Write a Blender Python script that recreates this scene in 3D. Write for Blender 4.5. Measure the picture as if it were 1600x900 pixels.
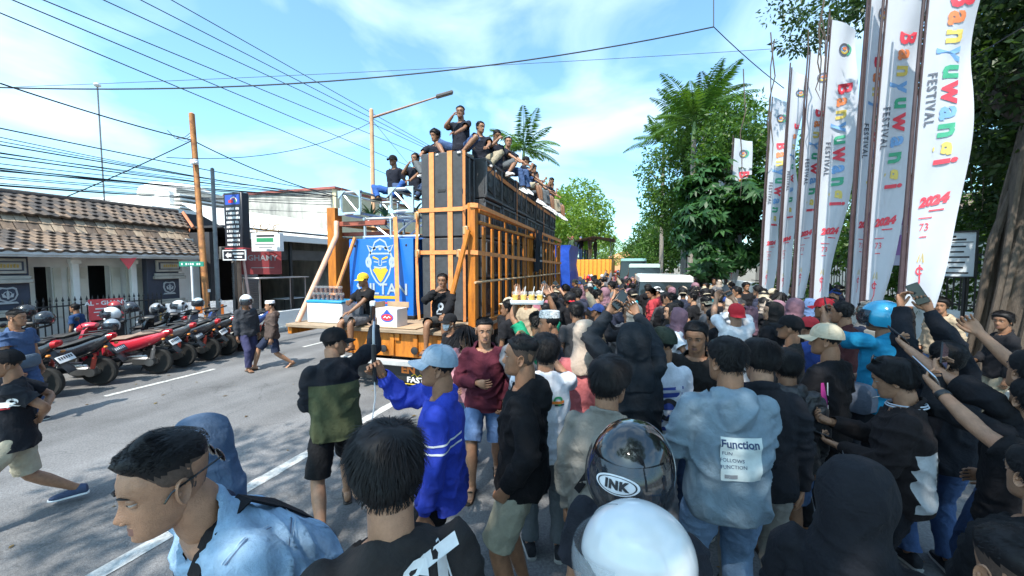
import bpy, bmesh, math, random
import numpy as np
from mathutils import Vector, Matrix, Euler
from mathutils.bvhtree import BVHTree
from math import radians, sin, cos, pi

# ------------------------------------------------------------------ scene, camera, light
for o in list(bpy.data.objects): bpy.data.objects.remove(o)
SC = bpy.context.scene
COL = SC.collection
CAM_H, PITCH, YAW = 2.15, math.atan(35/600), math.atan(185/600)
cam = bpy.data.cameras.new('camera'); cam.lens = 13.5; cam.sensor_width = 36; cam.clip_start = .05; cam.clip_end = 3000
camo = bpy.data.objects.new('camera', cam); COL.objects.link(camo)
camo.location = (0, 0, CAM_H); camo.rotation_euler = (pi/2-PITCH, 0, YAW)
SC.camera = camo
SUN_EL, SUN_AZ = radians(57), radians(187)      # azimuth clockwise from +Y (street direction); sun behind the camera
W = bpy.data.worlds.new('World'); SC.world = W; W.use_nodes = True
wn, wl = W.node_tree.nodes, W.node_tree.links
bg = wn['Background']; bg.inputs[1].default_value = .15
sky = wn.new('ShaderNodeTexSky'); sky.sky_type = 'NISHITA'; sky.sun_disc = False
sky.sun_elevation = SUN_EL; sky.sun_rotation = SUN_AZ
sky.air_density = 1.0; sky.dust_density = 1.6; sky.ozone_density = 1.0
tc = wn.new('ShaderNodeTexCoord'); mp = wn.new('ShaderNodeMapping'); mp.inputs['Scale'].default_value = (1, 1, 2.2)
n1 = wn.new('ShaderNodeTexNoise'); n1.inputs['Scale'].default_value = 2.3; n1.inputs['Detail'].default_value = 7; n1.inputs['Distortion'].default_value = .5
cr = wn.new('ShaderNodeValToRGB'); cr.color_ramp.elements[0].position = .46; cr.color_ramp.elements[1].position = .78
cr.color_ramp.elements[0].color = (.02, .02, .02, 1); cr.color_ramp.elements[1].color = (.60, .60, .60, 1)
mx = wn.new('ShaderNodeMixRGB'); mx.inputs[2].default_value = (5.6, 6.5, 7.0, 1)
tint = wn.new('ShaderNodeMixRGB'); tint.blend_type = 'MULTIPLY'; tint.inputs[0].default_value = 1; tint.inputs[2].default_value = (.70, 1.02, 1.07, 1)
wl.new(tc.outputs['Generated'], mp.inputs[0]); wl.new(mp.outputs[0], n1.inputs[0]); wl.new(n1.outputs[0], cr.inputs[0])
wl.new(sky.outputs[0], tint.inputs[1]); wl.new(cr.outputs[0], mx.inputs[0]); wl.new(tint.outputs[0], mx.inputs[1]); wl.new(mx.outputs[0], bg.inputs[0])
sun = bpy.data.lights.new('sun', 'SUN'); sun.energy = 3.3; sun.angle = radians(.55); sun.color = (1, .94, .84)
suno = bpy.data.objects.new('sun', sun); COL.objects.link(suno)
sd = Vector((sin(SUN_AZ)*cos(SUN_EL), cos(SUN_AZ)*cos(SUN_EL), sin(SUN_EL)))
suno.rotation_euler = sd.to_track_quat('Z', 'Y').to_euler(); suno.location = sd*60
vs = SC.view_settings; vs.view_transform = 'Standard'; vs.look = 'None'; vs.exposure = 1.28; vs.gamma = 1; vs.use_curve_mapping = False
SC.cycles.use_denoising = True
SC.cycles.max_bounces = 6; SC.cycles.transparent_max_bounces = 10; SC.cycles.caustics_reflective = False; SC.cycles.caustics_refractive = False

def ray(x, y):
    """direction (per metre of depth) of the photograph's point x, y"""
    r, u = (x-800)/600, (450-y)/600
    f = cos(PITCH)+u*sin(PITCH); z = u*cos(PITCH)-sin(PITCH)
    return Vector((r*cos(YAW)-f*sin(YAW), r*sin(YAW)+f*cos(YAW), z))
def at(x, y, t): return Vector((0, 0, CAM_H))+ray(x, y)*t
def at_x(x, y, X): d = ray(x, y); return Vector((0, 0, CAM_H))+d*(X/d.x)
def at_y(x, y, Y): d = ray(x, y); return Vector((0, 0, CAM_H))+d*(Y/d.y)
def at_z(x, y, z): d = ray(x, y); return Vector((0, 0, CAM_H))+d*((z-CAM_H)/d.z)

# ------------------------------------------------------------------ materials
MATS = {}
def _p(nt, bsdf, **k):
    for n, v in k.items():
        if n in bsdf.inputs: bsdf.inputs[n].default_value = v
def mat(name, col=(.5, .5, .5), rough=.6, metal=0, var=.12, vs=6., vs2=0, dark=None, bump=0, bs=60., fold=0, fs=9., coat=0, spec=.5, alpha=1, trans=0, emit=0, sheen=0, stretch=None):
    """Principled with two octaves of colour variation, fine bump and cloth-like folds"""
    if name in MATS: return MATS[name]
    m = bpy.data.materials.new(name); m.use_nodes = True; MATS[name] = m
    nt = m.node_tree; N, L = nt.nodes, nt.links; b = N['Principled BSDF']
    c4 = (*col, 1)
    _p(nt, b, **{'Base Color': c4, 'Roughness': rough, 'Metallic': metal, 'Coat Weight': coat, 'Coat Roughness': .08, 'Specular IOR Level': spec, 'Alpha': alpha, 'Transmission Weight': trans, 'Sheen Weight': sheen})
    if emit: _p(nt, b, **{'Emission Color': c4, 'Emission Strength': emit})
    tcn = N.new('ShaderNodeTexCoord'); src = tcn.outputs['Object']
    if stretch:
        mpn = N.new('ShaderNodeMapping'); mpn.inputs['Scale'].default_value = stretch; L.new(src, mpn.inputs[0]); src = mpn.outputs[0]
    if var:
        n = N.new('ShaderNodeTexNoise'); n.inputs['Scale'].default_value = vs; n.inputs['Detail'].default_value = 6; n.inputs['Roughness'].default_value = .65; L.new(src, n.inputs[0])
        r = N.new('ShaderNodeMapRange'); r.inputs[1].default_value = .28; r.inputs[2].default_value = .72; r.inputs[3].default_value = 0; r.inputs[4].default_value = 1; L.new(n.outputs[0], r.inputs[0])
        mxn = N.new('ShaderNodeMix'); mxn.data_type = 'RGBA'
        d = dark if dark else tuple(x*(1-var) for x in col)
        mxn.inputs[6].default_value = (*d, 1); mxn.inputs[7].default_value = (*[min(1, x*(1+var)) for x in col], 1)
        L.new(r.outputs[0], mxn.inputs[0]); L.new(mxn.outputs[2], b.inputs['Base Color'])
    last = None
    if fold:
        n = N.new('ShaderNodeTexNoise'); n.inputs['Scale'].default_value = fs; n.inputs['Detail'].default_value = 3; n.inputs['Distortion'].default_value = 1.2; L.new(src, n.inputs[0])
        bb = N.new('ShaderNodeBump'); bb.inputs['Strength'].default_value = fold; bb.inputs['Distance'].default_value = .03; L.new(n.outputs[0], bb.inputs['Height']); last = bb
    if fold:
        n = N.new('ShaderNodeTexNoise'); n.inputs['Scale'].default_value = fs*3.3; n.inputs['Detail'].default_value = 4; n.inputs['Distortion'].default_value = 1.8; L.new(src, n.inputs[0])
        bb = N.new('ShaderNodeBump'); bb.inputs['Strength'].default_value = fold*.7; bb.inputs['Distance'].default_value = .012; L.new(n.outputs[0], bb.inputs['Height']); L.new(last.outputs[0], bb.inputs['Normal']); last = bb
    if bump:
        n = N.new('ShaderNodeTexNoise'); n.inputs['Scale'].default_value = bs; n.inputs['Detail'].default_value = 4; L.new(src, n.inputs[0])
        bb = N.new('ShaderNodeBump'); bb.inputs['Strength'].default_value = bump; bb.inputs['Distance'].default_value = .01; L.new(n.outputs[0], bb.inputs['Height'])
        if last: L.new(last.outputs[0], bb.inputs['Normal'])
        last = bb
    if last: L.new(last.outputs[0], b.inputs['Normal'])
    return m
def cloth(col, rough=.85, **k):
    n = 'cloth_%d_%d_%d' % tuple(int(c*255) for c in col)
    return mat(n, col, rough, var=.14, vs=14, bump=.2, bs=420, fold=.42, fs=9, spec=.12, sheen=.015, **k)
def denim(col):
    n = 'denim_%d_%d_%d' % tuple(int(c*255) for c in col)
    return mat(n, col, .85, var=.3, vs=9, bump=.45, bs=600, fold=.5, fs=11, spec=.2)
SKINS = [mat('skin_%d' % i, c, .43, var=.22, vs=24, bump=.3, bs=300, spec=.4) for i, c in enumerate([(.36, .19, .115), (.30, .15, .085), (.23, .115, .065), (.43, .24, .15)])]
HAIR = mat('hair_black', (.010, .009, .010), .54, var=.4, vs=60, spec=.22)
HAIRB = mat('hair_brown', (.06, .035, .02), .42, var=.4, vs=60)
LIP = mat('lips', (.19, .09, .07), .4, var=.05)
EYEW = mat('eye_white', (.40, .36, .33), .2, var=0)
EYED = mat('eye_dark', (.015, .01, .008), .12, var=0)
def metal(name, col, rough=.35, **k): return mat(name, col, rough, metal=1, **{**dict(var=.15, vs=8), **k})
BLACKP = mat('black_plastic', (.018, .018, .02), .42, var=.2, vs=20, bump=.05, bs=300)
RUBBER = mat('rubber', (.016, .016, .016), .8, var=.25, vs=15)
CHROME = metal('chrome', (.62, .63, .65), .16)
WHITEP = mat('white_plastic', (.72, .72, .72), .4, var=.06)
WHITEC = cloth((.72, .73, .76)); BLACKC = cloth((.012, .012, .014))
def pr(name, col, rough=.6): return mat('print_'+name, col, rough, var=.08, vs=40)
PW, PR, PB, PY, PG, PK = pr('white', (.75, .75, .75)), pr('red', (.6, .03, .04)), pr('blue', (.03, .09, .45)), pr('yellow', (.75, .5, .04)), pr('green', (.03, .28, .12)), pr('black', (.02, .02, .025))
PO, PC, PGY = pr('orange', (.75, .2, .03)), pr('cyan', (.1, .4, .75)), pr('grey', (.25, .26, .28))

# ------------------------------------------------------------------ objects
def link(o, parent=None):
    COL.objects.link(o)
    if parent is not None: o.parent = parent
    return o
def tag(o, label=None, cat=None, group=None, kind=None):
    if label: o['label'] = label
    if cat: o['category'] = cat
    if group: o['group'] = group
    if kind: o['kind'] = kind
    return o
def empty(name, loc=(0, 0, 0), rz=0, label=None, cat=None, group=None, scale=1):
    o = bpy.data.objects.new(name, None); o.empty_display_size = .1; o.location = loc; o.rotation_euler = (0, 0, rz); o.scale = (scale,)*3
    COL.objects.link(o); return tag(o, label, cat, group)
def copy_tree(o, parent=None, mats=None):
    c = o.copy(); COL.objects.link(c); c.parent = parent
    for ch in o.children: copy_tree(ch, c)
    return c
def frame(d, up=(0, 0, 1)):
    """matrix whose Z column is d, Y column as near to up as possible"""
    z = Vector(d).normalized(); u = Vector(up)
    x = u.cross(z)
    if x.length < 1e-4: x = Vector((1, 0, 0)).cross(z) if abs(z.x) < .9 else Vector((0, 1, 0)).cross(z)
    x.normalize(); y = z.cross(x)
    return Matrix((x, y, z)).transposed()
def place(M, loc):
    return Matrix.Translation(loc) @ (M.to_4x4() if len(M.row) == 3 else M)

class MB:
    """collects shapes and links them as one mesh object"""
    def __init__(s): s.v, s.f, s.m, s.n = [], [], [], 0
    def add(s, V, F, mi=0, M=None):
        V = np.asarray(V, float).reshape(-1, 3)
        if M is not None:
            A = np.array(M); V = V @ A[:3, :3].T + (A[:3, 3] if A.shape[0] == 4 else 0)
        n = s.n; s.v.append(V); s.n += len(V)
        s.f += [tuple(i+n for i in q) for q in F]; s.m += [mi]*len(F)
        return s
    def box(s, c, d, mi=0, b=0, M=None):
        x, y, z = [k/2 for k in d]; cx, cy, cz = c
        if not b:
            V = [(cx+i*x, cy+j*y, cz+k*z) for i in (-1, 1) for j in (-1, 1) for k in (-1, 1)]
            return s.add(V, [(0, 1, 3, 2), (4, 6, 7, 5), (0, 4, 5, 1), (2, 3, 7, 6), (0, 2, 6, 4), (1, 5, 7, 3)], mi, M)
        b = min(b, x*.9, y*.9, z*.9); V = []; idx = {}
        for i in (-1, 1):
            for j in (-1, 1):
                for k in (-1, 1):
                    for a in range(3):
                        q = [i*(x-(a != 0)*b), j*(y-(a != 1)*b), k*(z-(a != 2)*b)]
                        idx[i, j, k, a] = len(V); V.append((cx+q[0], cy+q[1], cz+q[2]))
        F = []
        for a in range(3):
            u, w = (a+1) % 3, (a+2) % 3
            for sg in (-1, 1):
                q = []
                for (p, r) in ((-1, -1), (1, -1), (1, 1), (-1, 1)):
                    t = [0]*3; t[a] = sg; t[u] = p; t[w] = r; q.append(idx[(*t, a)])
                F.append(tuple(q if sg > 0 else q[::-1]))
        for a in range(3):          # edges along axis a between the two other axes
            u, w = (a+1) % 3, (a+2) % 3
            for p in (-1, 1):
                for r in (-1, 1):
                    t0 = [0]*3; t0[a] = -1; t0[u] = p; t0[w] = r; t1 = list(t0); t1[a] = 1
                    q = [idx[(*t0, u)], idx[(*t1, u)], idx[(*t1, w)], idx[(*t0, w)]]
                    F.append(tuple(q if p*r < 0 else q[::-1]))
        for i in (-1, 1):
            for j in (-1, 1):
                for k in (-1, 1):
                    q = [idx[i, j, k, a] for a in range(3)]; F.append(tuple(q if i*j*k > 0 else q[::-1]))
        return s.add(V, F, mi, M)
    def loft(s, rings, mi=0, cap=True, M=None, closed=True):
        n = len(rings[0]); V = np.concatenate([np.asarray(r, float) for r in rings]); F = []
        for i in range(len(rings)-1):
            for j in range(n if closed else n-1):
                k = (j+1) % n; F.append((i*n+j, i*n+k, (i+1)*n+k, (i+1)*n+j))
        if cap and closed:
            F.append(tuple(range(n))[::-1]); F.append(tuple((len(rings)-1)*n+j for j in range(n)))
        return s.add(V, F, mi, M)
    def tube(s, P, R, n=8, mi=0, cap=True, flat=1., up=None, M=None, rnd=0):
        P = [Vector(p) for p in P]
        if isinstance(R, (int, float)): R = [R]*len(P)
        R = list(R)
        if rnd:       # rounded ends
            a, b = (P[0]-P[1]).normalized(), (P[-1]-P[-2]).normalized()
            P = [P[0]+a*R[0]*.9*rnd, P[0]+a*R[0]*.6*rnd]+P+[P[-1]+b*R[-1]*.6*rnd, P[-1]+b*R[-1]*.9*rnd]
            R = [R[0]*.35, R[0]*.78]+R+[R[-1]*.78, R[-1]*.35]
        T = []
        for i in range(len(P)):
            d = P[min(i+1, len(P)-1)]-P[max(i-1, 0)]
            T.append(d.normalized() if d.length > 1e-9 else Vector((0, 0, 1)))
        u = Vector(up) if up else (Vector((0, 0, 1)) if abs(T[0].z) < .9 else Vector((0, 1, 0)))
        x = u.cross(T[0]); x = x.normalized() if x.length > 1e-6 else Vector((1, 0, 0))
        rings = []
        A = np.linspace(0, 2*pi, n, endpoint=False); ca, sa = np.cos(A)[:, None], np.sin(A)[:, None]
        for p, t, r in zip(P, T, R):
            x = (x-t*x.dot(t)); x = x.normalized() if x.length > 1e-6 else frame(t).col[0]; y = t.cross(x)
            rings.append(np.array(p)+ca*r*np.array(x)+sa*r*flat*np.array(y))
        return s.loft(rings, mi, cap, M)
    def sphere(s, c, r, nu=12, nv=8, mi=0, M=None, z0=-1., z1=1.):
        if isinstance(r, (int, float)): r = (r,)*3
        A = np.linspace(0, 2*pi, nu, endpoint=False); B = np.linspace(math.asin(z0)+.02, math.asin(z1)-.02, nv+1)
        rings = [np.stack([c[0]+r[0]*np.cos(A)*cos(b), c[1]+r[1]*np.sin(A)*cos(b), np.full(nu, c[2]+r[2]*sin(b))], 1) for b in B]
        return s.loft(rings, mi, True, M)
    def lathe(s, prof, n=16, mi=0, M=None, cap=True, a0=0, a1=2*pi):
        full = abs(a1-a0-2*pi) < 1e-6
        A = np.linspace(a0, a1, n, endpoint=not full)
        rings = [np.stack([np.cos(A)*r, np.sin(A)*r, np.full(n, z)], 1) for r, z in prof]
        return s.loft(rings, mi, cap, M, full)
    def prism(s, poly, z0, z1, mi=0, M=None):
        n = len(poly); V = [(x, y, z0) for x, y in poly]+[(x, y, z1) for x, y in poly]
        ar = sum(poly[i][0]*poly[(i+1) % n][1]-poly[(i+1) % n][0]*poly[i][1] for i in range(n))
        F = [tuple(range(n))[::-1], tuple(range(n, 2*n))]+[(i, (i+1) % n, n+(i+1) % n, n+i) for i in range(n)]
        if ar < 0: F = [f[::-1] for f in F]
        return s.add(V, F, mi, M)
    def quad(s, a, b, c, d, mi=0): return s.add([a, b, c, d], [(0, 1, 2, 3)], mi)
    def mesh(s, name='mesh', mats=(), smooth=True, ang=40):
        me = bpy.data.meshes.new(name)
        V = np.concatenate(s.v) if s.v else np.zeros((0, 3))
        me.from_pydata(V.tolist(), [], s.f)
        for m in (mats if isinstance(mats, (list, tuple)) else [mats]): me.materials.append(m)
        if any(s.m): me.polygons.foreach_set('material_index', s.m)
        if smooth:
            me.polygons.foreach_set('use_smooth', [True]*len(s.f)); me.set_sharp_from_angle(angle=radians(ang))
        me.update(); return me
    def build(s, name, mats, parent=None, smooth=True, ang=40, **t):
        o = bpy.data.objects.new(name, s.mesh(name, mats, smooth, ang)); link(o, parent); return tag(o, **t)

def fast_mesh(name, V, F, mats, smooth=False, attr=None, mi=None):
    """numpy arrays (faces all of one size) to a mesh"""
    V = np.asarray(V, np.float32); F = np.asarray(F, np.int32); k = F.shape[1]
    me = bpy.data.meshes.new(name); me.vertices.add(len(V)); me.vertices.foreach_set('co', V.ravel())
    me.loops.add(F.size); me.loops.foreach_set('vertex_index', F.ravel())
    me.polygons.add(len(F)); me.polygons.foreach_set('loop_start', np.arange(0, F.size, k, dtype=np.int32))
    if smooth: me.polygons.foreach_set('use_smooth', np.ones(len(F), bool))
    for m in (mats if isinstance(mats, (list, tuple)) else [mats]): me.materials.append(m)
    if mi is not None: me.polygons.foreach_set('material_index', np.asarray(mi, np.int32))
    if attr is not None:
        a = me.attributes.new('rnd', 'FLOAT', 'FACE'); a.data.foreach_set('value', np.asarray(attr, np.float32))
    me.update(calc_edges=True); me.validate(); return me

def text_mesh(txt, size=1, bold=0, width=1., shear=0, align='CENTER', space=1., font=None):
    """flat lettering in x, y centred on the origin: vertices and faces"""
    c = bpy.data.curves.new('t', 'FONT'); c.body = txt; c.size = size; c.align_x = align; c.align_y = 'CENTER'; c.resolution_u = 2
    c.offset = bold; c.shear = shear; c.space_character = space
    o = bpy.data.objects.new('t', c); me = bpy.data.meshes.new_from_object(o)
    V = [(v.co.x*width, v.co.y, 0) for v in me.vertices]; F = [tuple(p.vertices) for p in me.polygons]
    bpy.data.objects.remove(o); bpy.data.curves.remove(c); bpy.data.meshes.remove(me)
    return V, F
def lettering(mb, txt, size, M, mi=0, **k):
    V, F = text_mesh(txt, size, **k)
    return mb.add(V, F, mi, M)

# value noise on numpy points
def _h(i, j, k, seed):
    n = (i*374761393+j*668265263+k*2147483647+seed*974711) & 0xffffffff
    n = ((n ^ (n >> 13))*1274126177) & 0xffffffff
    return ((n ^ (n >> 16)) & 0xffff)/65535.
def vnoise(P, seed=0):
    P = np.asarray(P, float); I = np.floor(P).astype(np.int64); f = P-I; f = f*f*(3-2*f); r = 0
    for a in (0, 1):
        for b in (0, 1):
            for c in (0, 1):
                w = (f[:, 0] if a else 1-f[:, 0])*(f[:, 1] if b else 1-f[:, 1])*(f[:, 2] if c else 1-f[:, 2])
                r = r+w*_h(I[:, 0]+a, I[:, 1]+b, I[:, 2]+c, seed)
    return r*2-1
# ------------------------------------------------------------------ people
def rot(yaw=0, pitch=0, roll=0):
    """degrees: yaw to the left, pitch forward/down, roll to the right, for a body facing +Y"""
    return Matrix.Rotation(radians(yaw), 3, 'Z') @ Matrix.Rotation(-radians(pitch), 3, 'X') @ Matrix.Rotation(radians(roll), 3, 'Y')
def ik(a, c, l1, l2, pole):
    a, c = Vector(a), Vector(c); d = c-a; L = min(d.length, (l1+l2)*.995); L = max(L, abs(l1-l2)*1.05+1e-3); u = d.normalized(); c = a+u*L
    x = (l1*l1-l2*l2+L*L)/(2*L); h = math.sqrt(max(l1*l1-x*x, 0))
    p = Vector(pole); p = p-u*p.dot(u); p = p.normalized() if p.length > 1e-5 else frame(u).col[0]
    return a+u*x+p*h, c
ZP = np.array([-.118, -.110, -.092, -.070, -.050, -.030, -.005, .015, .040, .065, .085, .102, .112, .115])
YF = np.array([.066, .083, .087, .086, .085, .085, .082, .089, .089, .079, .060, .030, .006, 0])
YB = np.array([.012, -.008, -.035, -.058, -.068, -.076, -.086, -.092, -.097, -.094, -.082, -.056, -.022, -.01])
WX = np.array([.018, .036, .049, .057, .062, .067, .072, .075, .078, .076, .067, .047, .02, .004])
HLA = np.radians([0, 25, 48, 62, 78, 95, 110, 140, 180]); HLZ = np.array([.070, .068, .058, .030, -.004, -.002, -.045, -.072, -.082])
def head_rings(nz, na, off=0):
    zs = np.interp(np.linspace(0, 1, nz), np.linspace(0, 1, 41), np.interp(np.linspace(0, 1, 41)**.94, [0, .82, 1], [-.118, .095, .1148]))
    s = np.linspace(0, 2*pi, na, endpoint=False); a = s-.5*np.sin(s)
    rings = []
    for z in zs:
        yf, yb, w = np.interp(z, ZP, YF), np.interp(z, ZP, YB), np.interp(z, ZP, WX)
        sa, ca = np.sin(a), np.cos(a)
        e = 2/2.25
        x = w*np.sign(sa)*np.abs(sa)**e; y = (yf+yb)/2+(yf-yb)/2*np.sign(ca)*np.abs(ca)**e
        fr = np.clip(ca*1.6, 0, 1)
        amp = np.interp(z, [-.060, -.055, -.047, -.038, -.02, 0, .013, .02], [0, .007, .022, .0245, .015, .008, .003, 0]); sg = np.interp(z, [-.06, -.045, -.02, .01], [.016, .0155, .0105, .009])
        y = y+fr*amp*np.exp(-(x/sg)**2)
        y = y-fr*.010*np.exp(-((np.abs(x)-.031)/.014)**2-((z-.001)/.011)**2)+fr*.004*np.exp(-((np.abs(x)-.03)/.02)**2-((z-.020)/.006)**2)
        y = y+fr*.0065*np.exp(-(x/.021)**2)*(np.exp(-((z+.0705)/.0042)**2)+np.exp(-((z+.0825)/.005)**2))-fr*.003*np.exp(-(x/.02)**2-((z+.0765)/.002)**2)
        y = y+fr*.005*np.exp(-(x/.02)**2-((z+.106)/.009)**2)
        rings.append(np.stack([x, y, np.full(na, z)], 1))
    return rings
def add_head(mb, M, lod):
    """materials: 0 skin, 1 lips, 2 eye white, 3 eye dark, 4 brows"""
    nz, na = ((46, 48), (24, 26), (12, 14))[lod]
    rings = head_rings(nz, na)
    mb.loft(rings, 0, True, M)
    if lod < 2:
        k = len(mb.m)-(nz-1)*na-2
        for i in range(nz-1):
            for j in range(na):
                c = (rings[i][j]+rings[i+1][(j+1) % na])/2
                if c[1] > .06 and abs(c[2]+.0765) < .0105 and abs(c[0]) < .0235-.5*abs(c[2]+.0765): mb.m[k+i*na+j] = 1
    for s in (-1, 1):
        E = Matrix.Translation((s*.0735, -.010, -.012)) @ Matrix.Rotation(s*-.45, 4, 'Z') @ Matrix.Rotation(.18, 4, 'X')
        if lod == 0:
            A = np.linspace(0, 2*pi, 20, endpoint=False)
            prof = [(.55, -.001), (.98, .001), (1.04, .007), (.94, .0105), (.78, .0085), (.60, .004), (.3, .0015)]
            rr = [np.stack([np.full(20, s*h), .0185*r*np.cos(A)*(1-.16*np.sin(A)*-1), .033*r*np.sin(A)*(1.0)], 1) for r, h in prof]
            mb.loft(rr, 0, True, M @ E)
            mb.sphere((s*.004, .009, -.004), (.005, .006, .009), 8, 6, 0, M @ E)
        else: mb.sphere((0, 0, 0), (.010, .018, .032), 8 if lod == 1 else 5, 6 if lod == 1 else 4, 0, M @ E)
        if lod < 2:
            n = 12 if lod == 0 else 8
            mb.sphere((s*.031, .0705, .0005), .0122, n, n//2+2, 2, M)
            mb.sphere((s*.0305, .0772, -.0003), .0066, 8, 6, 3, M)
            mb.sphere((s*.0312, .0700, .0062), (.0148, .0140, .0112), n, n//2+2, 0, M)
            mb.sphere((s*.0312, .0692, -.0076), (.014, .0125, .0062), n, n//2, 0, M)
            mb.tube([(s*.013, .0915, .0185), (s*.026, .0925, .0232), (s*.038, .087, .0225), (s*.048, .077, .0175)], [.0028, .0036, .003, .0012], 6, 4, True, .8, M=M)
            mb.sphere((s*.0085, .0925, -.0475), (.0065, .009, .0062), 8, 6, 0, M)
# hand: at wrist w, along d, palm normal n; side +1 right
def add_hand(mb, w, d, n, side, curl=(.35, .45, .35), thumb=.5, lod=0, spread=.06):
    d = Vector(d).normalized(); n = Vector(n); n = (n-d*n.dot(d)).normalized(); t = d.cross(n)*(-side)   # t points to the thumb side
    w = Vector(w)
    def sec(k, a, b, m=10):
        A = np.linspace(0, 2*pi, m, endpoint=False); c, s_ = np.cos(A), np.sin(A)
        c = np.sign(c)*np.abs(c)**.7; s_ = np.sign(s_)*np.abs(s_)**.8
        return np.array(w+d*k)+c[:, None]*a*np.array(t)+s_[:, None]*b*np.array(n)
    mb.loft([sec(-.03, .026, .021), sec(.0, .027, .019), sec(.028, .036, .0175), sec(.06, .0415, .015), sec(.083, .041, .012), sec(.09, .036, .007)], 0)
    nn = (7, 5, 4)[lod]
    for k, (off, L) in enumerate(((.031, .072), (.0105, .080), (-.0105, .074), (-.030, .058))):
        p = w+d*(.084-abs(off)*.12)+t*off; dd = (d+t*(off*spread*22)).normalized(); r = .0088-.0007*k
        P, Rr = [p-dd*.012], [r]; ang = 0
        for j, f in enumerate((.45, .31, .24)):
            ang = curl[j]+(.06*k if j == 0 else 0)
            ax = dd.cross(n).normalized(); dd = (Matrix.Rotation(ang, 3, ax) @ dd); 
            n2 = n
            P.append(P[-1]+dd*(L*f+(.012 if j == 0 else 0))); Rr.append(r*(.93, .86, .74)[j])
        mb.tube(P, Rr, nn, 0, True, rnd=1 if lod == 0 else .6)
    p = w+d*.018+t*.026; dd = (d*.75+t*.8+n*.35).normalized(); P = [p-dd*.01]; Rr = [.0125]
    for L, r, a in ((.036, .0115, thumb*.25), (.03, .010, thumb*.55), (.024, .0078, thumb*.5)):
        tgt = (d*.9-t*.25+n*.5).normalized(); dd = (dd*(1-a)+tgt*a).normalized(); P.append(P[-1]+dd*L); Rr.append(r)
    mb.tube(P, Rr, nn, 0, True, rnd=1 if lod == 0 else .6)

ARMS = {  # wrist target (right side, x mirrored for the left), elbow pole, palm normal, finger curl
    'down': ((.235, .05, .80), (.35, -1, -.1), (-1, .15, 0), (.25, .4, .3)),
    'swing_f': ((.22, .24, .86), (.3, -1, -.2), (-1, 0, 0), (.4, .6, .4)),
    'swing_b': ((.25, -.20, .84), (.3, -1, 0), (-1, .2, 0), (.4, .6, .4)),
    'phone_high': ((.10, .40, 1.72), (.7, -.2, -1), (-.55, -.8, .2), (.55, .9, .6)),
    'phone_up': ((.14, .25, 1.90), (.9, .4, -.5), (-.55, -.8, .2), (.55, .9, .6)),
    'phone_face': ((.07, .36, 1.46), (.7, -.2, -1), (-.55, -.8, .2), (.55, .9, .6)),
    'phone_low': ((.09, .34, 1.14), (.6, -.6, -1), (-.4, -.6, .9), (.6, .9, .6)),
    'front': ((.03, .24, 1.0), (.7, -.5, -.6), (-.8, -.5, 0), (.5, .7, .5)),
    'belly': ((.05, .20, 1.10), (.9, -.5, -.6), (-.5, -.9, 0), (.5, .7, .5)),
    'pocket': ((.20, .07, .87), (.6, -1, .1), (-1, .1, 0), (.5, .7, .5)),
    'mouth': ((.06, .17, 1.38), (.9, .2, -.8), (-.4, -.9, .3), (.8, 1.0, .6)),
    'back': ((.04, -.16, .98), (.9, -.6, 0), (0, 1, 0), (.5, .7, .5)),
    'tray_up': ((.17, .12, 1.88), (.9, .3, -.4), (0, -.3, 1), (.25, .3, .2)),
    'knee': ((.14, .42, .60), (.7, -.4, .2), (0, 0, -1), (.35, .4, .3)),
    'prop': ((.27, -.16, .42), (.5, -1, .2), (0, 0, -1), (.1, .1, .1)),
}
LEGS = {  # ankle targets right, left, pelvis height
    'stand': ((.11, .0, .085), (-.11, .03, .085), .90),
    'wide': ((.17, .08, .085), (-.16, -.06, .085), .875),
    'stride': ((.10, .36, .085), (-.10, -.36, .12), .83),
    'stride2': ((.11, -.34, .13), (-.10, .32, .085), .84),
    'step': ((.11, .20, .085), (-.11, -.18, .10), .88),
    'sit': ((.14, .44, .085), (-.13, .42, .085), .47),
    'dangle': ((.14, .50, .02), (-.13, .47, .04), .47),
    'cross': ((.20, .30, .30), (-.20, .26, .30), .34),
    'hugged': ((.12, .40, .09), (-.12, .38, .09), .12),
}
GARM = []
def garment(name, mb, m, parent, vox, cuts=(), amp=.006, seed=0, smooth=5, fs=9.):
    me = mb.mesh(name, m if isinstance(m, (list, tuple)) else [m], False)
    o = bpy.data.objects.new(name, me); link(o, parent)
    r = o.modifiers.new('r', 'REMESH'); r.mode = 'VOXEL'; r.voxel_size = vox
    s = o.modifiers.new('s', 'SMOOTH'); s.factor = .5; s.iterations = smooth
    GARM.append((o, cuts, amp, seed, fs)); return o
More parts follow.
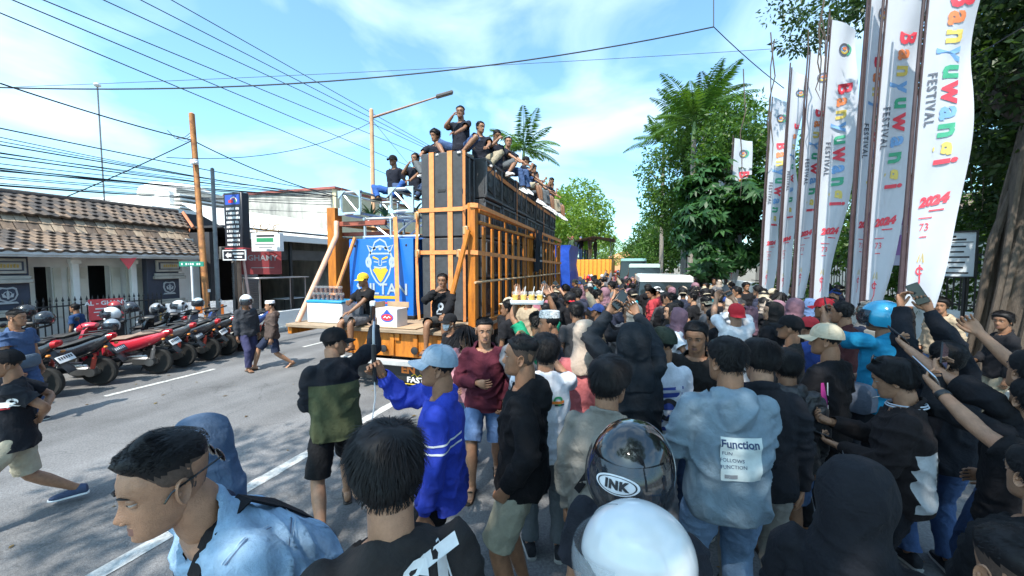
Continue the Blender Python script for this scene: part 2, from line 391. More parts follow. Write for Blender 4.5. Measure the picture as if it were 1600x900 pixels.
def finalize():
    bpy.context.view_layer.update(); dg = bpy.context.evaluated_depsgraph_get()
    for o, cuts, amp, seed, fs in GARM:
        me = o.evaluated_get(dg).to_mesh(); nv = len(me.vertices)
        V = np.empty(nv*3, np.float32); me.vertices.foreach_get('co', V); V = V.reshape(-1, 3).astype(float)
        Nn = np.empty(nv*3, np.float32); me.vertices.foreach_get('normal', Nn); Nn = Nn.reshape(-1, 3)
        L = np.empty(len(me.loops), np.int32); me.loops.foreach_get('vertex_index', L); F = L.reshape(-1, 4)
        o.evaluated_get(dg).to_mesh_clear()
        q = V*fs; q = q+np.stack([vnoise(V*4, seed+1), vnoise(V*4, seed+2), vnoise(V*4, seed+3)], 1)*1.3
        a = vnoise(q*np.array([1, 1, 1.5]), seed); b = vnoise(q*np.array([2.1, 2.1, 3.4])+7, seed+5)
        rid = (1-np.abs(a))**2.5*2-.7
        V = V+Nn*((rid*.9+b*.28)*amp)[:, None]
        dead = np.zeros(nv, bool)
        for c, n, r in cuts:
            c, n = np.array(c), np.array(Vector(n).normalized()); D = V-c; s = D@n
            near = (np.linalg.norm(D, axis=1) < r) & (s > 0)
            V[near] -= s[near][:, None]*n; dead |= near
        F = F[~dead[F].all(1)]
        used = np.unique(F); mp_ = np.full(nv, -1); mp_[used] = np.arange(len(used))
        old = o.data; o.modifiers.clear()
        o.data = fast_mesh(o.name, V[used], mp_[F], [m for m in old.materials], True); bpy.data.meshes.remove(old)
    GARM.clear()

# hair ------------------------------------------------------------------
HAIRM = {}
def scalp(a, z):
    w, yf, yb = np.interp(z, ZP, WX), np.interp(z, ZP, YF), np.interp(z, ZP, YB)
    return np.stack([w*np.sin(a), (yf+yb)/2+(yf-yb)/2*np.cos(a), z+0*a], -1)
def hair_mesh(style, lod=0):
    """short, messy, fade, quiff, spiky, curtain, long, bun as a shell with strands, in head space"""
    k = (style, lod)
    if k in HAIRM: return HAIRM[k]
    rng = np.random.RandomState(abs(hash(style)) % 1000 if False else sum(map(ord, style))+lod)
    mb = MB(); na = (48, 26, 14)[lod]; nl = (18, 10, 6)[lod]
    A = np.linspace(0, 2*pi, na, endpoint=False); Aw = np.minimum(A, 2*pi-A)
    top = dict(short=.014, messy=.026, fade=.016, quiff=.026, spiky=.020, curtain=.026, long=.020, bun=.012, buzz=.004)[style]
    side = dict(short=.009, messy=.022, fade=.0028, quiff=.0022, spiky=.010, curtain=.024, long=.026, bun=.010, buzz=.003)[style]
    hl = np.interp(Aw, HLA, HLZ)
    if style in ('messy', 'curtain', 'long'): hl = np.interp(Aw, HLA, HLZ+np.array([-.012, -.016, -.022, -.02, -.02, -.018, -.006, .0, .002]))
    if style in ('fade', 'quiff'): hl = np.interp(Aw, HLA, HLZ+np.array([.0, .0, .004, .012, .012, .006, .012, .01, .01]))
    rings = []
    for i in range(nl+1):
        u = i/nl; z = hl+(.1145-hl)*(1-(1-u)**1.35)
        P = scalp(A, z); C = np.array([0, -.005, .012]); N = P-C; N /= np.linalg.norm(N, axis=1)[:, None]
        lat = np.clip((z-.030)/.05, 0, 1); lat = lat*lat*(3-2*lat)
        th = side+(top-side)*lat
        if style == 'quiff': th = side+np.clip((z-.044)/.040, 0, 1)*(top*(.5+.6*np.clip(np.cos(A), 0, 1))-side)
        if i == 0: th = th*0-.003
        elif i == 1: th = th*.6
        bump = vnoise(P*(28 if style != 'short' else 40), 3)*.25+vnoise(P*70, 5)*.18
        rings.append(P+N*(th*(1+bump))[:, None])
    mb.loft(rings, 0, True)
    if style in ('fade', 'quiff') and lod < 2:      # shaved sides carry the stubble tone
        nf = nl*na
        for i in range(nl):
            for j in range(na):
                z = (rings[i][j][2]+rings[i+1][(j+1) % na][2])/2
                if z < .052 and mb.m[i*na+j] == 0: mb.m[i*na+j] = 1
    ns = dict(short=(3800, 420, 0), messy=(5200, 520, 0), fade=(1700, 340, 0), quiff=(3600, 340, 0), spiky=(2000, 380, 0), curtain=(4600, 480, 0), long=(2600, 380, 0), bun=(1800, 260, 0), buzz=(0, 0, 0))[style][lod]
    ln = dict(short=.028, messy=.054, fade=.034, quiff=.036, spiky=.034, curtain=.07, long=.30, bun=.06, buzz=.01)[style]
    lift = dict(short=.35, messy=.26, fade=.5, quiff=.30, spiky=1.1, curtain=.16, long=.06, bun=.03, buzz=.2)[style]
    if ns:
        a = rng.uniform(0, 2*pi, ns); aw = np.minimum(a, 2*pi-a); h0 = np.interp(aw, np.append(A[Aw == A], pi)[:0].tolist() or HLA, HLZ)+.004
        if style in ('fade', 'quiff'): h0 = np.maximum(h0, .058)
        uz = rng.uniform(0, 1, ns)**.58; z = h0+(.1142-h0)*uz
        P = scalp(a, z); C = np.array([0, -.005, .012])
        wh = np.array([.012, -.055, .108]); seg = 5 if lod == 0 else 3
        wd = (.0011 if lod == 0 else .006)*(rng.uniform(.6, 1.4, ns))
        L = ln*rng.uniform(.5, 1.15, ns)*(1 if style == 'long' else .2+.8*np.clip((z-h0)/.10, 0, 1))
        N = P-C; N /= np.linalg.norm(N, axis=1)[:, None]
        th = side+(top-side)*np.clip((z-.03)/.05, 0, 1)
        P = P+N*(th*.92)[:, None]; EA = np.array([.079+side*.9, .1+side*.9, .104+top*.9])
        D = P-wh; D -= N*(D*N).sum(1)[:, None]; D /= np.linalg.norm(D, axis=1)[:, None]+1e-6
        if style == 'quiff': D = D*.25+np.array([-.25, .9, .12])
        clump = np.stack([vnoise(P*30, s) for s in (11, 12, 13)], 1)*.5+rng.normal(0, .14, (ns, 3))
        D = D+N*lift+clump*.6
        D /= np.linalg.norm(D, axis=1)[:, None]
        pts = [P]
        for s in range(seg):
            Q = pts[-1]+D*(L/seg)[:, None]
            g = np.array([0, 0, -.22 if style not in ('spiky', 'quiff', 'fade') else -.05])
            D = D+g+clump*.2
            if style != 'long': D = D-Q*np.array([1, 1, 0])*np.clip((.01-Q[:, 2:3])*60, 0, 7)
            n2 = Q-C; r = np.linalg.norm(n2/EA, axis=1)
            m_ = r < 1.0
            Q[m_] = C+(n2[m_]/r[m_][:, None])
            n3 = n2/np.linalg.norm(n2, axis=1)[:, None]; D = D-n3*np.minimum((D*n3).sum(1), 0)[:, None]*.7
            D /= np.linalg.norm(D, axis=1)[:, None]; pts.append(Q)
        S = np.cross(D, N); S /= np.linalg.norm(S, axis=1)[:, None]+1e-6
        V = []
        for s, Q in enumerate(pts):
            ww = wd*(1-(s/seg)**1.5*.93); V += [Q-S*ww[:, None], Q+S*ww[:, None]]
        V = np.stack(V, 1).reshape(-1, 3); b = np.arange(ns)*2*(seg+1)
        F = np.concatenate([np.stack([b+2*s, b+2*s+1, b+2*s+3, b+2*s+2], 1) for s in range(seg)])
        mb.add(V, F.tolist(), 0)
    if style == 'bun': mb.sphere((0, -.115, .03), (.04, .035, .038), 14, 10, 0)
    stub = mat('stubble', (.075, .048, .036), .6, var=.35, vs=160)
    me = mb.mesh('hair', [HAIR, stub], True, 75); HAIRM[k] = me; return me

HEADW = {}
def headwear(kind, lod=0):
    """list of (name, mesh, sub-parts) in head space; material slot 0 takes the object's colour"""
    k = (kind, min(lod, 1))
    if k in HEADW: return HEADW[k]
    lo = lod > 0; n = 20 if lo else 40; mb = MB(); subs = []
    if kind in ('cap', 'cap_back'):
        s = 1 if kind == 'cap' else -1
        A = np.linspace(0, 2*pi, n, endpoint=False); rings = []
        for t in np.linspace(0, 1, 8 if lo else 14):
            z = .030+.100*math.sin(t*pi/2)**1.0; r = math.cos(t*pi/2)**.72
            rings.append(np.stack([.090*r*np.sin(A), -.006+.109*r*np.cos(A), np.full(n, z)-.012*(1-np.cos(A))*.5*(1-t)], 1))
        rings[-1] = np.stack([.006*np.sin(A), -.006+.006*np.cos(A), np.full(n, .131)], 1)
        mb.loft(rings, 0, True); mb.sphere((0, -.006, .132), (.009, .009, .006), 8, 5, 0)
        if not lo:
            for j in range(6):
                a = j*pi/3+.3; mb.tube([(r[0], r[1], r[2]) for r in [(.0905*math.cos(t*pi/2)**.72*sin(a), -.006+.1095*math.cos(t*pi/2)**.72*cos(a), .031+.100*sin(t*pi/2)) for t in np.linspace(.05, .98, 9)]], .0016, 5, 0)
        pk = MB(); B = np.linspace(-1.15, 1.15, 9 if lo else 17); up, dn = [], []
        for t in np.linspace(0, 1, 5):
            row = []
            for b in B:
                x = .089*sin(b); y0 = -.006+.107*cos(b); y1 = y0+.078*cos(b*.95)*t; row.append((x*(1+.06*t), s*y1, .030-.016*t-.02*(sin(b)**2)*t-.012*(1-cos(b))*.5))
            up.append(row)
        nb = len(B); U = np.array(up).reshape(-1, 3); F = []
        for i in range(4):
            for j in range(nb-1):
                q = (i*nb+j, i*nb+j+1, (i+1)*nb+j+1, (i+1)*nb+j); F.append(q if s < 0 else q[::-1])
        D = U-np.array([0, 0, .004]); F2 = [tuple(x+len(U) for x in q[::-1]) for q in F]
        edge = [(i*nb) for i in range(5)]+[4*nb+j for j in range(1, nb)]+[i*nb+nb-1 for i in range(3, -1, -1)]
        F3 = [(edge[i], edge[i+1], edge[i+1]+len(U), edge[i]+len(U)) for i in range(len(edge)-1)]
        pk.add(np.concatenate([U, D]), F+F2+F3, 0); subs.append(('peak', pk.mesh('peak', [BLACKC])))
        r = [('cap', mb.mesh('cap', [BLACKC], True, 60), subs)]
    elif kind == 'bucket':
        mb.lathe([(.128, .004), (.125, .000), (.098, .045), (.088, .10), (.07, .118), (.01, .122)], n, 0, Matrix.Translation((0, -.005, .012)) @ Matrix.Diagonal((.93, 1.1, 1, 1)))
        r = [('hat', mb.mesh('hat', [BLACKC]), [])]
    elif kind == 'songkok':
        mb.lathe([(.083, .0), (.086, .003), (.082, .062), (.076, .068), (.01, .070)], n, 0, Matrix.Translation((0, -.005, .055)) @ Matrix.Diagonal((.96, 1.2, 1, 1)))
        r = [('hat', mb.mesh('hat', [WHITEC]), [])]
    elif kind in ('helmet', 'helmet_visor'):
        A = np.linspace(0, 2*pi, n, endpoint=False); rings = []
        Aw = np.minimum(A, 2*pi-A); low = np.interp(Aw, np.radians([0, 42, 62, 80, 180]), [.052, .046, -.055, -.085, -.085])
        m_ = 10 if lo else 18
        for i in range(m_+1):
            u = i/m_; B = np.arcsin(np.clip((low-.0)/.15, -1, 1)); b = B+(pi/2-B)*u
            rings.append(np.stack([.124*np.cos(b)*np.sin(A), -.004+.146*np.cos(b)*np.cos(A), .012+.140*np.sin(b)], 1))
        inner = [np.array([0, -.004, .012])+(R_-np.array([0, -.004, .012]))*.9 for R_ in rings]
        mb.loft(inner[::-1]+rings, 0, True)
        rim = MB(); rim.tube([tuple(p*1.0) for p in np.vstack([rings[0], rings[0][:1]])], .0055, 6, 0); subs.append(('rim', rim.mesh('rim', [BLACKP])))
        if not lo:
            st = MB(); st.tube([tuple(np.array([0, -.004, .012])+(r_[0]-np.array([0, -.004, .012]))*1.004) for r_ in rings[3:]], .002, 5, 0)
        vz = MB(); B = np.linspace(-1.25, 1.25, 12 if lo else 26); rows = []
        zz = (np.linspace(.068, -.072, 6 if lo else 12) if kind == 'helmet' else np.linspace(.085, -.100, 6 if lo else 14))
        for z in zz:
            q = math.sqrt(max(1-((z-.012)/.165)**2, 0)); bul = 1.0+.05*sin((z+.1)/.18*pi)
            rows.append([(.131*q*sin(b)*bul, -.004+.162*q*cos(b)*bul, z-.006*(1-cos(b))) for b in B])
        nb = len(B); V = np.array(rows).reshape(-1, 3); F = [(i*nb+j, (i+1)*nb+j, (i+1)*nb+j+1, i*nb+j+1) for i in range(len(rows)-1) for j in range(nb-1)]
        V2 = np.concatenate([V, V-V/np.linalg.norm(V, axis=1)[:, None]*.002]); vz.add(V2, F+[tuple(x+len(V) for x in q[::-1]) for q in F], 0)
        glass = mat('visor_dark', (.03, .035, .045), .04, var=0, alpha=.62 if kind == 'helmet' else .40, spec=.9)
        subs.append(('visor', vz.mesh('visor', [glass])))
        r = [('helmet', mb.mesh('helmet', [WHITEP], True, 50), subs)]
    elif kind == 'hijab':
        r = None
    HEADW[k] = r; return r

def person(loc, rz, H=1.66, label='', group=None, lod=1, legs='stand', arm_r='down', arm_l='down', lean=0, roll=0, twist=0, head=(0, 0, 0), top='tee', topc=None, bot='jeans', botc=None,
           hair='short', hat=None, hatc=None, hatx=None, feet='shoe', feetc=None, skin=1, hood=False, fit=1., seed=0, foot_yaw=0, pel=None, mask=None, untuck=.0, lapel=None, name='person'):
    """a clothed figure: body (skin, head, hands), top, bottoms, footwear, hair and headwear as parts. Arms may be preset names or (wrist, pole, palm, curl)."""
    rng = random.Random(seed*7+3)
    root = empty(name, loc, rz, label, 'person', group, H/1.70)
    info = dict(root=root)
    lr, ll, pz = LEGS[legs] if isinstance(legs, str) else legs
    P = Vector(pel) if pel else Vector((0, 0, pz)); Rh = rot(twist*.35, 0, 0); Ru = rot(twist, lean, roll)
    qh, qu = Rh.to_quaternion(), Ru.to_quaternion()
    def tp(x, y, z):
        w = min(max(z/.42, 0), 1); w = w*w*(3-2*w); return P+(qh.slerp(qu, w) @ Vector((x, y, z)))
    def ring(z, a, b, yc=0, n=20, e=2.4):
        A = np.linspace(0, 2*pi, n, endpoint=False); c, s = np.cos(A), np.sin(A)
        return np.array([tp(a*np.sign(i)*abs(i)**(2/e), yc+b*np.sign(j)*abs(j)**(2/e), z) for i, j in zip(c, s)])
    N = P+Ru @ Vector((0, -.005, .518)); Rhd = Ru.lerp(Matrix.Identity(3), .5) if False else rot(twist, lean*.35, roll*.3) @ rot(*head)
    Hc = N+Ru @ Vector((0, .018, .045))+Rhd @ Vector((0, .012, .108)); Mh = place(Rhd, Hc)
    info['head'] = Mh
    sk = SKINS[skin]; body = MB()
    # arms
    arms = {}
    for s, a in ((1, arm_r), (-1, arm_l)):
        w, pole, palm, curl = ARMS[a] if isinstance(a, str) else a
        w = Vector((w[0]*s, w[1], w[2])) if isinstance(a, str) else Vector(w); pole = Vector((pole[0]*s, pole[1], pole[2])) if isinstance(a, str) else Vector(pole); palm = Vector((palm[0]*s, palm[1], palm[2])) if isinstance(a, str) else Vector(palm)
        if isinstance(a, str): w = w+Vector((0, 0, P.z-.90)) if legs in ('stand', 'wide', 'stride', 'stride2', 'step') else w
        S = P+Ru @ Vector((s*.170, -.008, .452)); up = max(0, (w.z-S.z)); S = S+Vector((-s*.02, 0, .055))*min(up/.4, 1)
        e, w = ik(S, w, .285, .255, pole); arms[s] = (S, e, w, palm, curl)
        d = (w-e).normalized()
        long_ = top not in ('tee', 'polo', 'vest')
        mid = (S+e)/2; nn = 10 if lod == 0 else 8
        if not long_: body.tube([S, S.lerp(e, .35), S.lerp(e, .75), e-(e-S).normalized()*.02, e+d*.03, e.lerp(w, .3), e.lerp(w, .65), w], [.048, .047, .040, .036, .037, .039, .031, .0255], nn, 0, True, .95)
        else: body.tube([S, S.lerp(e, .5), e, e.lerp(w, .3), e.lerp(w, .65), w], [.042, .04, .034, .036, .031, .0265], nn, 0)
        hd = d if not isinstance(a, str) or a not in ('tray_up',) else Vector((0, .5, .3)).normalized()
        if a in ('prop', 'knee'): hd = Vector((d.x, d.y+.4, -.15)).normalized()
        add_hand(body, w, hd, palm, s, curl, .7 if curl[0] > .45 else .3, lod)
        info['hand%d' % s] = (w, hd, palm, e)
    # neck, head, inner torso
    body.tube([P+Ru @ Vector((0, -.01, .44)), N+Ru @ Vector((0, -.004, .0)), N.lerp(Hc, .4)+Rhd @ Vector((0, -.014, 0)), Hc+Rhd @ Vector((0, -.022, -.05))], [.058, .060, .060, .058], 14, 0)
    body.loft([ring(z, a, b) for z, a, b in ((-.1, .12, .08), (.1, .12, .085), (.3, .14, .09), (.44, .13, .075), (.49, .08, .06))], 0)
    add_head(body, Mh, lod)
    # legs
    lg = {}
    for s, a in ((1, lr), (-1, ll)):
        h = P+Rh @ Vector((s*.092, 0, -.03)); k, a2 = ik(h, a, .42, .405, Vector((s*.12, 1, .25)) if legs not in ('cross',) else Vector((s*1, .6, .3)))
        lg[s] = (h, k, a2); d = (a2-k).normalized()
        if bot in ('shorts', 'skirt'):
            body.tube([h, h.lerp(k, .4), h.lerp(k, .75), k-(k-h).normalized()*.03, k+d*.03, k.lerp(a2, .18), k.lerp(a2, .38), k.lerp(a2, .7), k.lerp(a2, .9), a2], [.07, .078, .066, .057, .054, .055, .056, .043, .035, .036], 12 if lod == 0 else 8, 0, True)
        else: body.tube([h, h.lerp(k, .5), k, k.lerp(a2, .35), a2], [.06, .055, .045, .045, .038], 8, 0)
        fy = foot_yaw*s*-1; fd = Rh @ Matrix.Rotation(radians(-s*9+0), 3, 'Z') @ Vector((0, 1, 0)); dz = a2.z-.085
        drop = 0
        if legs in ('dangle',): fd = (fd+Vector((0, 0, -.55))).normalized(); 
        elif a2.z > .1 and (legs.startswith('stride') if isinstance(legs, str) else False): fd = (fd+Vector((0, 0, -.45))).normalized()
        rt = Vector((fd.y, -fd.x, 0)).normalized(); u = rt.cross(fd).normalized()
        def fsec(y, hw, z0, z1, n=10):
            A = np.linspace(0, 2*pi, n, endpoint=False); c_, s_ = np.cos(A), np.sin(A); c_ = np.sign(c_)*np.abs(c_)**.75; s_ = np.sign(s_)*np.abs(s_)**.75
            return np.array(a2+fd*y)+c_[:, None]*hw*np.array(rt)+(((z0+z1)/2-.085)+s_*(z1-z0)/2)[:, None]*np.array(u)
        if feet == 'shoe':
            sb = MB(); sb.loft([fsec(-.078, .022, .02, .07), fsec(-.07, .034, .014, .10), fsec(-.03, .038, .013, .115), fsec(.01, .038, .013, .10), fsec(.06, .042, .013, .078), fsec(.12, .047, .013, .062), fsec(.165, .040, .014, .052), fsec(.19, .022, .016, .042)], 0)
            sl = MB(); sl.loft([fsec(-.086, .022, 0, .024), fsec(-.075, .037, 0, .026), fsec(0, .040, 0, .025), (fsec(.06, .043, 0, .024)), fsec(.12, .050, 0, .024), fsec(.172, .043, .002, .026), fsec(.2, .022, .005, .027)], 0)
            so = sb.build('shoe', feetc or cloth((.03, .03, .035)), root); sl.build('sole', WHITEP if feetc else mat('sole', (.35, .34, .32), .7), so)
        else:
            body.loft([fsec(-.062, .018, .022, .06), fsec(-.055, .028, .016, .095), fsec(-.02, .032, .016, .11), fsec(.02, .031, .018, .095), fsec(.07, .037, .018, .066), fsec(.12, .043, .016, .045), fsec(.15, .04, .015, .036)], 0)
            for j in range(5): 
                tx = (.032-.016*j)*s*-1; q = a2+fd*(.142-.006*j)+rt*tx+u*(.026-.085); body.tube([q, q+fd*(.036-.003*j)], [.0105 if j == 0 else .0085, .007], 6, 0, rnd=.7)
            sl = MB(); sl.loft([fsec(-.078, .022, 0, .016), fsec(-.066, .038, 0, .016), fsec(.02, .037, 0, .016), fsec(.11, .048, 0, .016), fsec(.165, .046, 0, .016), fsec(.195, .025, .001, .016)], 0)
            sl.tube([a2+fd*.06+rt*.042+u*(-.072), a2+fd*.075+rt*.02+u*(-.022), a2+fd*.085+u*(-.014), a2+fd*.075-rt*.02+u*(-.022), a2+fd*.06-rt*.042+u*(-.072)], .010, 6, 0, True, .35)
            sl.build('sandal', feetc or mat('sandal', (.035, .025, .02), .7), root)
    bo = body.build('body', [sk, LIP, EYEW, EYED, HAIR], root, True, 60); info['body'] = bo
    vox = (.0115, .019, .03)[lod]
    # bottoms
    bm_ = botc or denim((.05, .08, .16)); tb = MB(); cuts = []
    tb.loft([ring(z, a, b, 0, 14) for z, a, b in ((-.10, .10, .08), (-.06, .148, .108), (.0, .156, .114), (.08, .142, .102), (.12, .13, .09))], 0)
    for s in (1, -1):
        h, k, a2 = lg[s]; g = fit
        if bot == 'shorts':
            e = h.lerp(k, .93); tb.tube([h+Vector((0, 0, .03)), h.lerp(k, .3), h.lerp(k, .65), h.lerp(k, 1.02)], [.088, .098*g, .094*g, .093*g], 12, 0); cuts.append((e, k-h, .15))
        elif bot == 'jeans':
            e = k.lerp(a2, .93); tb.tube([h+Vector((0, 0, .03)), h.lerp(k, .35), h.lerp(k, .75), k, k.lerp(a2, .4), k.lerp(a2, .8), a2], [.09, .094*g, .080*g, .074*g, .070*g, .066*g, .066*g], 12, 0); cuts.append((e, a2-k, .13))
    info['bottoms'] = garment('shorts' if bot == 'shorts' else 'trousers', tb, bm_, root, vox, cuts, .006 if lod < 2 else .003, seed+20, 3)
    # top
    tm = topc or BLACKC; tt = MB(); cuts = []; g = fit; f = 1.0 if top in ('tee', 'polo') else 1.07; f *= g
    low = -.115-untuck if legs not in ('sit', 'dangle', 'cross', 'hugged') else -.05
    R_ = [ring(low-.03, .184*f, .142*f), ring(low+.06, .182*f, .140*f), ring(.08, .168*f, .126*f), ring(.22, .172*f, .122*f), ring(.33, .180*f, .122*f, .004), ring(.41, .178*f, .108), ring(.455, .165, .092), ring(.487, .125, .08, -.006), ring(.512, .085, .072, -.01), ring(.535, .066, .064, -.012)]
    if top in ('hoodie', 'jacket'): R_[0] = ring(low-.03, .160*f, .122*f); R_[1] = ring(low+.05, .184*f, .142*f)
    tt.loft(R_, 0); cuts.append((tp(0, 0, low), tp(0, 0, low-.1)-tp(0, 0, low), .36)); cuts.append((tp(0, .0, .512), tp(0, .12, .60)-tp(0, 0, .45), .10))
    long_ = top not in ('tee', 'polo', 'vest')
    for s in (1, -1):
        S, e, w, _, _ = arms[s]; tt.sphere(S+Vector((0, 0, -.012)), (.056, .062*f, .056), 12, 8)
        if long_:
            q = .075*f; tt.tube([S, S.lerp(e, .4), S.lerp(e, .8), e, e.lerp(w, .3), e.lerp(w, .65), e.lerp(w, .92), w+(w-e)*.06], [.058, q*.86, q*.82, q*.82, q*.78, q*.66, q*.52, .034], 12, 0); cuts.append((e.lerp(w, .96), w-e, .085))
        else:
            q = .078*g; d_ = (e-S).normalized(); tt.tube([S-d_*.01, S.lerp(e, .3), S.lerp(e, .85)], [.058, q*.86, q], 12, 0); cuts.append((S.lerp(e, .66), e-S, .125))
    if top == 'hoodie' and not hood:
        A = np.linspace(pi*.08, pi*.92, 9)
        for dz, rr in ((.0, .045), (-.035, .05)):
            tt.tube([P+Ru @ Vector((.088*cos(a), -.045-.062*sin(a)+.03, .50+dz+.03*(1-sin(a)))) for a in A], [rr*(.5+.6*sin(a)) for a in A], 8, 0, True)
        tt.sphere(P+Ru @ Vector((0, -.115, .44)), (.095, .05, .095), 12, 8)
    if top in ('jacket', 'polo'):
        A = np.linspace(-.3*pi, 1.3*pi, 15); tt.tube([P+Ru @ Vector((.066*cos(a), -.012-.066*sin(a), .532-.018*(-sin(a)))) for a in A], .017, 6, 0, True)
    to = garment({'tee': 'shirt', 'polo': 'shirt', 'hoodie': 'hoodie', 'jacket': 'jacket', 'long': 'shirt', 'vest': 'vest'}[top], tt, tm, root, vox, cuts, (.0115 if long_ else .009) if lod < 2 else .004, seed, 3, 7.5)
    info['top'] = to
    # hair and headwear
    if hood or hat == 'hijab':
        hb = MB(); Mi = Mh
        kk = 1.0 if hood else .93
        A = np.linspace(0, 2*pi, 36, endpoint=False); Aw = np.minimum(A, 2*pi-A)
        rr = []
        for i in range(13):
            u = i/12; b = -.85+u*(pi/2+.85-.05); cb = max(math.cos(b)**.8, .93 if b < .1 else 0); op = np.interp(Aw, np.radians([0, 35, 52, 70]), [.45, .55, .96, 1.0]) if (-.95 < b < .85) else np.interp(Aw, [0, pi], [1., 1.])
            rr.append(np.stack([.112*kk*cb*np.sin(A)*op, -.014+(.135*kk*cb*np.cos(A))*op-(.022*math.cos(b-.5)*np.clip(-np.cos(A), 0, 1) if hood else 0), .012+.138*kk*sin(b)+(.012*np.clip(-np.cos(A), 0, 1)*(b > .3) if hood else 0*A)], 1))
        # neck drape joins the head part to the shoulders
        Vd = []
        top_ring = np.array([Mh @ Vector(p) for p in rr[0]])
        ri = lambda z, a, b, y: np.array([P+Ru @ Vector((a*sin(t), y+b*cos(t), z)) for t in A])
        wide = .16 if hood else .19
        hb.loft([ri(.37, wide, .135, -.008), ri(.44, wide*.9, .128, -.012), ri(.50, .122, .118, -.012)]+[np.array([Mh @ Vector(p) for p in r__]) for r__ in rr], 0)
        info['hood'] = garment('hood' if hood else 'headscarf', hb, hatc or tm, root, .011 if lod == 0 else .016, [], .006, seed+40, 4, 8.)
    hm = None
    if hair and not hood and hat not in ('hijab', 'helmet', 'helmet_visor'):
        hs = hair if hat is None else ('short' if hair not in ('long',) else hair)
        ho = bpy.data.objects.new('hair', hair_mesh(hs, 2 if hat else lod)); link(ho, root); ho.matrix_basis = Mh; info['hair'] = ho
        if hat: ho.scale = (.98, .98, .80)
    if hat and hat != 'hijab':
        for nm, me, subs in headwear(hat, lod):
            o = bpy.data.objects.new(nm, me); link(o, root); o.matrix_basis = Mh @ (hatx or Matrix.Identity(4)); info['hat'] = o
            if hatc: o.material_slots[0].link = 'OBJECT'; o.material_slots[0].material = hatc
            for sn, sm in subs:
                so = bpy.data.objects.new(sn, sm); link(so, o); info['sub_'+sn] = so
                if hatc and sn == 'peak': so.material_slots[0].link = 'OBJECT'; so.material_slots[0].material = hatc
    if mask:
        mk = MB(); B = np.linspace(-1.1, 1.1, 13); rows = []
        for z, o_ in ((-.022, .022), (-.040, .030), (-.062, .022), (-.085, .018), (-.112, .006)):
            w_, yf, yb = np.interp(z, ZP, WX)+.004, np.interp(z, ZP, YF), np.interp(z, ZP, YB)
            rows.append([(w_*sin(b), (yf+yb)/2+((yf-yb)/2+.004+o_*math.exp(-(b/.5)**2))*cos(b), z) for b in B])
        nb = 13; mk.add(np.array(rows).reshape(-1, 3), [(i*nb+j, i*nb+j+1, (i+1)*nb+j+1, (i+1)*nb+j) for i in range(4) for j in range(nb-1)], 0)
        for s in (-1, 1): mk.tube([(s*.052, .055, -.03), (s*.076, .0, -.002), (s*.075, -.012, -.03), (s*.05, .05, -.09)], .0012, 4, 0)
        mo = mk.build('face_mask', mask, root); mo.matrix_basis = Mh
    info['tp'] = tp; info['Ru'] = Ru; info['P'] = P
    return info

def stand_at(hx, hy, t, top=0.):
    """ground position and height of someone whose head top shows at hx, hy at depth t"""
    p = at(hx, hy, t); return (p.x, p.y, 0), p.z-top

PHONES = []
def phone(inf, side, label, col=None, screen=True, land=False, tilt=0, case=None, fwd=.045):
    """a phone held in the hand (a thing of its own)"""
    bpy.context.view_layer.update()
    w, d, palm, e = inf['hand%d' % side]; R = inf['root'].matrix_world
    d = d.normalized(); n = (palm-d*palm.dot(d)).normalized()
    c = R @ (w+d*.085+n*.028); ud = (R.to_3x3() @ d).normalized(); nd = (R.to_3x3() @ n).normalized()
    M = frame(nd, ud if not land else ud.cross(nd))
    if tilt: M = M @ Matrix.Rotation(radians(tilt), 3, 'X')
    o = empty('phone', c, 0, label, 'phone'); o.matrix_world = place(M, c+ud*fwd)
    b = MB(); b.box((0, 0, 0), (.074, .158, .0085), 0, .003); b.build('case', case or BLACKP, o)
    s = MB(); s.box((0, 0, .0046), (.068, .150, .001), 0); s.build('screen', mat('phone_screen', (.02, .025, .03), .08, var=0), o)
    cm = MB(); cm.box((.02, .055, -.0052), (.024, .036, .0025), 0, .001); cm.build('camera_bump', BLACKP, o)
    PHONES.append(o); return o

def decal(target, parts, origin, normal, up, mats, name='print', off=.004, parent=None, dist=.5):
    """prints lettering or flat shapes (x right, y up, metres) onto a garment by projecting them along its normal"""
    me = target.data; bvh = BVHTree.FromPolygons([v.co for v in me.vertices], [p.vertices for p in me.polygons])
    F_ = frame(normal, up); o_ = Vector(origin); nz = Vector(normal).normalized(); mb = MB()
    for V, F, mi, lay in parts:
        Q = []; miss = set()
        for x, y, *_ in V:
            p = o_+F_ @ Vector((x, y, 0)); h = bvh.ray_cast(p+nz*dist, -nz, dist*2)
            Q.append((h[0]+nz*(off+lay*.0012)) if h[0] is not None else p)
            if h[0] is None: miss.add(len(Q)-1)
        mb.add([tuple(q) for q in Q], [f_ for f_ in F if not miss.intersection(f_)], mi)
    return mb.build(name, mats, parent if parent else target, True, 80)
def txt(s, size, x=0, y=0, mi=0, lay=1, ang=0, **k):
    V, F = text_mesh(s, size, **k); c, sn = cos(radians(ang)), sin(radians(ang))
    return ([(x+a*c-b*sn, y+a*sn+b*c) for a, b, _ in V], F, mi, lay)
def rect(x, y, w, h, mi=0, lay=0, n=8):
    V = [(x-w/2+w*i/n, y-h/2+h*j/n) for j in range(n+1) for i in range(n+1)]
    return (V, [(j*(n+1)+i, j*(n+1)+i+1, (j+1)*(n+1)+i+1, (j+1)*(n+1)+i) for j in range(n) for i in range(n)], mi, lay)
def blob(poly, mi=0, lay=1):
    return ([(x, y) for x, y in poly], [tuple(range(len(poly)))], mi, lay)
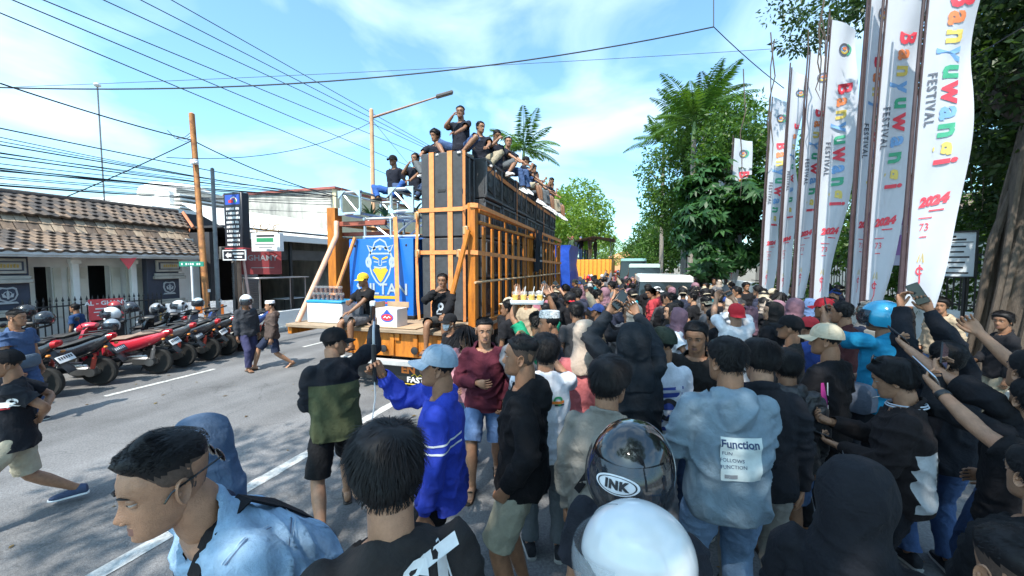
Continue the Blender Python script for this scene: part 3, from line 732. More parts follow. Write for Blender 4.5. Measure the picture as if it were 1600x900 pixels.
def ring2(x, y, r0, r1, mi=0, lay=1, a0=0, a1=2*pi, sy=1., n=24):
    A = np.linspace(a0, a1, n+1); V = [(x+r0*cos(a), y+sy*r0*sin(a)) for a in A]+[(x+r1*cos(a), y+sy*r1*sin(a)) for a in A]
    return (V, [(i, n+1+i, n+2+i, i+1) for i in range(n)], mi, lay)
def disc(x, y, r, sy=1., mi=0, lay=1, n=28, k=6):
    V = [(x, y)]+[(x+r*j/k*cos(a), y+sy*r*j/k*sin(a)) for j in range(1, k+1) for a in np.linspace(0, 2*pi, n, endpoint=False)]
    F = [(0, 1+i, 1+(i+1) % n) for i in range(n)]+[(1+j*n+i, 1+(j+1)*n+i, 1+(j+1)*n+(i+1) % n, 1+j*n+(i+1) % n) for j in range(k-1) for i in range(n)]
    return (V, F, mi, lay)
def stroke(pts, w, mi=0, lay=1):
    V, F = [], []
    for i, (x, y) in enumerate(pts):
        a = pts[max(i-1, 0)]; b = pts[min(i+1, len(pts)-1)]; dx, dy = b[0]-a[0], b[1]-a[1]; l = math.hypot(dx, dy) or 1
        ww = w[i] if isinstance(w, (list, tuple)) else w
        V += [(x-dy/l*ww/2, y+dx/l*ww/2), (x+dy/l*ww/2, y-dx/l*ww/2)]
        if i: F.append((2*i-2, 2*i-1, 2*i+1, 2*i))
    return (V, F, mi, lay)
# ------------------------------------------------------------------ ground, road, pavements
ASPH = mat('asphalt', (.150, .150, .155), .88, var=.34, vs=.55, bump=.8, bs=160, spec=.3)
def road_material():
    m = ASPH; nt = m.node_tree; N, L = nt.nodes, nt.links; b = N['Principled BSDF']
    src = b.inputs['Base Color'].links[0].from_socket
    t = N.new('ShaderNodeTexCoord'); n = N.new('ShaderNodeTexNoise'); n.inputs['Scale'].default_value = 55; n.inputs['Detail'].default_value = 5; L.new(t.outputs['Object'], n.inputs[0])
    r = N.new('ShaderNodeMapRange'); r.inputs[1].default_value = .3; r.inputs[2].default_value = .7; r.inputs[3].default_value = .72; r.inputs[4].default_value = 1.25; L.new(n.outputs[0], r.inputs[0])
    mu = N.new('ShaderNodeMix'); mu.data_type = 'RGBA'; mu.blend_type = 'MULTIPLY'; mu.inputs[0].default_value = 1; L.new(src, mu.inputs[6]); L.new(r.outputs[0], mu.inputs[7])
    mp_ = N.new('ShaderNodeMapping'); mp_.inputs['Scale'].default_value = (1.1, .09, 1); L.new(t.outputs['Object'], mp_.inputs[0])     # worn lanes along the street
    n2 = N.new('ShaderNodeTexNoise'); n2.inputs['Scale'].default_value = 1.3; n2.inputs['Detail'].default_value = 5; L.new(mp_.outputs[0], n2.inputs[0])
    r2 = N.new('ShaderNodeMapRange'); r2.inputs[1].default_value = .3; r2.inputs[2].default_value = .7; r2.inputs[3].default_value = .78; r2.inputs[4].default_value = 1.18; L.new(n2.outputs[0], r2.inputs[0])
    m2 = N.new('ShaderNodeMix'); m2.data_type = 'RGBA'; m2.blend_type = 'MULTIPLY'; m2.inputs[0].default_value = 1; L.new(mu.outputs[2], m2.inputs[6]); L.new(r2.outputs[0], m2.inputs[7])
    v = N.new('ShaderNodeTexVoronoi'); v.feature = 'DISTANCE_TO_EDGE'; v.inputs['Scale'].default_value = .55; n3 = N.new('ShaderNodeTexNoise'); n3.inputs['Scale'].default_value = 1.6; n3.inputs['Detail'].default_value = 6
    L.new(t.outputs['Object'], n3.inputs[0]); ad = N.new('ShaderNodeVectorMath'); ad.operation = 'ADD'; L.new(t.outputs['Object'], ad.inputs[0]); L.new(n3.outputs[1], ad.inputs[1]); L.new(ad.outputs[0], v.inputs[0])
    r3 = N.new('ShaderNodeMapRange'); r3.inputs[1].default_value = .002; r3.inputs[2].default_value = .009; r3.inputs[3].default_value = .78; r3.inputs[4].default_value = 1; L.new(v.outputs[0], r3.inputs[0])
    m3 = N.new('ShaderNodeMix'); m3.data_type = 'RGBA'; m3.blend_type = 'MULTIPLY'; m3.inputs[0].default_value = 1; L.new(m2.outputs[2], m3.inputs[6]); L.new(r3.outputs[0], m3.inputs[7])
    L.new(m3.outputs[2], b.inputs['Base Color'])
road_material()
CONC = mat('concrete', (.42, .41, .38), .9, var=.28, vs=1.8, bump=.5, bs=90)
EARTH = mat('earth', (.16, .14, .11), .95, var=.35, vs=.8, bump=.6, bs=30)
LINE = mat('road_paint', (.55, .55, .53), .8, var=.2, dark=(.22, .22, .22), vs=20, bump=.4, bs=140)
g = MB(); g.quad((-700, -300, -.01), (700, -300, -.01), (700, 1500, -.01), (-700, 1500, -.01)); g.build('ground', EARTH, kind='structure')
def strip(x0, x1, y0, y1, z, nx, ny, wob=0, seed=0):
    X, Y = np.meshgrid(np.linspace(x0, x1, nx), np.linspace(y0, y1, ny)); P = np.stack([X.ravel(), Y.ravel(), np.full(X.size, z)], 1)
    F = [(j*nx+i, j*nx+i+1, (j+1)*nx+i+1, (j+1)*nx+i) for j in range(ny-1) for i in range(nx-1)]
    return P, F
rd = MB(); rd.add(*strip(-10.9, 3.45, -40, 400, 0.002, 2, 12)); road = rd.build('road', ASPH, kind='structure')
def marking(x, y0, y1, w, seed=0):
    n = max(4, int((y1-y0)/.12)); rng = np.random.RandomState(seed); V, F = [], []
    for i in range(n+1):
        y = y0+(y1-y0)*i/n; a, b = rng.normal(0, .006, 2); V += [(x-w/2+a, y, .007), (x+w/2+b, y, .007)]
        if i: F.append((2*i-2, 2*i-1, 2*i+1, 2*i))
    m = MB(); m.add(V, F); return m.build('lane_line', LINE, road)
marking(-3.5, -8, 60, .14, 1)
for i, y in enumerate(np.arange(-12.05, 60, 4.0)): marking(-8.22, y, y+1.75 if i != 3 else y+1.75, .10, 5+i)
def pavement(name, x0, x1, kx, cols):
    p = MB(); p.add([(x0, -40, .12), (x1, -40, .12), (x1, 260, .12), (x0, 260, .12), (x0, -40, -.05), (x1, -40, -.05), (x1, 260, -.05), (x0, 260, -.05)], [(0, 1, 2, 3), (0, 4, 5, 1), (1, 5, 6, 2), (3, 2, 6, 7), (0, 3, 7, 4)])
    o = p.build(name, CONC, kind='structure', smooth=False)
    k = MB(); k.box((0, 0, .062), (.16, .972, .145), 0, .018); me = [k.mesh('kerb_stone', [c]) for c in cols]
    for i in range(44):
        s = bpy.data.objects.new('kerb_stone', me[(i//2) % len(me)]); link(s, o); s.location = (kx, -4.5+i*.985, 0); s.rotation_euler = (0, 0, random.Random(i).uniform(-.008, .008))
    far = MB(); far.box((kx, 140, .06), (.16, 200, .14), 0, .018); far.build('kerb', cols[-1], o); return o
KB, KW = mat('kerb_blue', (.03, .16, .36), .75, var=.4, vs=9, bump=.4, bs=80), mat('kerb_white', (.55, .55, .53), .8, var=.3, vs=9, bump=.4, bs=80)
pavement('pavement_left', -12.55, -10.98, -10.90, [CONC, CONC])
pavement('pavement_right', 3.53, 9.5, 3.45, [KB, KW])

# ------------------------------------------------------------------ shop with the tiled roof
PLASTER = mat('plaster_white', (.80, .79, .76), .85, var=.14, vs=1.4, bump=.25, bs=45)
CREAM = mat('shutter_cream', (.74, .71, .63), .7, var=.1, vs=3, bump=.15, bs=60)
NAVY = mat('pilaster_navy', (.035, .042, .065), .6, var=.25, vs=3)
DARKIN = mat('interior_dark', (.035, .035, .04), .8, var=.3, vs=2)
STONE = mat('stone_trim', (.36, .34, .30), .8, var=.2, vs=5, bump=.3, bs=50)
GOLD = mat('gold_paint', (.42, .28, .07), .5, var=.25, vs=12)
SILV = mat('silver_paint', (.38, .40, .42), .45, var=.2, vs=20)
TILES = [mat('roof_tile_%d' % i, c, .85, var=.35, vs=9, bump=.5, bs=60) for i, c in enumerate([(.125, .090, .068), (.082, .064, .052), (.175, .122, .086), (.055, .046, .042)])]
GUT = mat('gutter_white', (.55, .56, .57), .6, var=.25, vs=2, dark=(.34, .33, .32))
shop = empty('shop_house', (-13, 6, 0), 0, 'low white shop with brown wavy roof tiles and navy emblem pilasters', 'building')
def sh(name, mats, fn, parent=shop, ang=35):
    m = MB(); fn(m); o = m.build(name, mats, parent, True, ang); 
    o.matrix_parent_inverse = Matrix.Identity(4)
    if parent is shop: o.location = -Vector(shop.location)
    return o
def wbox(m, x0, x1, y0, y1, z0, z1, mi=0, b=0): m.box(((x0+x1)/2, (y0+y1)/2, (z0+z1)/2), (x1-x0, y1-y0, z1-z0), mi, b)
YB0, YB1 = -2., 8.75
def f(m):      # front wall with openings between Y bands
    ops = [(5.2, 5.47), (6.12, 6.54)]
    ys = [YB0, 5.2, 5.47, 6.12, 6.54, YB1]
    for a, b in ((ys[0], ys[1]), (ys[2], ys[3]), (ys[4], ys[5])): wbox(m, -13.3, -13.1, a, b, .1, 2.6)
    wbox(m, -13.3, -13.1, 5.2, 5.47, .1, .95); wbox(m, -13.3, -13.1, 5.2, 5.47, 2.12, 2.6); wbox(m, -13.3, -13.1, 6.12, 6.54, 2.15, 2.6)
    wbox(m, -16.5, -13.3, YB1-.2, YB1, .1, 3.0); wbox(m, -16.5, -16.3, YB0, YB1-.2, .1, 3)
sh('wall', PLASTER, f)
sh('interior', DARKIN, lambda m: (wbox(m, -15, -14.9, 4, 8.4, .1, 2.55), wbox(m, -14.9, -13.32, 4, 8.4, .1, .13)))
sh('porch_ceiling', PLASTER, lambda m: wbox(m, -13.08, -12.2, YB0, 8.3, 2.36, 2.40))
for y0, y1 in ((5.06, 5.18), (5.49, 5.62), (5.74, 6.09), (6.56, 6.74), (6.87, 7.22)):
    s_ = sh('shutter', CREAM, lambda m: wbox(m, -13.09, -13.05, y0, y1, .95 if y0 > 5.7 else .92, 2.1, 0, .006))
    for k in range(9):
        q = MB(); q.box((-13.035, (y0+y1)/2, 1.84+k*.026), (.02, (y1-y0)*.8, .016), 0, .003); q.build('louvre', CREAM, s_)
for y in (5.68, 6.80, 7.30): sh('porch_column', PLASTER, lambda m: (wbox(m, -12.72, -12.60, y-.06, y+.06, .1, 2.36, 0, .01), wbox(m, -12.75, -12.57, y-.09, y+.09, 2.2, 2.30, 0, .01), wbox(m, -12.75, -12.57, y-.09, y+.09, .1, .3, 0, .01)))
for y in (4.62, 5.02, 7.33): pass
def pilaster(y0, y1):
    o = sh('pilaster', NAVY, lambda m: wbox(m, -12.62, -12.42, y0, y1, .1, 2.36, 0, .01))
    yc = (y0+y1)/2+(0 if y0 < 6 else .12); w = min(.62, y1-y0-.1)
    tmp_off = [24*i for i in range(6)]
    def plq(m): 
        wbox(m, -12.42, -12.36, yc-w/2, yc+w/2, 1.98, 2.30, 0, .012); wbox(m, -12.42, -12.34, yc-w/2-.04, yc+w/2+.05, 1.86, 1.94, 0, .01); wbox(m, -12.42, -12.31, yc-w/2-.07, yc+w/2+.07, 1.78, 1.86, 0, .01)
        wbox(m, -12.42, -12.33, yc-w/2-.04, yc+w/2+.04, 1.16, 1.22, 0, .01); wbox(m, -12.42, -12.30, yc-w/2-.08, yc+w/2+.08, 1.08, 1.16, 0, .01); wbox(m, -12.42, -12.34, yc-w/2, yc+w/2, .12, 1.0, 0, .01)
    tmp = MB(); plq(tmp)
    for i in range(6):
        q_ = MB(); q_.add(tmp.v[i], [tuple(j-tmp_off[i] for j in f_) for f_ in tmp.f if tmp_off[i] <= f_[0] < tmp_off[i]+24]); q_.build('stone_trim', STONE, o)
    R90 = Matrix(((0, 0, 1), (1, 0, 0), (0, 1, 0)))      # x right -> +Y, y up -> +Z, normal -> +X
    e = MB(); T = lambda x, z: place(R90, (x, yc, z))
    sh_ = [(-.11, .11), (-.07, .135), (0, .12), (.07, .135), (.11, .11), (.125, .0), (.09, -.09), (0, -.14), (-.09, -.09), (-.125, .0)]
    e.prism([(a*1.2, b*1.2) for a, b in sh_], 0, .02, 0, T(-12.42, 1.54)); e.prism([(a*.95, b*.95) for a, b in sh_], .02, .03, 1, T(-12.42, 1.54))
    V, F, *_ = ring2(0, 0, .05, .065); 
    e.add([(a, b, .034) for a, b in V], F, 0, T(-12.42, 1.55)); e.prism([(-.012, -.09), (.012, -.09), (.02, .02), (0, .1), (-.02, .02)], .03, .045, 0, T(-12.42, 1.54))
    for s in (-1, 1): e.prism([(s*.02, -.06), (s*.07, -.05), (s*.085, .03), (s*.04, .0)], .03, .042, 0, T(-12.42, 1.54))
    e.prism([(-.12, -.15), (.12, -.15), (.15, -.19), (-.15, -.19)], 0, .03, 0, T(-12.42, 1.54)); sh('emblem', [SILV, NAVY], lambda m: m.__dict__.update(e.__dict__), o)
    q = MB(); q.prism([(-w*.42, -.10), (w*.42, -.10), (w*.42, .10), (-w*.42, .10)], 0, .008, 0, T(-12.355, 2.14)); q.prism([(-w*.36, -.075), (w*.36, -.075), (w*.36, .075), (-w*.36, .075)], .008, .012, 1, T(-12.355, 2.14))
    for k in range(7): q.prism([(-w*.25+k*w*.08, -.03), (-w*.2+k*w*.08, -.04), (-w*.19+k*w*.08, .03+.02*(k % 2)), (-w*.24+k*w*.08, .04)], .012, .02, 2, T(-12.355, 2.14))
    sh('plaque', [NAVY, STONE, GOLD], lambda m: m.__dict__.update(q.__dict__), o)
    gq = MB(); gq.prism([(-w*.5, -.3), (w*.5, -.3), (w*.5, .3), (-w*.5, .3)], 0, .012, 0, T(-12.34, .62)); gq.prism([(-w*.4, -.24), (w*.4, -.24), (w*.4, .24), (-w*.4, .24)], .012, .02, 1, T(-12.34, .62)); sh('base_panel', [GOLD, STONE], lambda m: m.__dict__.update(gq.__dict__), o)
    for c in o.children: c.location = (0, 0, 0)
pilaster(4.2, 4.86); pilaster(6.98, 7.74)
# roof: three tiers of tiles, each tile a part
def skew(x): return 8.15+(-12-x)*.42
roof = sh('roof', TILES[3], lambda m: [m.add([(xa, YB0, za), (xa, skew(xa), za), (xb, skew(xb), zb), (xb, YB0, zb)], [(0, 1, 2, 3)]) for xa, za, xb, zb in ((-12.08, 2.46, -13.62, 3.03), (-13.45, 2.97, -13.70, 3.34), (-13.66, 3.36, -14.62, 3.93), (-14.62, 3.93, -16.6, 3.0))])
def tile_mesh(w, l, amp, m_):
    n = 6; V = []; F = []
    for j, (yy, zz) in enumerate(((0, .020), (l, .0))):
        for i in range(n+1):
            u = i/n; V.append((u*w, yy, zz+amp*sin(u*2*pi)*1.0))
    V += [(v[0], v[1]+.004, v[2]-.055) for v in V[:n+1]]
    for i in range(n): F += [(i, i+1, n+2+i, n+1+i), (i+1, i, 2*n+2+i, 2*n+3+i)]
    m = MB(); m.add(V, F); return m.mesh('tile', [m_], True, 50)
TM = [tile_mesh(.212, .27, .017, t) for t in TILES]; TF = [tile_mesh(.190, .27, .004, t) for t in (TILES[2], mat('roof_tile_pale', (.33, .25, .18), .85, var=.3, vs=8), TILES[0])]
rr = random.Random(5); ntile = 0; farT = MB()
def tier(xa, za, xb, zb, ms, w, l):
    global ntile
    d = Vector((xb-xa, 0, zb-za)); L = d.length; d.normalize(); nr = max(1, round(L/(l*.86)))
    M = Matrix(((0, d.x, 0), (1, 0, 0), (0, d.z, 1))); up = Vector((-d.z, 0, d.x)); up = up if up.z > 0 or up.x > 0 else -up
    M = Matrix((Vector((0, 1, 0)), d, up)).transposed()
    for r in range(nr):
        p = Vector((xa, 0, za))+d*(L*r/nr)-d*.05+up*.03; y = skew(p.x)-w
        while y > 3.75:
            o = bpy.data.objects.new('tile', rr.choice(ms)); link(o, roof); o.matrix_basis = place(M @ Matrix.Rotation(rr.uniform(-.02, .02), 3, 'Z'), (p.x, y, p.z+rr.uniform(-.004, .006))); ntile += 1; y -= w*.985
tier(-12.08, 2.46, -13.50, 2.99, TM, .212, .27); tier(-13.42, 2.98, -13.70, 3.36, TF, .205, .27); tier(-13.60, 3.36, -14.62, 3.93, TM, .212, .27)
sh('ridge', TILES[3], lambda m: [m.tube([(-14.62, y, 3.95), (-14.62, y+.40, 3.96)], [.085, .075], 10, 0) for y in np.arange(3, 9.1, .36)])
sh('gutter', GUT, lambda m: (m.box((-12.07, (YB0+8.2)/2, 2.44), (.05, 8.2-YB0, .13), 0, .01), m.box((-12.12, (YB0+8.25)/2, 2.36), (.10, 8.25-YB0, .05), 0, .01)))
sh('gable_board', mat('terracotta', (.42, .15, .07), .8, var=.25, vs=5), lambda m: m.loft([np.array(r) for r in ([(-13.4, 8.78, 3.36), (-13.4, 8.84, 3.30), (-13.4, 8.9, 3.36), (-13.4, 8.84, 3.42)], [(-14.65, 9.3, 3.95), (-14.65, 9.36, 3.89), (-14.65, 9.42, 3.97), (-14.65, 9.36, 4.02)])]))
sh('gable_wall', mat('terracotta', (.42, .15, .07)), lambda m: m.add([(-13.45, 8.77, 3.3), (-14.6, 9.26, 3.9), (-16.4, 9.3, 3.0), (-13.72, 8.87, 3.0)], [(0, 1, 2, 3)]))
# railing in front of the shop, each bar a part
IRON = mat('iron_black', (.02, .02, .022), .55, var=.3, vs=15)
rl = empty('railing', (-12.2, 5.9, .12), 0, 'black iron railing with pointed bars in front of the white shop', 'railing')
for z in (.28, 1.12): 
    m = MB(); m.box((0, 0, z), (.03, 2.5, .03), 0, .004); m.build('rail', IRON, rl)
bm_ = MB(); bm_.box((0, 0, .62), (.018, .018, 1.16)); bm_.lathe([(.0, 1.2), (.022, 1.24), (.012, 1.28), (.0, 1.34)][::-1], 6); bar = bm_.mesh('bar', [IRON])
for i in range(26): o = bpy.data.objects.new('bar', bar); link(o, rl); o.location = (0, -1.25+i*.1, 0)
def board(name, c, w, h, M, mats, shapes, label, cat, th=.02, frame_m=None):
    """a flat sign: panel, frame and the writing on it"""
    o = empty(name, c, 0, label, cat); o.matrix_world = place(M, c)
    p = MB(); p.box((0, 0, -th/2), (w, h, th), 0, .004); p.build('panel', mats[0], o)
    if frame_m:
        fm = MB()
        for (x, y, a, b) in ((0, h/2, w+.03, .03), (0, -h/2, w+.03, .03), (w/2, 0, .03, h-.03), (-w/2, 0, .03, h-.03)): fm.box((x, y, 0), (a, b, th+.016), 0, .003)
        fm.build('frame', frame_m, o)
    if shapes:
        t = MB()
        for V, F, mi, lay in shapes: t.add([(x, y, .002+.0012*lay) for x, y, *_ in V], F, mi)
        t.build('lettering', mats[1:], o, False)
    return o
def facing(dx, dy): return frame((dx, dy, 0), (0, 0, 1))
REDV = mat('red_vinyl', (.62, .07, .08), .55, var=.12, vs=4, fold=.3, fs=4)
board('banner', (-12.12, 5.96, 1.10), .62, .50, facing(1, -.12), [REDV, PW], [txt('AL - GHANY', .135, 0, .15, 0, bold=.004), rect(0, .02, .4, .03, 0, 1, 2), rect(0, -.06, .46, .022, 0, 1, 2), rect(0, -.14, .36, .022, 0, 1, 2)], 'small red banner with white letters tied to the black railing', 'banner')
pn = MB(); pn.prism([(-.16, .13), (.16, .13), (0, -.17)], -.003, .003); po = pn.build('pennant', REDV, None, label='red triangular pennant hanging under the shop gutter', cat='pennant'); po.matrix_world = place(facing(1, -.35), (-12.1, 6.42, 2.22))
# white building with louvres behind
wb = empty('white_building', (-19, 12, 0), 0, 'white rendered building with stepped louvre crown behind the tiled roof', 'building')
def wp(name, m_, fn): 
    m = MB(); fn(m); o = m.build(name, m_, wb); o.location = (19, -12, 0); return o
wp('wall', PLASTER, lambda m: wbox(m, -24, -18, 10.4, 15.5, 0, 4.5)); wp('upper_wall', PLASTER, lambda m: (wbox(m, -23.5, -18.3, 11.2, 14.0, 4.5, 5.2), m.lathe([(1.35, 5.2), (1.3, 5.5), (1.0, 5.72), (.1, 5.78)], 24, 0, Matrix.Translation((-19.7, 12.4, 0)))))
for k in range(4): wp('louvre_slab', PLASTER, lambda m: wbox(m, -18.28, -17.95, 11.35, 13.6, 4.55+k*.17, 4.62+k*.17, 0, .01))
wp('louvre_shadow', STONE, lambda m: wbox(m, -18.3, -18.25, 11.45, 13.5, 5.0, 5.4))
# long shop with white awning and dirty side wall
b2 = empty('awning_shop', (-13, 12, 0), 0, 'dark open shopfront under a long white metal awning and grimy wall', 'building')
def b2p(name, m_, fn, smooth=True):
    m = MB(); fn(m); o = m.build(name, m_, b2, smooth); o.location = (13, -12, 0); return o
GRIME = mat('grimy_wall', (.50, .48, .43), .9, var=.3, vs=1.3, dark=(.17, .17, .16), bump=.4, bs=30, stretch=(1.5, 1.5, .5))
b2p('side_wall', GRIME, lambda m: (wbox(m, -19, -12.6, 14.0, 14.2, 0, 5.5)), False); b2p('street_wall', mat('wall_cream', (.62, .54, .36), .85, var=.15, vs=2), lambda m: wbox(m, -12.6, -12.4, 14.0, 22, 3.3, 5.5), False)
b2p('coping', mat('coping_red', (.33, .10, .08), .8, var=.3, vs=4), lambda m: (wbox(m, -19, -12.35, 13.9, 14.3, 5.5, 5.6), wbox(m, -12.7, -12.32, 14.3, 22, 5.5, 5.6)))
AWN = mat('awning_white', (.72, .72, .71), .5, var=.1, vs=1.2, bump=.1, bs=12)
def awn(m):
    n = 60
    for i in range(n):
        y = 9.0+i*.15; m.box((0, 0, 0), (2.4, .135, .03), 0, .006, place(Matrix.Rotation(.42, 3, 'Y'), (-13.05, y, 3.72)))
b2p('awning', AWN, awn); b2p('awning_edge', AWN, lambda m: wbox(m, -12.0, -11.96, 8.95, 18, 3.02, 3.25, 0, .01))
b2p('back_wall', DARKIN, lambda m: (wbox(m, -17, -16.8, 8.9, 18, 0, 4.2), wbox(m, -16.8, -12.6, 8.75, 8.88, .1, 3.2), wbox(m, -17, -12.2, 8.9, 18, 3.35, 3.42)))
for y in (9.3, 11.4, 13.6, 15.8): b2p('post', IRON, lambda m: wbox(m, -12.35, -12.25, y, y+.1, .1, 3.3, 0, .01))
b2p('fascia', mat('fascia_brown', (.09, .085, .08), .7, var=.3, vs=3), lambda m: wbox(m, -12.5, -12.4, 8.95, 18, 2.35, 2.75, 0, .01))
for y0, y1 in ((9.5, 10.4), (14.2, 15.4)): b2p('roller_shutter', mat('shutter_grey', (.20, .20, .21), .5, var=.2, vs=3), lambda m: [wbox(m, -12.72-.012*(k % 2), -12.66, y0, y1, .12+k*.075, .19+k*.075, 0, .01) for k in range(29)])
b2p('shop_table', mat('steel_table', (.45, .46, .48), .35, metal=.8, var=.1), lambda m: (wbox(m, -12.2, -11.3, 9.3, 11.3, 1.72, 1.76, 0, .01), [wbox(m, x-.02, x+.02, y-.02, y+.02, .12, 1.72) for x in (-12.1, -11.4) for y in (9.4, 11.2)]))
tb = empty('folding_table', (-12.9, 11.9, .12), 0, 'small metal table inside the dark shopfront', 'table'); m = MB(); m.box((0, 0, .74), (.6, 1.0, .03), 0, .005); m.build('tabletop', WHITEP, tb)
for x, y in ((-.25, -.45), (.25, -.45), (-.25, .45), (.25, .45)): m = MB(); m.box((x, y, .36), (.025, .025, .72)); m.build('leg', IRON, tb)
st = empty('stool', (-12.6, 12.7, .12), 0, 'green plastic stool beside the metal table', 'stool'); m = MB(); m.box((0, 0, .44), (.32, .32, .03), 0, .01); GP = mat('green_plastic', (.03, .25, .14), .45); m.build('seat', GP, st)
for x, y in ((-.13, -.13), (.13, -.13), (-.13, .13), (.13, .13)): m = MB(); m.tube([(x, y, .43), (x*1.15, y*1.15, 0)], .018, 6); m.build('leg', GP, st)
lw = MB(); wbox(lw, -11.35, -11.2, 8.6, 16, .1, .62, 0, .015); lw.build('low_wall', PLASTER, None, label='low white wall along the pavement behind the orange poles', cat='wall')
bn = board('banner', (-11.6, 7.75, .85), 1.5, .55, facing(1, -.45), [WHITEC, PGY, PO, PK], [rect(-.05, .05, .16, .2, 1, 1, 2), rect(.45, .0, .14, .34, 1, 1, 2), rect(-.5, .05, .1, .14, 0, 1, 2), stroke([(-.7, -.17), (-.3, -.1), (.1, -.2), (.7, -.12)], .05, 2)], 'white cloth banner with dark marks hung between the roadside poles', 'banner')
rb = board('shop_sign', (-11.9, 9.9, 2.28), 1.25, .85, facing(.55, -1), [mat('sign_maroon', (.22, .025, .03), .5, var=.1, vs=3), PGY, PW], [txt('GHAMY', .26, .05, .12, 0, bold=.004), rect(.05, -.2, .7, .025, 0, 1, 2)], 'dark red shop sign with pale letters behind the black pylon sign', 'sign')

# ------------------------------------------------------------------ poles, signs, lamp
RUST = mat('rusty_paint', (.40, .17, .05), .75, var=.45, vs=7, dark=(.16, .06, .03), bump=.3, bs=50)
GPOLE = mat('grey_pole', (.16, .17, .18), .6, var=.25, vs=6)
def pole(x, y, h, r, m_, label, lean=(0, 0), name='pole', extra=None):
    o = empty(name, (x, y, .12), 0, label, 'pole'); m = MB(); m.lathe([(r, 0), (r*1.02, h*.02), (r*.98, h*.5), (r*.9, h*.5+.01), (r*.85, h), (r*.3, h+.03)], 14, 0, Matrix.Shear('XY', 4, (lean[0], lean[1])) if any(lean) else None); m.build('shaft', m_, o)
    b = MB(); b.box((0, 0, .012), (r*4, r*4, .024), 0, .005); b.build('base_plate', m_, o); return o
p1 = pole(-11, 7.52, 5.98, .075, RUST, 'tall rusty orange steel pole carrying cables and a small camera', (.0, -.03))
m = MB(); m.box((.11, -.24, 4.72), (.16, .13, .13), 0, .015); m.tube([(.0, -.15, 4.75), (.1, -.2, 4.75)], .02, 6); m.sphere((.2, -.26, 4.70), .035, 8, 6); m.build('camera_box', WHITEP, p1)
m = MB(); [m.tube([(0, -.17, 5.35+.1*k), (-.12, -.28, 5.25+.06*k), (-.3, -.4, 5.32), (-.42, -.5, 5.5)], .008, 5) for k in range(3)]; m.build('cable_loop', BLACKP, p1)
p2 = pole(-11, 7.80, 4.68, .055, GPOLE, 'slim dark grey steel pole beside the rusty one')
for p, z in ((p1, 1.35), (p2, 1.05)): m = MB(); m.box((.075, 0, z), (.012, .07, .08), 0, .002); m.build('sticker', PW, p)
gs = empty('street_sign', (-10.98, 7.15, .12), 0, 'green street name plate on a thin white post', 'sign'); m = MB(); m.tube([(0, 0, 0), (0, 0, 2.02)], .028, 10); m.build('post', WHITEP, gs)
m = MB(); m.box((0, 0, 2.07), (.62, .02, .13), 0, .004, Matrix.Rotation(.35, 4, 'Z')); m.build('plate', mat('sign_green', (.02, .22, .15), .5, var=.1), gs)
m = MB(); [m.add([(x, y-.0125, z) for x, z, y in ((-.25+k*.055, 2.045, 0), (-.215+k*.055, 2.045, 0), (-.215+k*.055, 2.095, 0), (-.25+k*.055, 2.095, 0))], [(0, 1, 2, 3)], 0, Matrix.Rotation(.35, 4, 'Z')) for k in range(9) if k not in (1, 6)]; m.build('lettering', PW, gs)
py = empty('pylon_sign', (-10.95, 8.4, .12), 0, 'black pylon sign with blue logo and rows of white lettering', 'sign')
m = MB(); m.tube([(0, 0, 0), (0, 0, 2.6)], .055, 12); m.build('post', mat('brown_post', (.22, .13, .09), .7, var=.3), py)
bx_ = MB(); bx_.box((0, 0, 3.32), (.70, .24, 1.60), 0, .02); bx_.build('cabinet', mat('sign_black', (.02, .02, .028), .4, var=.2, vs=4), py); m = MB(); m.box((0, -.005, 2.525), (.72, .25, .03), 0, .004); m.build('edge_strip', pr('sign_red', (.5, .06, .07)), py)
RY = Matrix.Rotation(pi/2, 3, 'X')
def on_back(mb, shapes, x, y, z):
    for V, F, mi, lay in shapes: mb.add([(x+a, y-.002-.0012*lay, z+b) for a, b, *_ in V], F, mi)
m = MB(); on_back(m, [rect(0, 0, .56, .28, 0, 0, 2), ring2(.03, -.05, .08, .115, 1, 1, 0, pi), ring2(.05, -.06, .11, .14, 2, 2, .0, pi*.8), rect(-.06, -.05, .18, .08, 1, 2, 2), rect(.12, -.05, .07, .08, 3, 2, 2)], 0, -.12, 3.92); m.build('logo_panel', [PB, PR, PW, PG], py, False)
for k in range(9):
    m = MB(); rq = random.Random(k); xs = -.25; z = 3.66-k*.128
    while xs < .22: w = rq.uniform(.03, .05); on_back(m, [rect(xs+w/2, rq.uniform(-.004, .004), w, .066, 0, 0, 1)], 0, -.12, z); xs += w+(.012 if rq.random() < .75 else .045)
    m.build('lettering', PW, py, False)
ar = board('arrow_sign', (-10.92, 8.26, 2.45), .86, .27, facing(0, -1), [mat('sign_black', (.02, .02, .03)), PW], [blob([(-.36, 0), (-.24, .09), (-.24, .045), (-.12, .045), (-.12, -.045), (-.24, -.045), (-.24, -.09)]), rect(.14, .045, .42, .05, 0, 1, 2), rect(.14, -.05, .3, .045, 0, 1, 2)], 'white framed arrow sign pointing left under the black pylon', 'sign', frame_m=PW)
ps = MB(); ps.tube([(-10.9, 8.75, .12), (-10.95, 8.45, 3.2)], .035, 10); ps.build('leaning_pole', mat('pole_pink', (.60, .40, .36), .6, var=.25, vs=5), None, label='thin pale pink pole leaning beside the pylon sign', cat='pole')
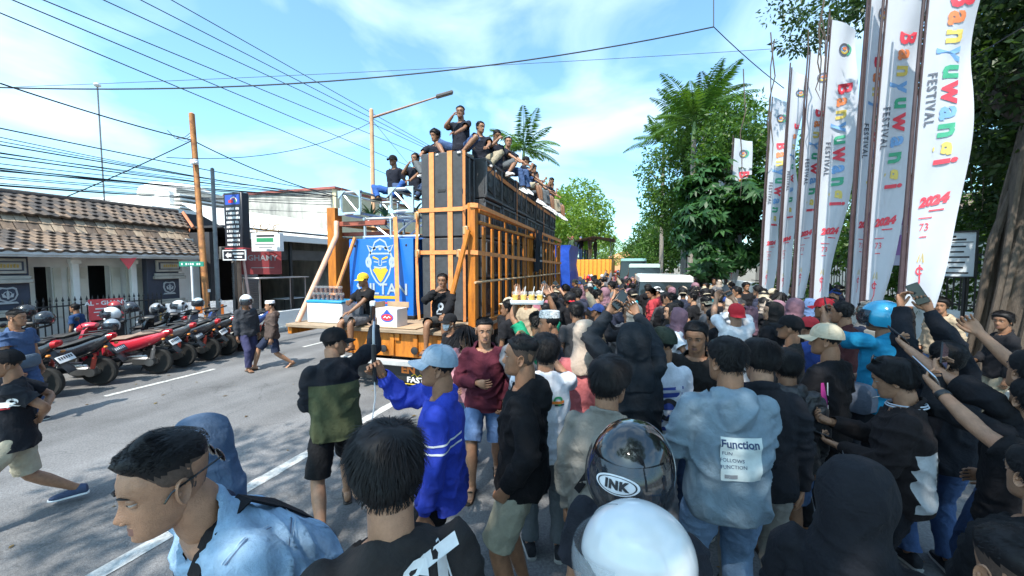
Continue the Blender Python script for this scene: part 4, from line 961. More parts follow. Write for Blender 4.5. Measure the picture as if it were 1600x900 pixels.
hs = board('hanging_sign', (-11.2, 9.5, 2.9), 1.05, .58, facing(.12, -1), [PW, PK, PG, PGY], [txt('................', .06, 0, .2, 0), rect(0, .2, .66, .06, 0, 1, 2), rect(-.02, .07, .62, .13, 1, 1, 2), rect(-.03, -.07, .72, .035, 2, 1, 2), rect(0, -.16, .5, .035, 2, 1, 2)][1:], 'white and green box sign hanging below the awning edge', 'sign', th=.16)
m = MB(); m.tube([(-.4, .28, -.1), (-.4, .40, -.1)], .012, 6); m.tube([(.4, .28, -.1), (.4, .40, -.1)], .012, 6); m.build('hanger', IRON, hs)
scr = MB(); [scr.tube([(x+.18*cos(a), 0, z+.09*sin(a)) for a in np.linspace(s, e, 14)], .012, 6) for x, z, s, e in ((-.3, 0, 0, 5), (0, .02, 1, 6), (.3, 0, -2, 3), (.55, -.02, 0, 4))]; scr.tube([(-.6, 0, -.14), (.7, 0, -.13)], .014, 6); so = scr.build('scroll_ornament', mat('gold_iron', (.32, .19, .05), .5, var=.3), None, label='gold scroll ironwork above the white and green box sign', cat='ornament'); so.location = (-11.25, 9.52, 3.38)
lp = empty('street_lamp', (-9.5, 12.7, .0), 0, 'tall orange street lamp with long angled arm behind the truck', 'street lamp')
m = MB(); m.lathe([(.12, 0), (.12, .5), (.085, .55), (.075, 8.05), (.03, 8.1)], 14); m.build('post', mat('lamp_orange', (.52, .30, .16), .6, var=.25, vs=4), lp)
m = MB(); m.tube([(0, 0, 7.75), (2.15, 1.2, 8.75)], [.045, .03], 10); m.build('arm', mat('lamp_arm', (.30, .17, .12), .6, var=.25), lp)
m = MB(); m.box((0, 0, 0), (.70, .22, .12), 0, .03, place(frame(Vector((-.3, -.2, .95)), (0, 1, 0)) @ Matrix.Rotation(.5, 3, 'Z'), (2.4, 1.33, 8.86))); m.build('lamp_head', mat('lamp_head', (.10, .085, .08), .5), lp)
dm = empty('antenna_mast', (-17, 8.6, 0), 0, 'thin white mast with a small round top behind the tiled roof', 'antenna'); dx = at_x(152, 133, -17)
dm.location = (dx.x, dx.y, 0); m = MB(); m.tube([(0, 0, 0), (0, 0, dx.z)], .022, 6); m.build('mast', GPOLE, dm); m = MB(); m.sphere((0, 0, dx.z), (.10, .10, .07), 10, 6); m.build('tip', WHITEP, dm)

# ------------------------------------------------------------------ overhead cables
CAB = mat('cable_black', (.02, .022, .03), .6, var=0)
def cable(a, b, r, label, sag=.0, n=14, ext=(0, 0), grp=None):
    a, b = Vector(a), Vector(b); d = b-a; a2, b2_ = a-d*ext[0], b+d*ext[1]
    P = [a2.lerp(b2_, i/n)+Vector((0, 0, -sag*4*(i/n)*(1-i/n))) for i in range(n+1)]
    m = MB(); m.tube(P, r, 5); return m.build('cable', CAB, None, label=label, cat='cable', group=grp)
for q0, q1 in (((0, 20), (580, 262)), ((20, 0), (580, 235)), ((68, 0), (580, 210)), ((162, 0), (640, 220)), ((220, 0), (640, 215)), ((268, 0), (640, 210))):
    cable(at_x(*q0, -10), at_x(*q1, -10), .011, 'one of six taut high cables running along the street above the poles', .0, 6, (1.2, 4), 'high street cables')
for i, (y0, y1, xx) in enumerate(((195, 300, 520), (213, 302, 500), (228, 304, 520), (240, 300, 470), (248, 303, 520), (255, 303, 480), (262, 306, 520), (268, 306, 500), (276, 312, 520), (284, 318, 500), (292, 330, 520), (204, 301, 490), (221, 303, 500), (232, 299, 510), (252, 305, 500), (258, 308, 510), (271, 310, 520), (280, 309, 480))):
    cable(at_x(0, y0, -12), at_x(xx, y1, -12.6), .009 if i % 3 else .014, 'one of the low bundled telephone cables sagging past the tiled roof', .10+.05*(i % 3), 14, (.3, .15), 'low telephone cables')
hub = Vector((-11, 7.33, 5.42))
cable(at_x(0, 130, -11.4), hub, .016, 'thick cable from the far left tied to the rusty pole', .05)
cable(hub, at_y(530, 308, 10.5), .016, 'thick cable dropping from the rusty pole towards the truck', .15)
cable(hub, at_x(105, 307, -13.6), .014, 'short drop cable from the rusty pole down to the tiled roof', .03)
cable(at_x(260, 246, -11), Vector((-9.5, 12.7, 7.6)), .010, 'thin cable slung between the rusty pole and the street lamp', .45)
tR = Vector((3.6, 5.6, 7.0)); tR = at(1115, 42, 9)
cable(at(0, 115, 8), tR, .015, 'long black cable slung across the street above the truck', .62, 24, (.15, 0))
cable(at(0, 133, 11), at(1245, 74, 12), .007, 'very thin wire stretched straight across the whole street', .12, 16, (.2, .0))
cable(tR, at(1115, -60, 9), .012, 'vertical cable holding the crossing cable up to the branches', 0, 3)
cable(tR, at(1225, 138, 10.5), .011, 'cable running down from the crossing point towards the flags', .05, 6)
cable(at(1478, 112, 6.5), at(1600, 40, 5), .008, 'thin wire rising past the dark trunk beside the last flag', .02, 4, (0, .3))
cable(Vector((-9.5, 12.7, 7.7)), at_x(640, 258, -10), .008, 'short stay wire sloping from the lamp post to the high cables', .02, 4, (0, .5))
# ------------------------------------------------------------------ truck with the sound wall
ORG = mat('truck_orange', (.50, .165, .013), .5, var=.3, vs=4, dark=(.26, .08, .01), bump=.2, bs=70, stretch=(3, 3, .6))
STRAP = mat('strap_orange', (.72, .27, .09), .75, var=.2, vs=10, bump=.3, bs=300)
WOOD = mat('deck_wood', (.30, .22, .15), .85, var=.4, vs=5, bump=.5, bs=60, stretch=(.6, 6, 6))
SPK = mat('speaker_black', (.042, .045, .052), .62, var=.3, vs=9, bump=.25, bs=220)
GRL = mat('grille_black', (.013, .013, .015), .5, var=.3, vs=120, bump=.6, bs=500)
BLUE = mat('box_blue', (.012, .14, .56), .35, var=.1, vs=2, coat=.2)
DZ = 1.08
tk = empty('truck', (-4.3, 5.5, 0), 0, 'orange slatted flatbed truck carrying the wall of loudspeakers', 'truck'); TO = -Vector(tk.location)
def tp_(name, m_, fn, parent=tk, ang=40):
    m = MB(); fn(m); o = m.build(name, m_, parent, True, ang)
    if parent is tk: o.location = TO
    return o
for i in range(11): tp_('deck_plank', WOOD, lambda m: wbox(m, -6.08, -2.50, 5.50+i*.82, 5.50+i*.82+.80, DZ-.06+.003*(i % 3), DZ+.003*(i % 3), 0, .008))
for x in (-6.05, -4.9, -3.75, -2.6): tp_('deck_beam', ORG, lambda m: wbox(m, x-.05, x+.05, 5.56, 14.5, DZ-.2, DZ-.065, 0, .01))
tp_('tail_panel', ORG, lambda m: wbox(m, -4.95, -2.75, 5.60, 5.66, .60, DZ-.07, 0, .012)); [tp_('tail_rib', ORG, lambda m: wbox(m, x-.04, x+.04, 5.56, 5.60, .62, DZ-.08, 0, .01)) for x in (-4.7, -4.25, -3.85, -3.4, -2.95)]
[tp_('chassis_rail', IRON, lambda m: wbox(m, x-.06, x+.06, 5.7, 15.5, .62, .85)) for x in (-4.75, -3.85)]
tp_('bumper', mat('bumper_grey', (.42, .42, .42), .55, var=.25, vs=5), lambda m: wbox(m, -5.0, -2.7, 5.52, 5.60, .46, .56, 0, .012))
for x in (-4.75, -4.0, -3.4, -2.95):
    l = tp_('tail_light', IRON, lambda m: m.lathe([(.06, 0), (.065, .03), (.03, .04)], 14, 0, place(facing(0, -1), (x, 5.56, .74))))
mf = tp_('mud_flap', BLACKP, lambda m: wbox(m, -4.62, -2.86, 5.66, 5.68, .16, .45))
m = MB()
for sh_ in ([txt('EN', .18, .14, .07, 0, bold=.008, width=1.2), stroke([(.2, -.03), (.27, .01), (.31, -.04), (.37, .0), (.42, -.03), (.5, .01)], .014, 1), txt('FAST', .13, .28, -.10, 2, bold=.004, width=1.2), rect(.3, -.17, .5, .012, 1, 1, 2)] + [stroke([(-.55+.11*cos(a)*(1-a/9)*s, .04*s+.1*sin(a)*(1-a/9)) for a in np.linspace(0, 6, 16)], .028, 0) for s in (1, -1, .6)] + [stroke([(-.75, -.02), (-.5, -.08), (-.2, -.04)], [.01, .05, .01], 0)]):
    on_back(m, [sh_], -3.74, 5.66, .30)
m.build('lettering', [PO, PY, PW], mf, False)
def wheel(x, y, r=.46, w=.25, parent=tk):
    o = tp_('wheel', RUBBER, lambda m: m.lathe([(.26, -w/2), (r*.93, -w/2), (r, -w*.36), (r, w*.36), (r*.93, w/2), (.26, w/2)], 28, 0, place(facing(1, 0), (x, y, r))), parent)
    h = tp_('hub', metal('hub_steel', (.3, .3, .3), .5), lambda m: (m.lathe([(.25, -.08), (.27, .0), (.2, .02), (.12, .05), (.1, .09), (.02, .09)], 18, 0, place(facing(1 if x > -4.3 else -1, 0), (x+(.06 if x > -4.3 else -.06), y, r)))), o); h.location = (0, 0, 0)
for y in (7.1, 8.3, 14.6):
    for x in (-3.05, -5.5): wheel(x, y)
for x in (-3.35, -5.2): wheel(x, 7.1)
# cab at the far end
tp_('cab', ORG, lambda m: m.loft([np.array([(-5.6, y0, z), (-3.0, y0, z), (-3.0, y1, z), (-5.6, y1, z)]) for z, y0, y1 in ((.5, 15.0, 17.0), (1.6, 15.0, 17.05), (2.4, 15.05, 16.7), (2.5, 15.15, 16.55))]))
tp_('cab_window', mat('dark_glass', (.02, .03, .035), .06, var=0), lambda m: (wbox(m, -5.61, -2.99, 15.4, 16.4, 1.65, 2.2, 0, .01)))
# side fence: posts, slats, rails
fn_ = {'x': -2.6}
def slat(y, w, z0, z1, x=-2.6, nm='slat', th=.035): return tp_(nm, ORG, lambda m: wbox(m, x-th/2, x+th/2, y-w/2, y+w/2, z0, z1, 0, .006))
slat(6.20, .15, .98, 3.22, -2.62, 'post', .14); slat(14.45, .14, .98, 3.0, -2.62, 'post', .14); slat(10.3, .12, .98, 3.02, -2.62, 'post', .1)
for k, y in enumerate(np.arange(6.66, 14.3, .46)): slat(y, .125, 1.12, 2.86)
for z, th in ((3.10, .075), (2.90, .06), (1.10, .10)): tp_('rail', ORG, lambda m: wbox(m, -2.57, -2.52, 6.27, 14.4, z-th/2, z+th/2, 0, .008))
tp_('rail', mat('rail_pale', (.55, .36, .2), .6, var=.2), lambda m: m.tube([(-2.54, 6.1, 1.86), (-2.54, 14.4, 1.86)], .022, 8))
[tp_('rail_picket', ORG, lambda m: wbox(m, -2.58, -2.55, y-.02, y+.02, 2.9, 3.1)) for y in np.arange(6.9, 14.3, .92)]
# left side: post, cross beams, board
slat(6.7, .22, 1.0, 3.35, -5.98, 'post', .20); slat(10.5, .14, 1.0, 3.1, -6.0, 'post', .14); slat(14.4, .14, 1.0, 3.1, -6.0, 'post', .14)
tp_('cross_beam', mat('beam_red', (.30, .08, .05), .7, var=.3), lambda m: (m.box((-5.35, 6.75, 3.02), (1.2, .09, .1), 0, .01), m.box((-5.3, 6.9, 2.82), (1.3, .07, .08), 0, .01)))
tp_('side_board', ORG, lambda m: wbox(m, -6.02, -5.96, 6.85, 14.4, 1.1, 2.75, 0, .01)); tp_('rail', ORG, lambda m: wbox(m, -6.06, -5.97, 6.8, 14.4, 3.0, 3.08, 0, .01))
tp_('brace_pole', mat('brace_pale', (.68, .40, .27), .6, var=.25, vs=5), lambda m: m.tube([(-5.80, 6.55, 3.05), (-5.72, 6.45, 2.75), (-6.02, 5.72, DZ)], .05, 10))
tp_('brace_pole', STRAP, lambda m: m.tube([(-5.35, 6.55, 2.72), (-5.75, 6.2, DZ+.1)], .035, 8)); tp_('brace_pole', ORG, lambda m: m.tube([(-2.64, 6.05, 2.75), (-2.95, 5.7, DZ)], .045, 8))
# loudspeakers ----------------------------------------------------------
def spk_proto(w, h, d, kind):
    """origin at the bottom centre, front towards +X, width along Y"""
    r = empty('loudspeaker', (0, 0, 0), 0, 'x', 'loudspeaker'); m = MB(); m.box((0, 0, h/2), (d, w-.012, h-.010), 0, .018)
    for y in (-1, 1):
        for z in (0, 1): m.box((d/2-.01, y*(w/2-.03), .04+z*(h-.08)), (.05, .05, .07), 0, .008)
    m.build('cabinet', SPK, r)
    fr = MB()
    for (y, z, a, b) in ((0, h-.045, w-.06, .05), (0, .045, w-.06, .05), (-w/2+.045, h/2, .05, h-.14), (w/2-.045, h/2, .05, h-.14), (0, h/2, .04, h-.14)): fr.box((d/2+.012, y, z), (.034, a, b), 0, .006)
    fr.build('front_frame', mat('speaker_frame', (.075, .08, .09), .5, var=.25, vs=9), r)
    for s in (-1, 1):
        gq = MB(); yc = s*w/4
        if kind == 0: gq.box((d/2-.004, yc, h/2), (.02, w/2-.10, h-.17), 0, .004)
        else:
            gq.box((d/2-.006, yc, h/2), (.016, w/2-.10, h-.17), 0, .004); gq.tube([(d/2+.012, yc-s*.16, h*.82), (d/2+.012, yc+s*.12, h*.62), (d/2+.012, yc+s*.12, h*.25), (d/2+.012, yc-s*.16, h*.18)], .012, 5)
        gq.build('grille', GRL, r)
        cone = MB(); cone.lathe([(.17, 0), (.165, .006), (.15, .004), (.06, -.004), (.05, .008), (.01, .014)], 18, 0, place(facing(1, 0), (d/2+.008, yc, h*.52))); cone.build('cone', mat('cone_black', (.03, .03, .032), .45, var=.1), r)
        hd = MB(); hd.box((0, s*(w/2-.002), h*.55), (.16, .012, .06), 0, .006); hd.build('handle', IRON, r)
    return r
SP = [spk_proto(1.03, .79, .95, 0), spk_proto(1.03, .79, .95, 1)]; used = [0, 0]
rowname = ['bottom', 'second', 'third', 'top']; first = True
def put(pi_, x, y, z, lab, rz=0):
    s = SP[pi_]
    if not used[pi_]: used[pi_] = 1; o = s
    else: o = copy_tree(s)
    o.location = (x, y, z); o.rotation_euler = (0, 0, rz); tag(o, lab, 'loudspeaker', 'loudspeakers stacked on the truck'); return o
for r in range(4):
    for c in range(7):
        put(1 if r in (1, 3) else 0, -3.27+(.03 if (r+c) % 2 else 0), 7.68+c*1.045, DZ+.02+r*.795, ('black loudspeaker with twin grilles in the topmost row of the wall', 'black loudspeaker in the bottom row behind the orange slats', 'black loudspeaker in the second row up behind the slats', 'black loudspeaker in the third row level with the top rail')[[3, 0, 1, 2].index(r) if False else {3: 0, 0: 1, 1: 2, 2: 3}[r]])
sb = spk_proto(.55, 1.58, .87, 0)
for k in range(2):
    o = sb if k == 0 else copy_tree(sb); o.location = (-3.42, 6.87, DZ+.02+k*1.59); tag(o, ('tall narrow loudspeaker at the truck tail, standing on the deck', 'tall narrow loudspeaker at the truck tail, stacked on another')[k], 'loudspeaker', 'loudspeakers stacked on the truck')
    m = MB(); [m.lathe([(.022, 0), (.02, .008), (.004, .01)], 10, 0, place(facing(0, -1), (x, -.272, z))) for x in (-.2, .16) for z in (.4, .78, 1.2)]; m.build('bolt', BLACKP, o)
# straps round the wall: each strap a thing
def strap(pts, w, label, nrm=(0, -1, 0), th=.006):
    P = [Vector(p) for p in pts]; m = MB(); rings = []
    for i, p in enumerate(P):
        d = (P[min(i+1, len(P)-1)]-P[max(i-1, 0)]).normalized(); n = Vector(nrm[i] if isinstance(nrm[0], tuple) else nrm); s = d.cross(n).normalized()
        rings.append(np.array([p-s*w/2, p+s*w/2, p+s*w/2+n*th, p-s*w/2+n*th]))
    m.loft(rings); return m.build('strap', STRAP, None, label=label, cat='strap')
YR = 6.588
for x, l in ((-3.62, 'wide orange strap running up the left of the black speaker end'), (-3.24, 'wide orange strap running up the right of the black speaker end')):
    strap([(x, YR, DZ+.05), (x, YR-.006, 2.5), (x, YR-.004, 4.27), (x, YR+.05, 4.285), (x, 7.1, 4.285)], .10, l, [(0, -1, 0), (0, -1, 0), (0, -.8, .5), (0, -.1, 1), (0, 0, 1)])
for z, l in ((3.20, 'upper orange strap wound round the speaker wall at rail height'), (2.40, 'lower orange strap wound round the speaker wall and slats')):
    strap([(-3.92, YR+.02, z), (-3.86, YR-.014, z), (-2.98, YR-.014, z), (-2.62, 6.10, z-.02), (-2.50, 6.12, z-.03), (-2.498, 10, z-.10), (-2.498, 14.4, z-.16)], .075, l, [(-1, 0, 0), (-.4, -1, 0), (0, -1, 0), (.1, -1, 0), (1, -.5, 0), (1, 0, 0), (1, 0, 0)])
strap([(-2.96, 6.60, 4.26), (-2.96, 6.58, 2.5), (-2.96, 6.58, 1.1)], .05, 'narrow orange strap down the corner of the black speaker end', (.6, -.8, 0))
for y, l in ((9.3, 'thin orange strap hanging down the speaker side before the black cloth'), (12.4, 'thin orange strap hanging down the speaker side past the black cloth')): strap([(-2.74, y, 4.27), (-2.735, y, 3.2), (-2.515, y, 3.1), (-2.505, y, 1.2)], .035, l, (1, 0, 0))
strap([(-2.76, 7.2, 4.08), (-2.755, 9.2, 4.02), (-2.755, 11.4, 3.98), (-2.755, 14.6, 3.95)], .09, 'orange strap along the topmost loudspeakers under the sitting men', (1, 0, 0))
for x, y, z in ((-3.94, 6.58, 3.1), (-3.92, 6.55, 2.38), (-3.05, 6.56, 2.38), (-2.7, 6.07, 2.75)):
    o = empty('ratchet', (x, y, z), 0, 'small steel ratchet buckle tightening an orange strap', 'buckle', 'ratchet buckles on the straps'); m = MB(); m.box((0, 0, 0), (.10, .06, .15), 0, .012); m.build('body', metal('ratchet_gold', (.55, .38, .22), .5), o)
    m = MB(); m.tube([(0, -.03, .05), (.03, -.06, -.12), (.01, -.04, -.22)], [.018, .014, .01], 6); m.build('handle', STRAP, o)
strap([(-3.95, 6.62, 3.2), (-3.97, 6.60, 2.4), (-3.96, 6.6, 1.5), (-3.92, 6.58, 1.1)], .06, 'loose orange strap end dangling left of the black speaker end', (0, -1, 0))
strap([(-4.42, 6.57, 3.1), (-4.40, 6.56, 2.7), (-4.3, 6.42, 1.85), (-4.22, 6.3, DZ+.02)], .09, 'orange strap tied down across the blue box', (0, -1, .12))
# black shirt hung on the rail
hg = MB(); ny, nz = 14, 12; P = []
for j in range(nz+1):
    for i in range(ny+1):
        u, v = i/ny-.5, j/nz; P.append((-2.47+.03*sin(9*u+v*3)+.02*sin(20*u), 10.6+u*(1.0-.12*v)+.03*sin(5*v), 3.16-1.15*v+.04*sin(u*7)*v))
hg.add(P, [(j*(ny+1)+i, j*(ny+1)+i+1, (j+1)*(ny+1)+i+1, (j+1)*(ny+1)+i) for j in range(nz) for i in range(ny)]); ho = hg.build('hanging_cloth', cloth((.022, .024, .03)), None, label='black printed cloth hung over the top rail of the slats', cat='cloth')
m = MB(); R90 = Matrix(((0, 0, 1), (1, 0, 0), (0, 1, 0)))
for V, F, mi, lay in [ring2(0, .0, .07, .12, 0, 1, 0, 2*pi, 1.3), rect(0, -.27, .3, .05, 0, 1, 3), stroke([(-.12, -.15), (0, .2), (.12, -.15)], .035, 0)]: m.add([(a, b, .06) for a, b, *_ in V], F, 0, place(R90, (-2.47, 10.6, 2.55)))
m.build('print', pr('dim_white', (.35, .36, .38)), ho, False)
# blue box with the emblem
bb = empty('equipment_box', (-4.80, 7.35, DZ+.02), 0, 'bright blue equipment box with crowned bearded emblem on the truck tail', 'box')
m = MB(); m.box((0, 0, .80), (1.50, 1.50, 1.58), 0, .012); m.build('case', BLUE, bb); m = MB(); m.box((0, 0, .035), (1.51, 1.51, .07), 0, .01); m.build('base', BLACKP, bb)
m = MB(); [m.lathe([(.025, 0), (.02, .01), (.004, .012)], 10, 0, place(facing(0, -1), (x, -.75, z))) for x in (-.6, .6) for z in (.2, 1.45)]; m.build('corner_bolt', IRON, bb)
GR2, YE = pr('emblem_grey', (.36, .42, .46)), pr('emblem_gold', (.62, .40, .02)); em = MB(); L_ = []
L_ += [stroke([(-.22, .43), (-.30, .60), (-.17, .55), (-.12, .66), (0, .72), (.12, .66), (.17, .55), (.30, .60), (.22, .43), (-.22, .43)], .035, 0, 1)]
L_ += [ring2(x, .53, 0.001, .035, 0, 1, n=12) for x in (-.13, 0, .13)]
L_ += [ring2(0, .30, .255, .295, 0, 1, -.55, pi+.55), ring2(-.275, .26, .03, .075, 0, 2, sy=1.5, n=14), ring2(.275, .26, .03, .075, 0, 2, sy=1.5, n=14)]
L_ += [blob([(-.18, .34), (-.04, .30), (-.04, .335), (-.17, .385)], 1, 2), blob([(.18, .34), (.17, .385), (.04, .335), (.04, .30)], 1, 2), stroke([(-.15, .27), (-.05, .255)], .022, 0, 2), stroke([(.15, .27), (.05, .255)], .022, 0, 2), stroke([(-.03, .30), (-.035, .2), (0, .185), (.035, .2), (.03, .30)], .018, 0, 2)]
L_ += [blob([(-.02, .13), (-.12, .15), (-.18, .10), (-.12, .02), (-.05, -.10), (0, -.15), (.05, -.10), (.12, .02), (.18, .10), (.12, .15), (.02, .13), (0, .11)][::-1], 1, 2), stroke([(-.25, .18), (-.20, .02), (-.10, -.13), (0, -.21), (.10, -.13), (.20, .02), (.25, .18)], .035, 0, 3), stroke([(-.15, .165), (0, .145), (.15, .165)], .03, 0, 3)]
L_ += [txt('SULTAN', .31, .02, -.29, 0, 4, bold=.006, width=1.05), txt('SULTAN', .31, .032, -.302, 2, 2, bold=.012, width=1.05), rect(.04, -.445, .58, .06, 1, 3, 2), rect(.1, -.56, .8, .035, 3, 2, 2), rect(-.02, -.67, .55, .035, 3, 2, 2)]
on_back(em, L_, 0, -.75, .86); em.build('emblem', [GR2, YE, pr('emblem_blue', (.03, .09, .3)), pr('emblem_pink', (.55, .06, .12))], bb, False)
m = MB(); [m.add([(.752, a, b) for a, b, *_ in V], F, 0) for V, F, *_ in [rect(-.1, 1.1, .12, .3), rect(-.1, .7, .12, .3), rect(.1, .9, .08, .5)]]; m.build('side_lettering', YE, bb, False)
# aluminium trusses
ALU = metal('aluminium', (.62, .65, .68), .38, var=.1)
def truss(name, x0, x1, y0, y1, z0, z1, label, plate=False, nb=2):
    o = empty(name, ((x0+x1)/2, (y0+y1)/2, z0), 0, label, 'truss'); c = Vector(o.location); r = .034
    for x, y, z in [(None, y, z) for y in (y0+r, y1-r) for z in (z0+r, z1-r)]: m = MB(); m.tube([Vector((x0, y, z))-c, Vector((x1, y, z))-c], r, 8); m.build('chord', ALU, o)
    xs = np.linspace(x0+r, x1-r, nb+1)
    for x in xs:
        m = MB(); [m.tube([Vector((x, a, b))-c, Vector((x, p, q))-c], r*.8, 6) for a, b, p, q in ((y0+r, z0, y0+r, z1), (y1-r, z0, y1-r, z1), (y0, z0+r, y1, z0+r), (y0, z1-r, y1, z1-r))]; m.build('end_frame', ALU, o)
    for i in range(nb):
        for y in (y0+r, y1-r): m = MB(); m.tube([Vector((xs[i], y, z1 if i % 2 == 0 else z0))-c, Vector((xs[i+1], y, z0 if i % 2 == 0 else z1))-c], r*.6, 6); m.build('brace', ALU, o)
    if plate:
        pm = MB(); a = (x0+x1)/2-c.x; hw, hh = (x1-x0)/2, (z1-z0)/2
        for sx in (-1, 1):
            for sz in (-1, 1): pm.prism([(sx*hw, sz*hh), (sx*hw, sz*hh*.35), (sx*hw*.35, sz*hh)], 0, .012, 0, place(facing(0, -1), (0, y0-c.y-.004, hh)))
        pm.build('corner_plate', ALU, o)
    return o
truss('truss', -5.30, -3.98, 6.72, 7.25, 2.70, 3.14, 'long aluminium truss section lying on the blue box', nb=2)
truss('truss', -5.78, -5.24, 6.60, 8.0, 3.18, 3.68, 'square aluminium truss with plants, on the side of the orange post', True, 1); truss('truss', -4.58, -4.02, 6.60, 8.0, 3.18, 3.68, 'square aluminium truss with corner plates, next to the black speaker end', True, 1)
LEAFP = mat('plant_leaf', (.06, .16, .03), .5, var=.4, vs=6)
def blades(name, c, n, L, label, seed, sp=.5):
    rng = np.random.RandomState(seed); m = MB()
    for k in range(n):
        a = rng.uniform(0, 2*pi); d = Vector((cos(a)*sp, sin(a)*sp, 1)).normalized(); l = L*rng.uniform(.6, 1.1); s = Vector((-sin(a), cos(a), 0)); P = []
        for j in range(5): t = j/4; q = d*l*t+Vector((cos(a), sin(a), 0))*(.5*l*t*t)-Vector((0, 0, .35*l*t*t)); w = .022*math.sin(pi*min(t*.85+.12, 1)); P += [q-s*w, q+s*w]
        m.add([tuple(p) for p in P], [(2*j, 2*j+1, 2*j+3, 2*j+2) for j in range(4)])
    o = m.build(name, LEAFP, None, label=label, cat='plant'); o.location = c; return o
blades('plant', (-4.95, 7.0, 3.17), 40, .42, 'green leafy plant between the two square trusses', 2, .8); blades('plant', (-4.3, 7.1, 3.2), 34, .40, 'green leafy plant inside the truss next to the speaker end', 3, .6); blades('plant', (-5.6, 7.4, 3.2), 26, .5, 'sparse pale plant inside the truss above the orange post', 4, .5)
# things on the tail
ck = empty('cooler_box', (-5.42, 5.95, DZ), 0, 'white foam cooler with blue lid at the edge of the truck deck', 'cooler'); m = MB(); m.box((0, 0, .19), (.80, .42, .38), 0, .02); m.build('body', mat('foam_white', (.78, .78, .77), .9, var=.06), ck); m = MB(); m.box((0, 0, .40), (.82, .44, .05), 0, .012); m.build('lid', mat('lid_blue', (.02, .25, .45), .5), ck)
CUPG = mat('cup_clear', (.75, .75, .75), .15, var=0, alpha=.16); TEA = mat('drink_tea', (.12, .03, .012), .25, var=.1)
def cup(c, drink, label, grp, h=.11, r=.042):
    o = empty('cup', c, 0, label, 'cup', grp); m = MB(); m.lathe([(r*.75, 0), (r, h), (r*1.06, h+.004), (r*1.06, h+.012), (r*.9, h+.022), (r*.3, h+.024)], 14); m.build('cup_wall', CUPG, o); m = MB(); m.lathe([(r*.72, .004), (r*.93, h*.82), (.002, h*.82)], 12); m.build('drink', drink, o); return o
for j in range(2):
    for i in range(7 if j == 0 else 6): cup((-5.74+i*.105+.05*j, 5.86+.02*j, DZ+.43+.125*j), TEA, ('sealed plastic cup of dark tea standing on the blue lid', 'sealed plastic cup of dark tea in the upper layer of cups')[j], 'tea cups on the cooler')
cbx = empty('carton', (-4.0, 5.78, DZ+.012), -.05, 'open white carton with a red oval logo on the truck deck', 'box'); m = MB(); m.box((0, 0, .16), (.46, .30, .32), 0, .004); m.build('body', mat('carton_white', (.62, .60, .60), .8, var=.1, vs=6), cbx); m = MB(); m.box((0, .20, .36), (.46, .012, .10), 0, .002); m.box((-.25, 0, .36), (.012, .3, .12), 0, 0); m.build('flap', mat('carton_brown', (.38, .26, .16), .85, var=.15), cbx)
m = MB(); on_back(m, [ring2(0, 0, .001, .13, 1, 1, sy=.6), ring2(0, 0, .001, .115, 0, 2, sy=.5), stroke([(-.07, -.01), (-.035, .02), (0, -.015), (.035, .02), (.07, -.005)], .016, 2, 3), blob([(-.07, .07), (0, .14), (.07, .07)][::-1], 1, 1)], .03, -.152, .17); m.build('logo', [PR, PB, PW], cbx, False)
m = MB(); m.box((0, 0, .01), (1.2, .55, .012), 0, .003); co_ = m.build('cardboard', mat('carton_brown', (.38, .26, .16)), None, label='flattened brown cardboard sheet lying on the truck deck', cat='cardboard'); co_.location = (-4.0, 5.85, DZ+.004)

# ------------------------------------------------------------------ vehicles farther down the street
GLASS = mat('dark_glass', (.02, .03, .035))
def far_truck(x, y, lab):
    o = empty('truck', (x, y, 0), 0, lab, 'truck'); m = MB(); m.box((0, 2.5, 1.9), (2.4, 5, 1.3), 0, .03); m.build('cargo_bed', mat('truck2_orange', (.70, .30, .03), .5, var=.15), o)
    for k in range(9): m = MB(); m.box((-1.08+k*.27, -.02, 1.9), (.06, .05, 1.3), 0, .01); m.build('bed_rib', mat('truck2_rib', (.50, .17, .02), .5, var=.2), o)
    for yy in (-.03,): m = MB(); m.box((0, yy, 1.0), (2.3, .08, .5), 0, .02); m.build('tail_board', mat('truck2_yellow', (.65, .45, .04), .5), o)
    m = MB(); m.box((0, 3, .95), (1.2, 5.5, .25), 0, .02); m.build('chassis', IRON, o); m = MB(); m.box((0, 6.2, 1.6), (2.3, 1.8, 2.2), 0, .12); m.build('cab', mat('truck2_orange', (.70, .30, .03)), o)
    for s in (-1, 1):
        for yy in (1.0, 5.8): m = MB(); m.lathe([(.2, -.13), (.45, -.13), (.48, -.08), (.48, .08), (.45, .13), (.2, .13)], 18, 0, place(facing(1, 0), (s*1.0, yy, .48))); m.build('wheel', RUBBER, o)
    for s in (-1.1, 1.1):
        for yy in (.3, 2.5, 4.7): m = MB(); m.tube([(s, yy, 2.5), (s, yy, 3.9)], .03, 6); m.build('canopy_post', IRON, o)
    m = MB(); m.add([(-1.3, .0, 3.8), (0, -.1, 4.1), (1.4, .1, 3.9), (-1.3, 4.9, 3.9), (0, 5, 4.2), (1.3, 5, 3.9)], [(0, 1, 4, 3), (1, 2, 5, 4)]); m.build('canopy', cloth((.10, .105, .12)), o); return o
far_truck(-2.4, 26, 'orange lorry with a grey canopy and passengers standing on its bed')
tb_ = empty('tarped_load', (-3.75, 18.2, 0), 0, 'tall load covered with bright blue tarpaulin beyond the speaker truck', 'tarpaulin'); rng = np.random.RandomState(4)
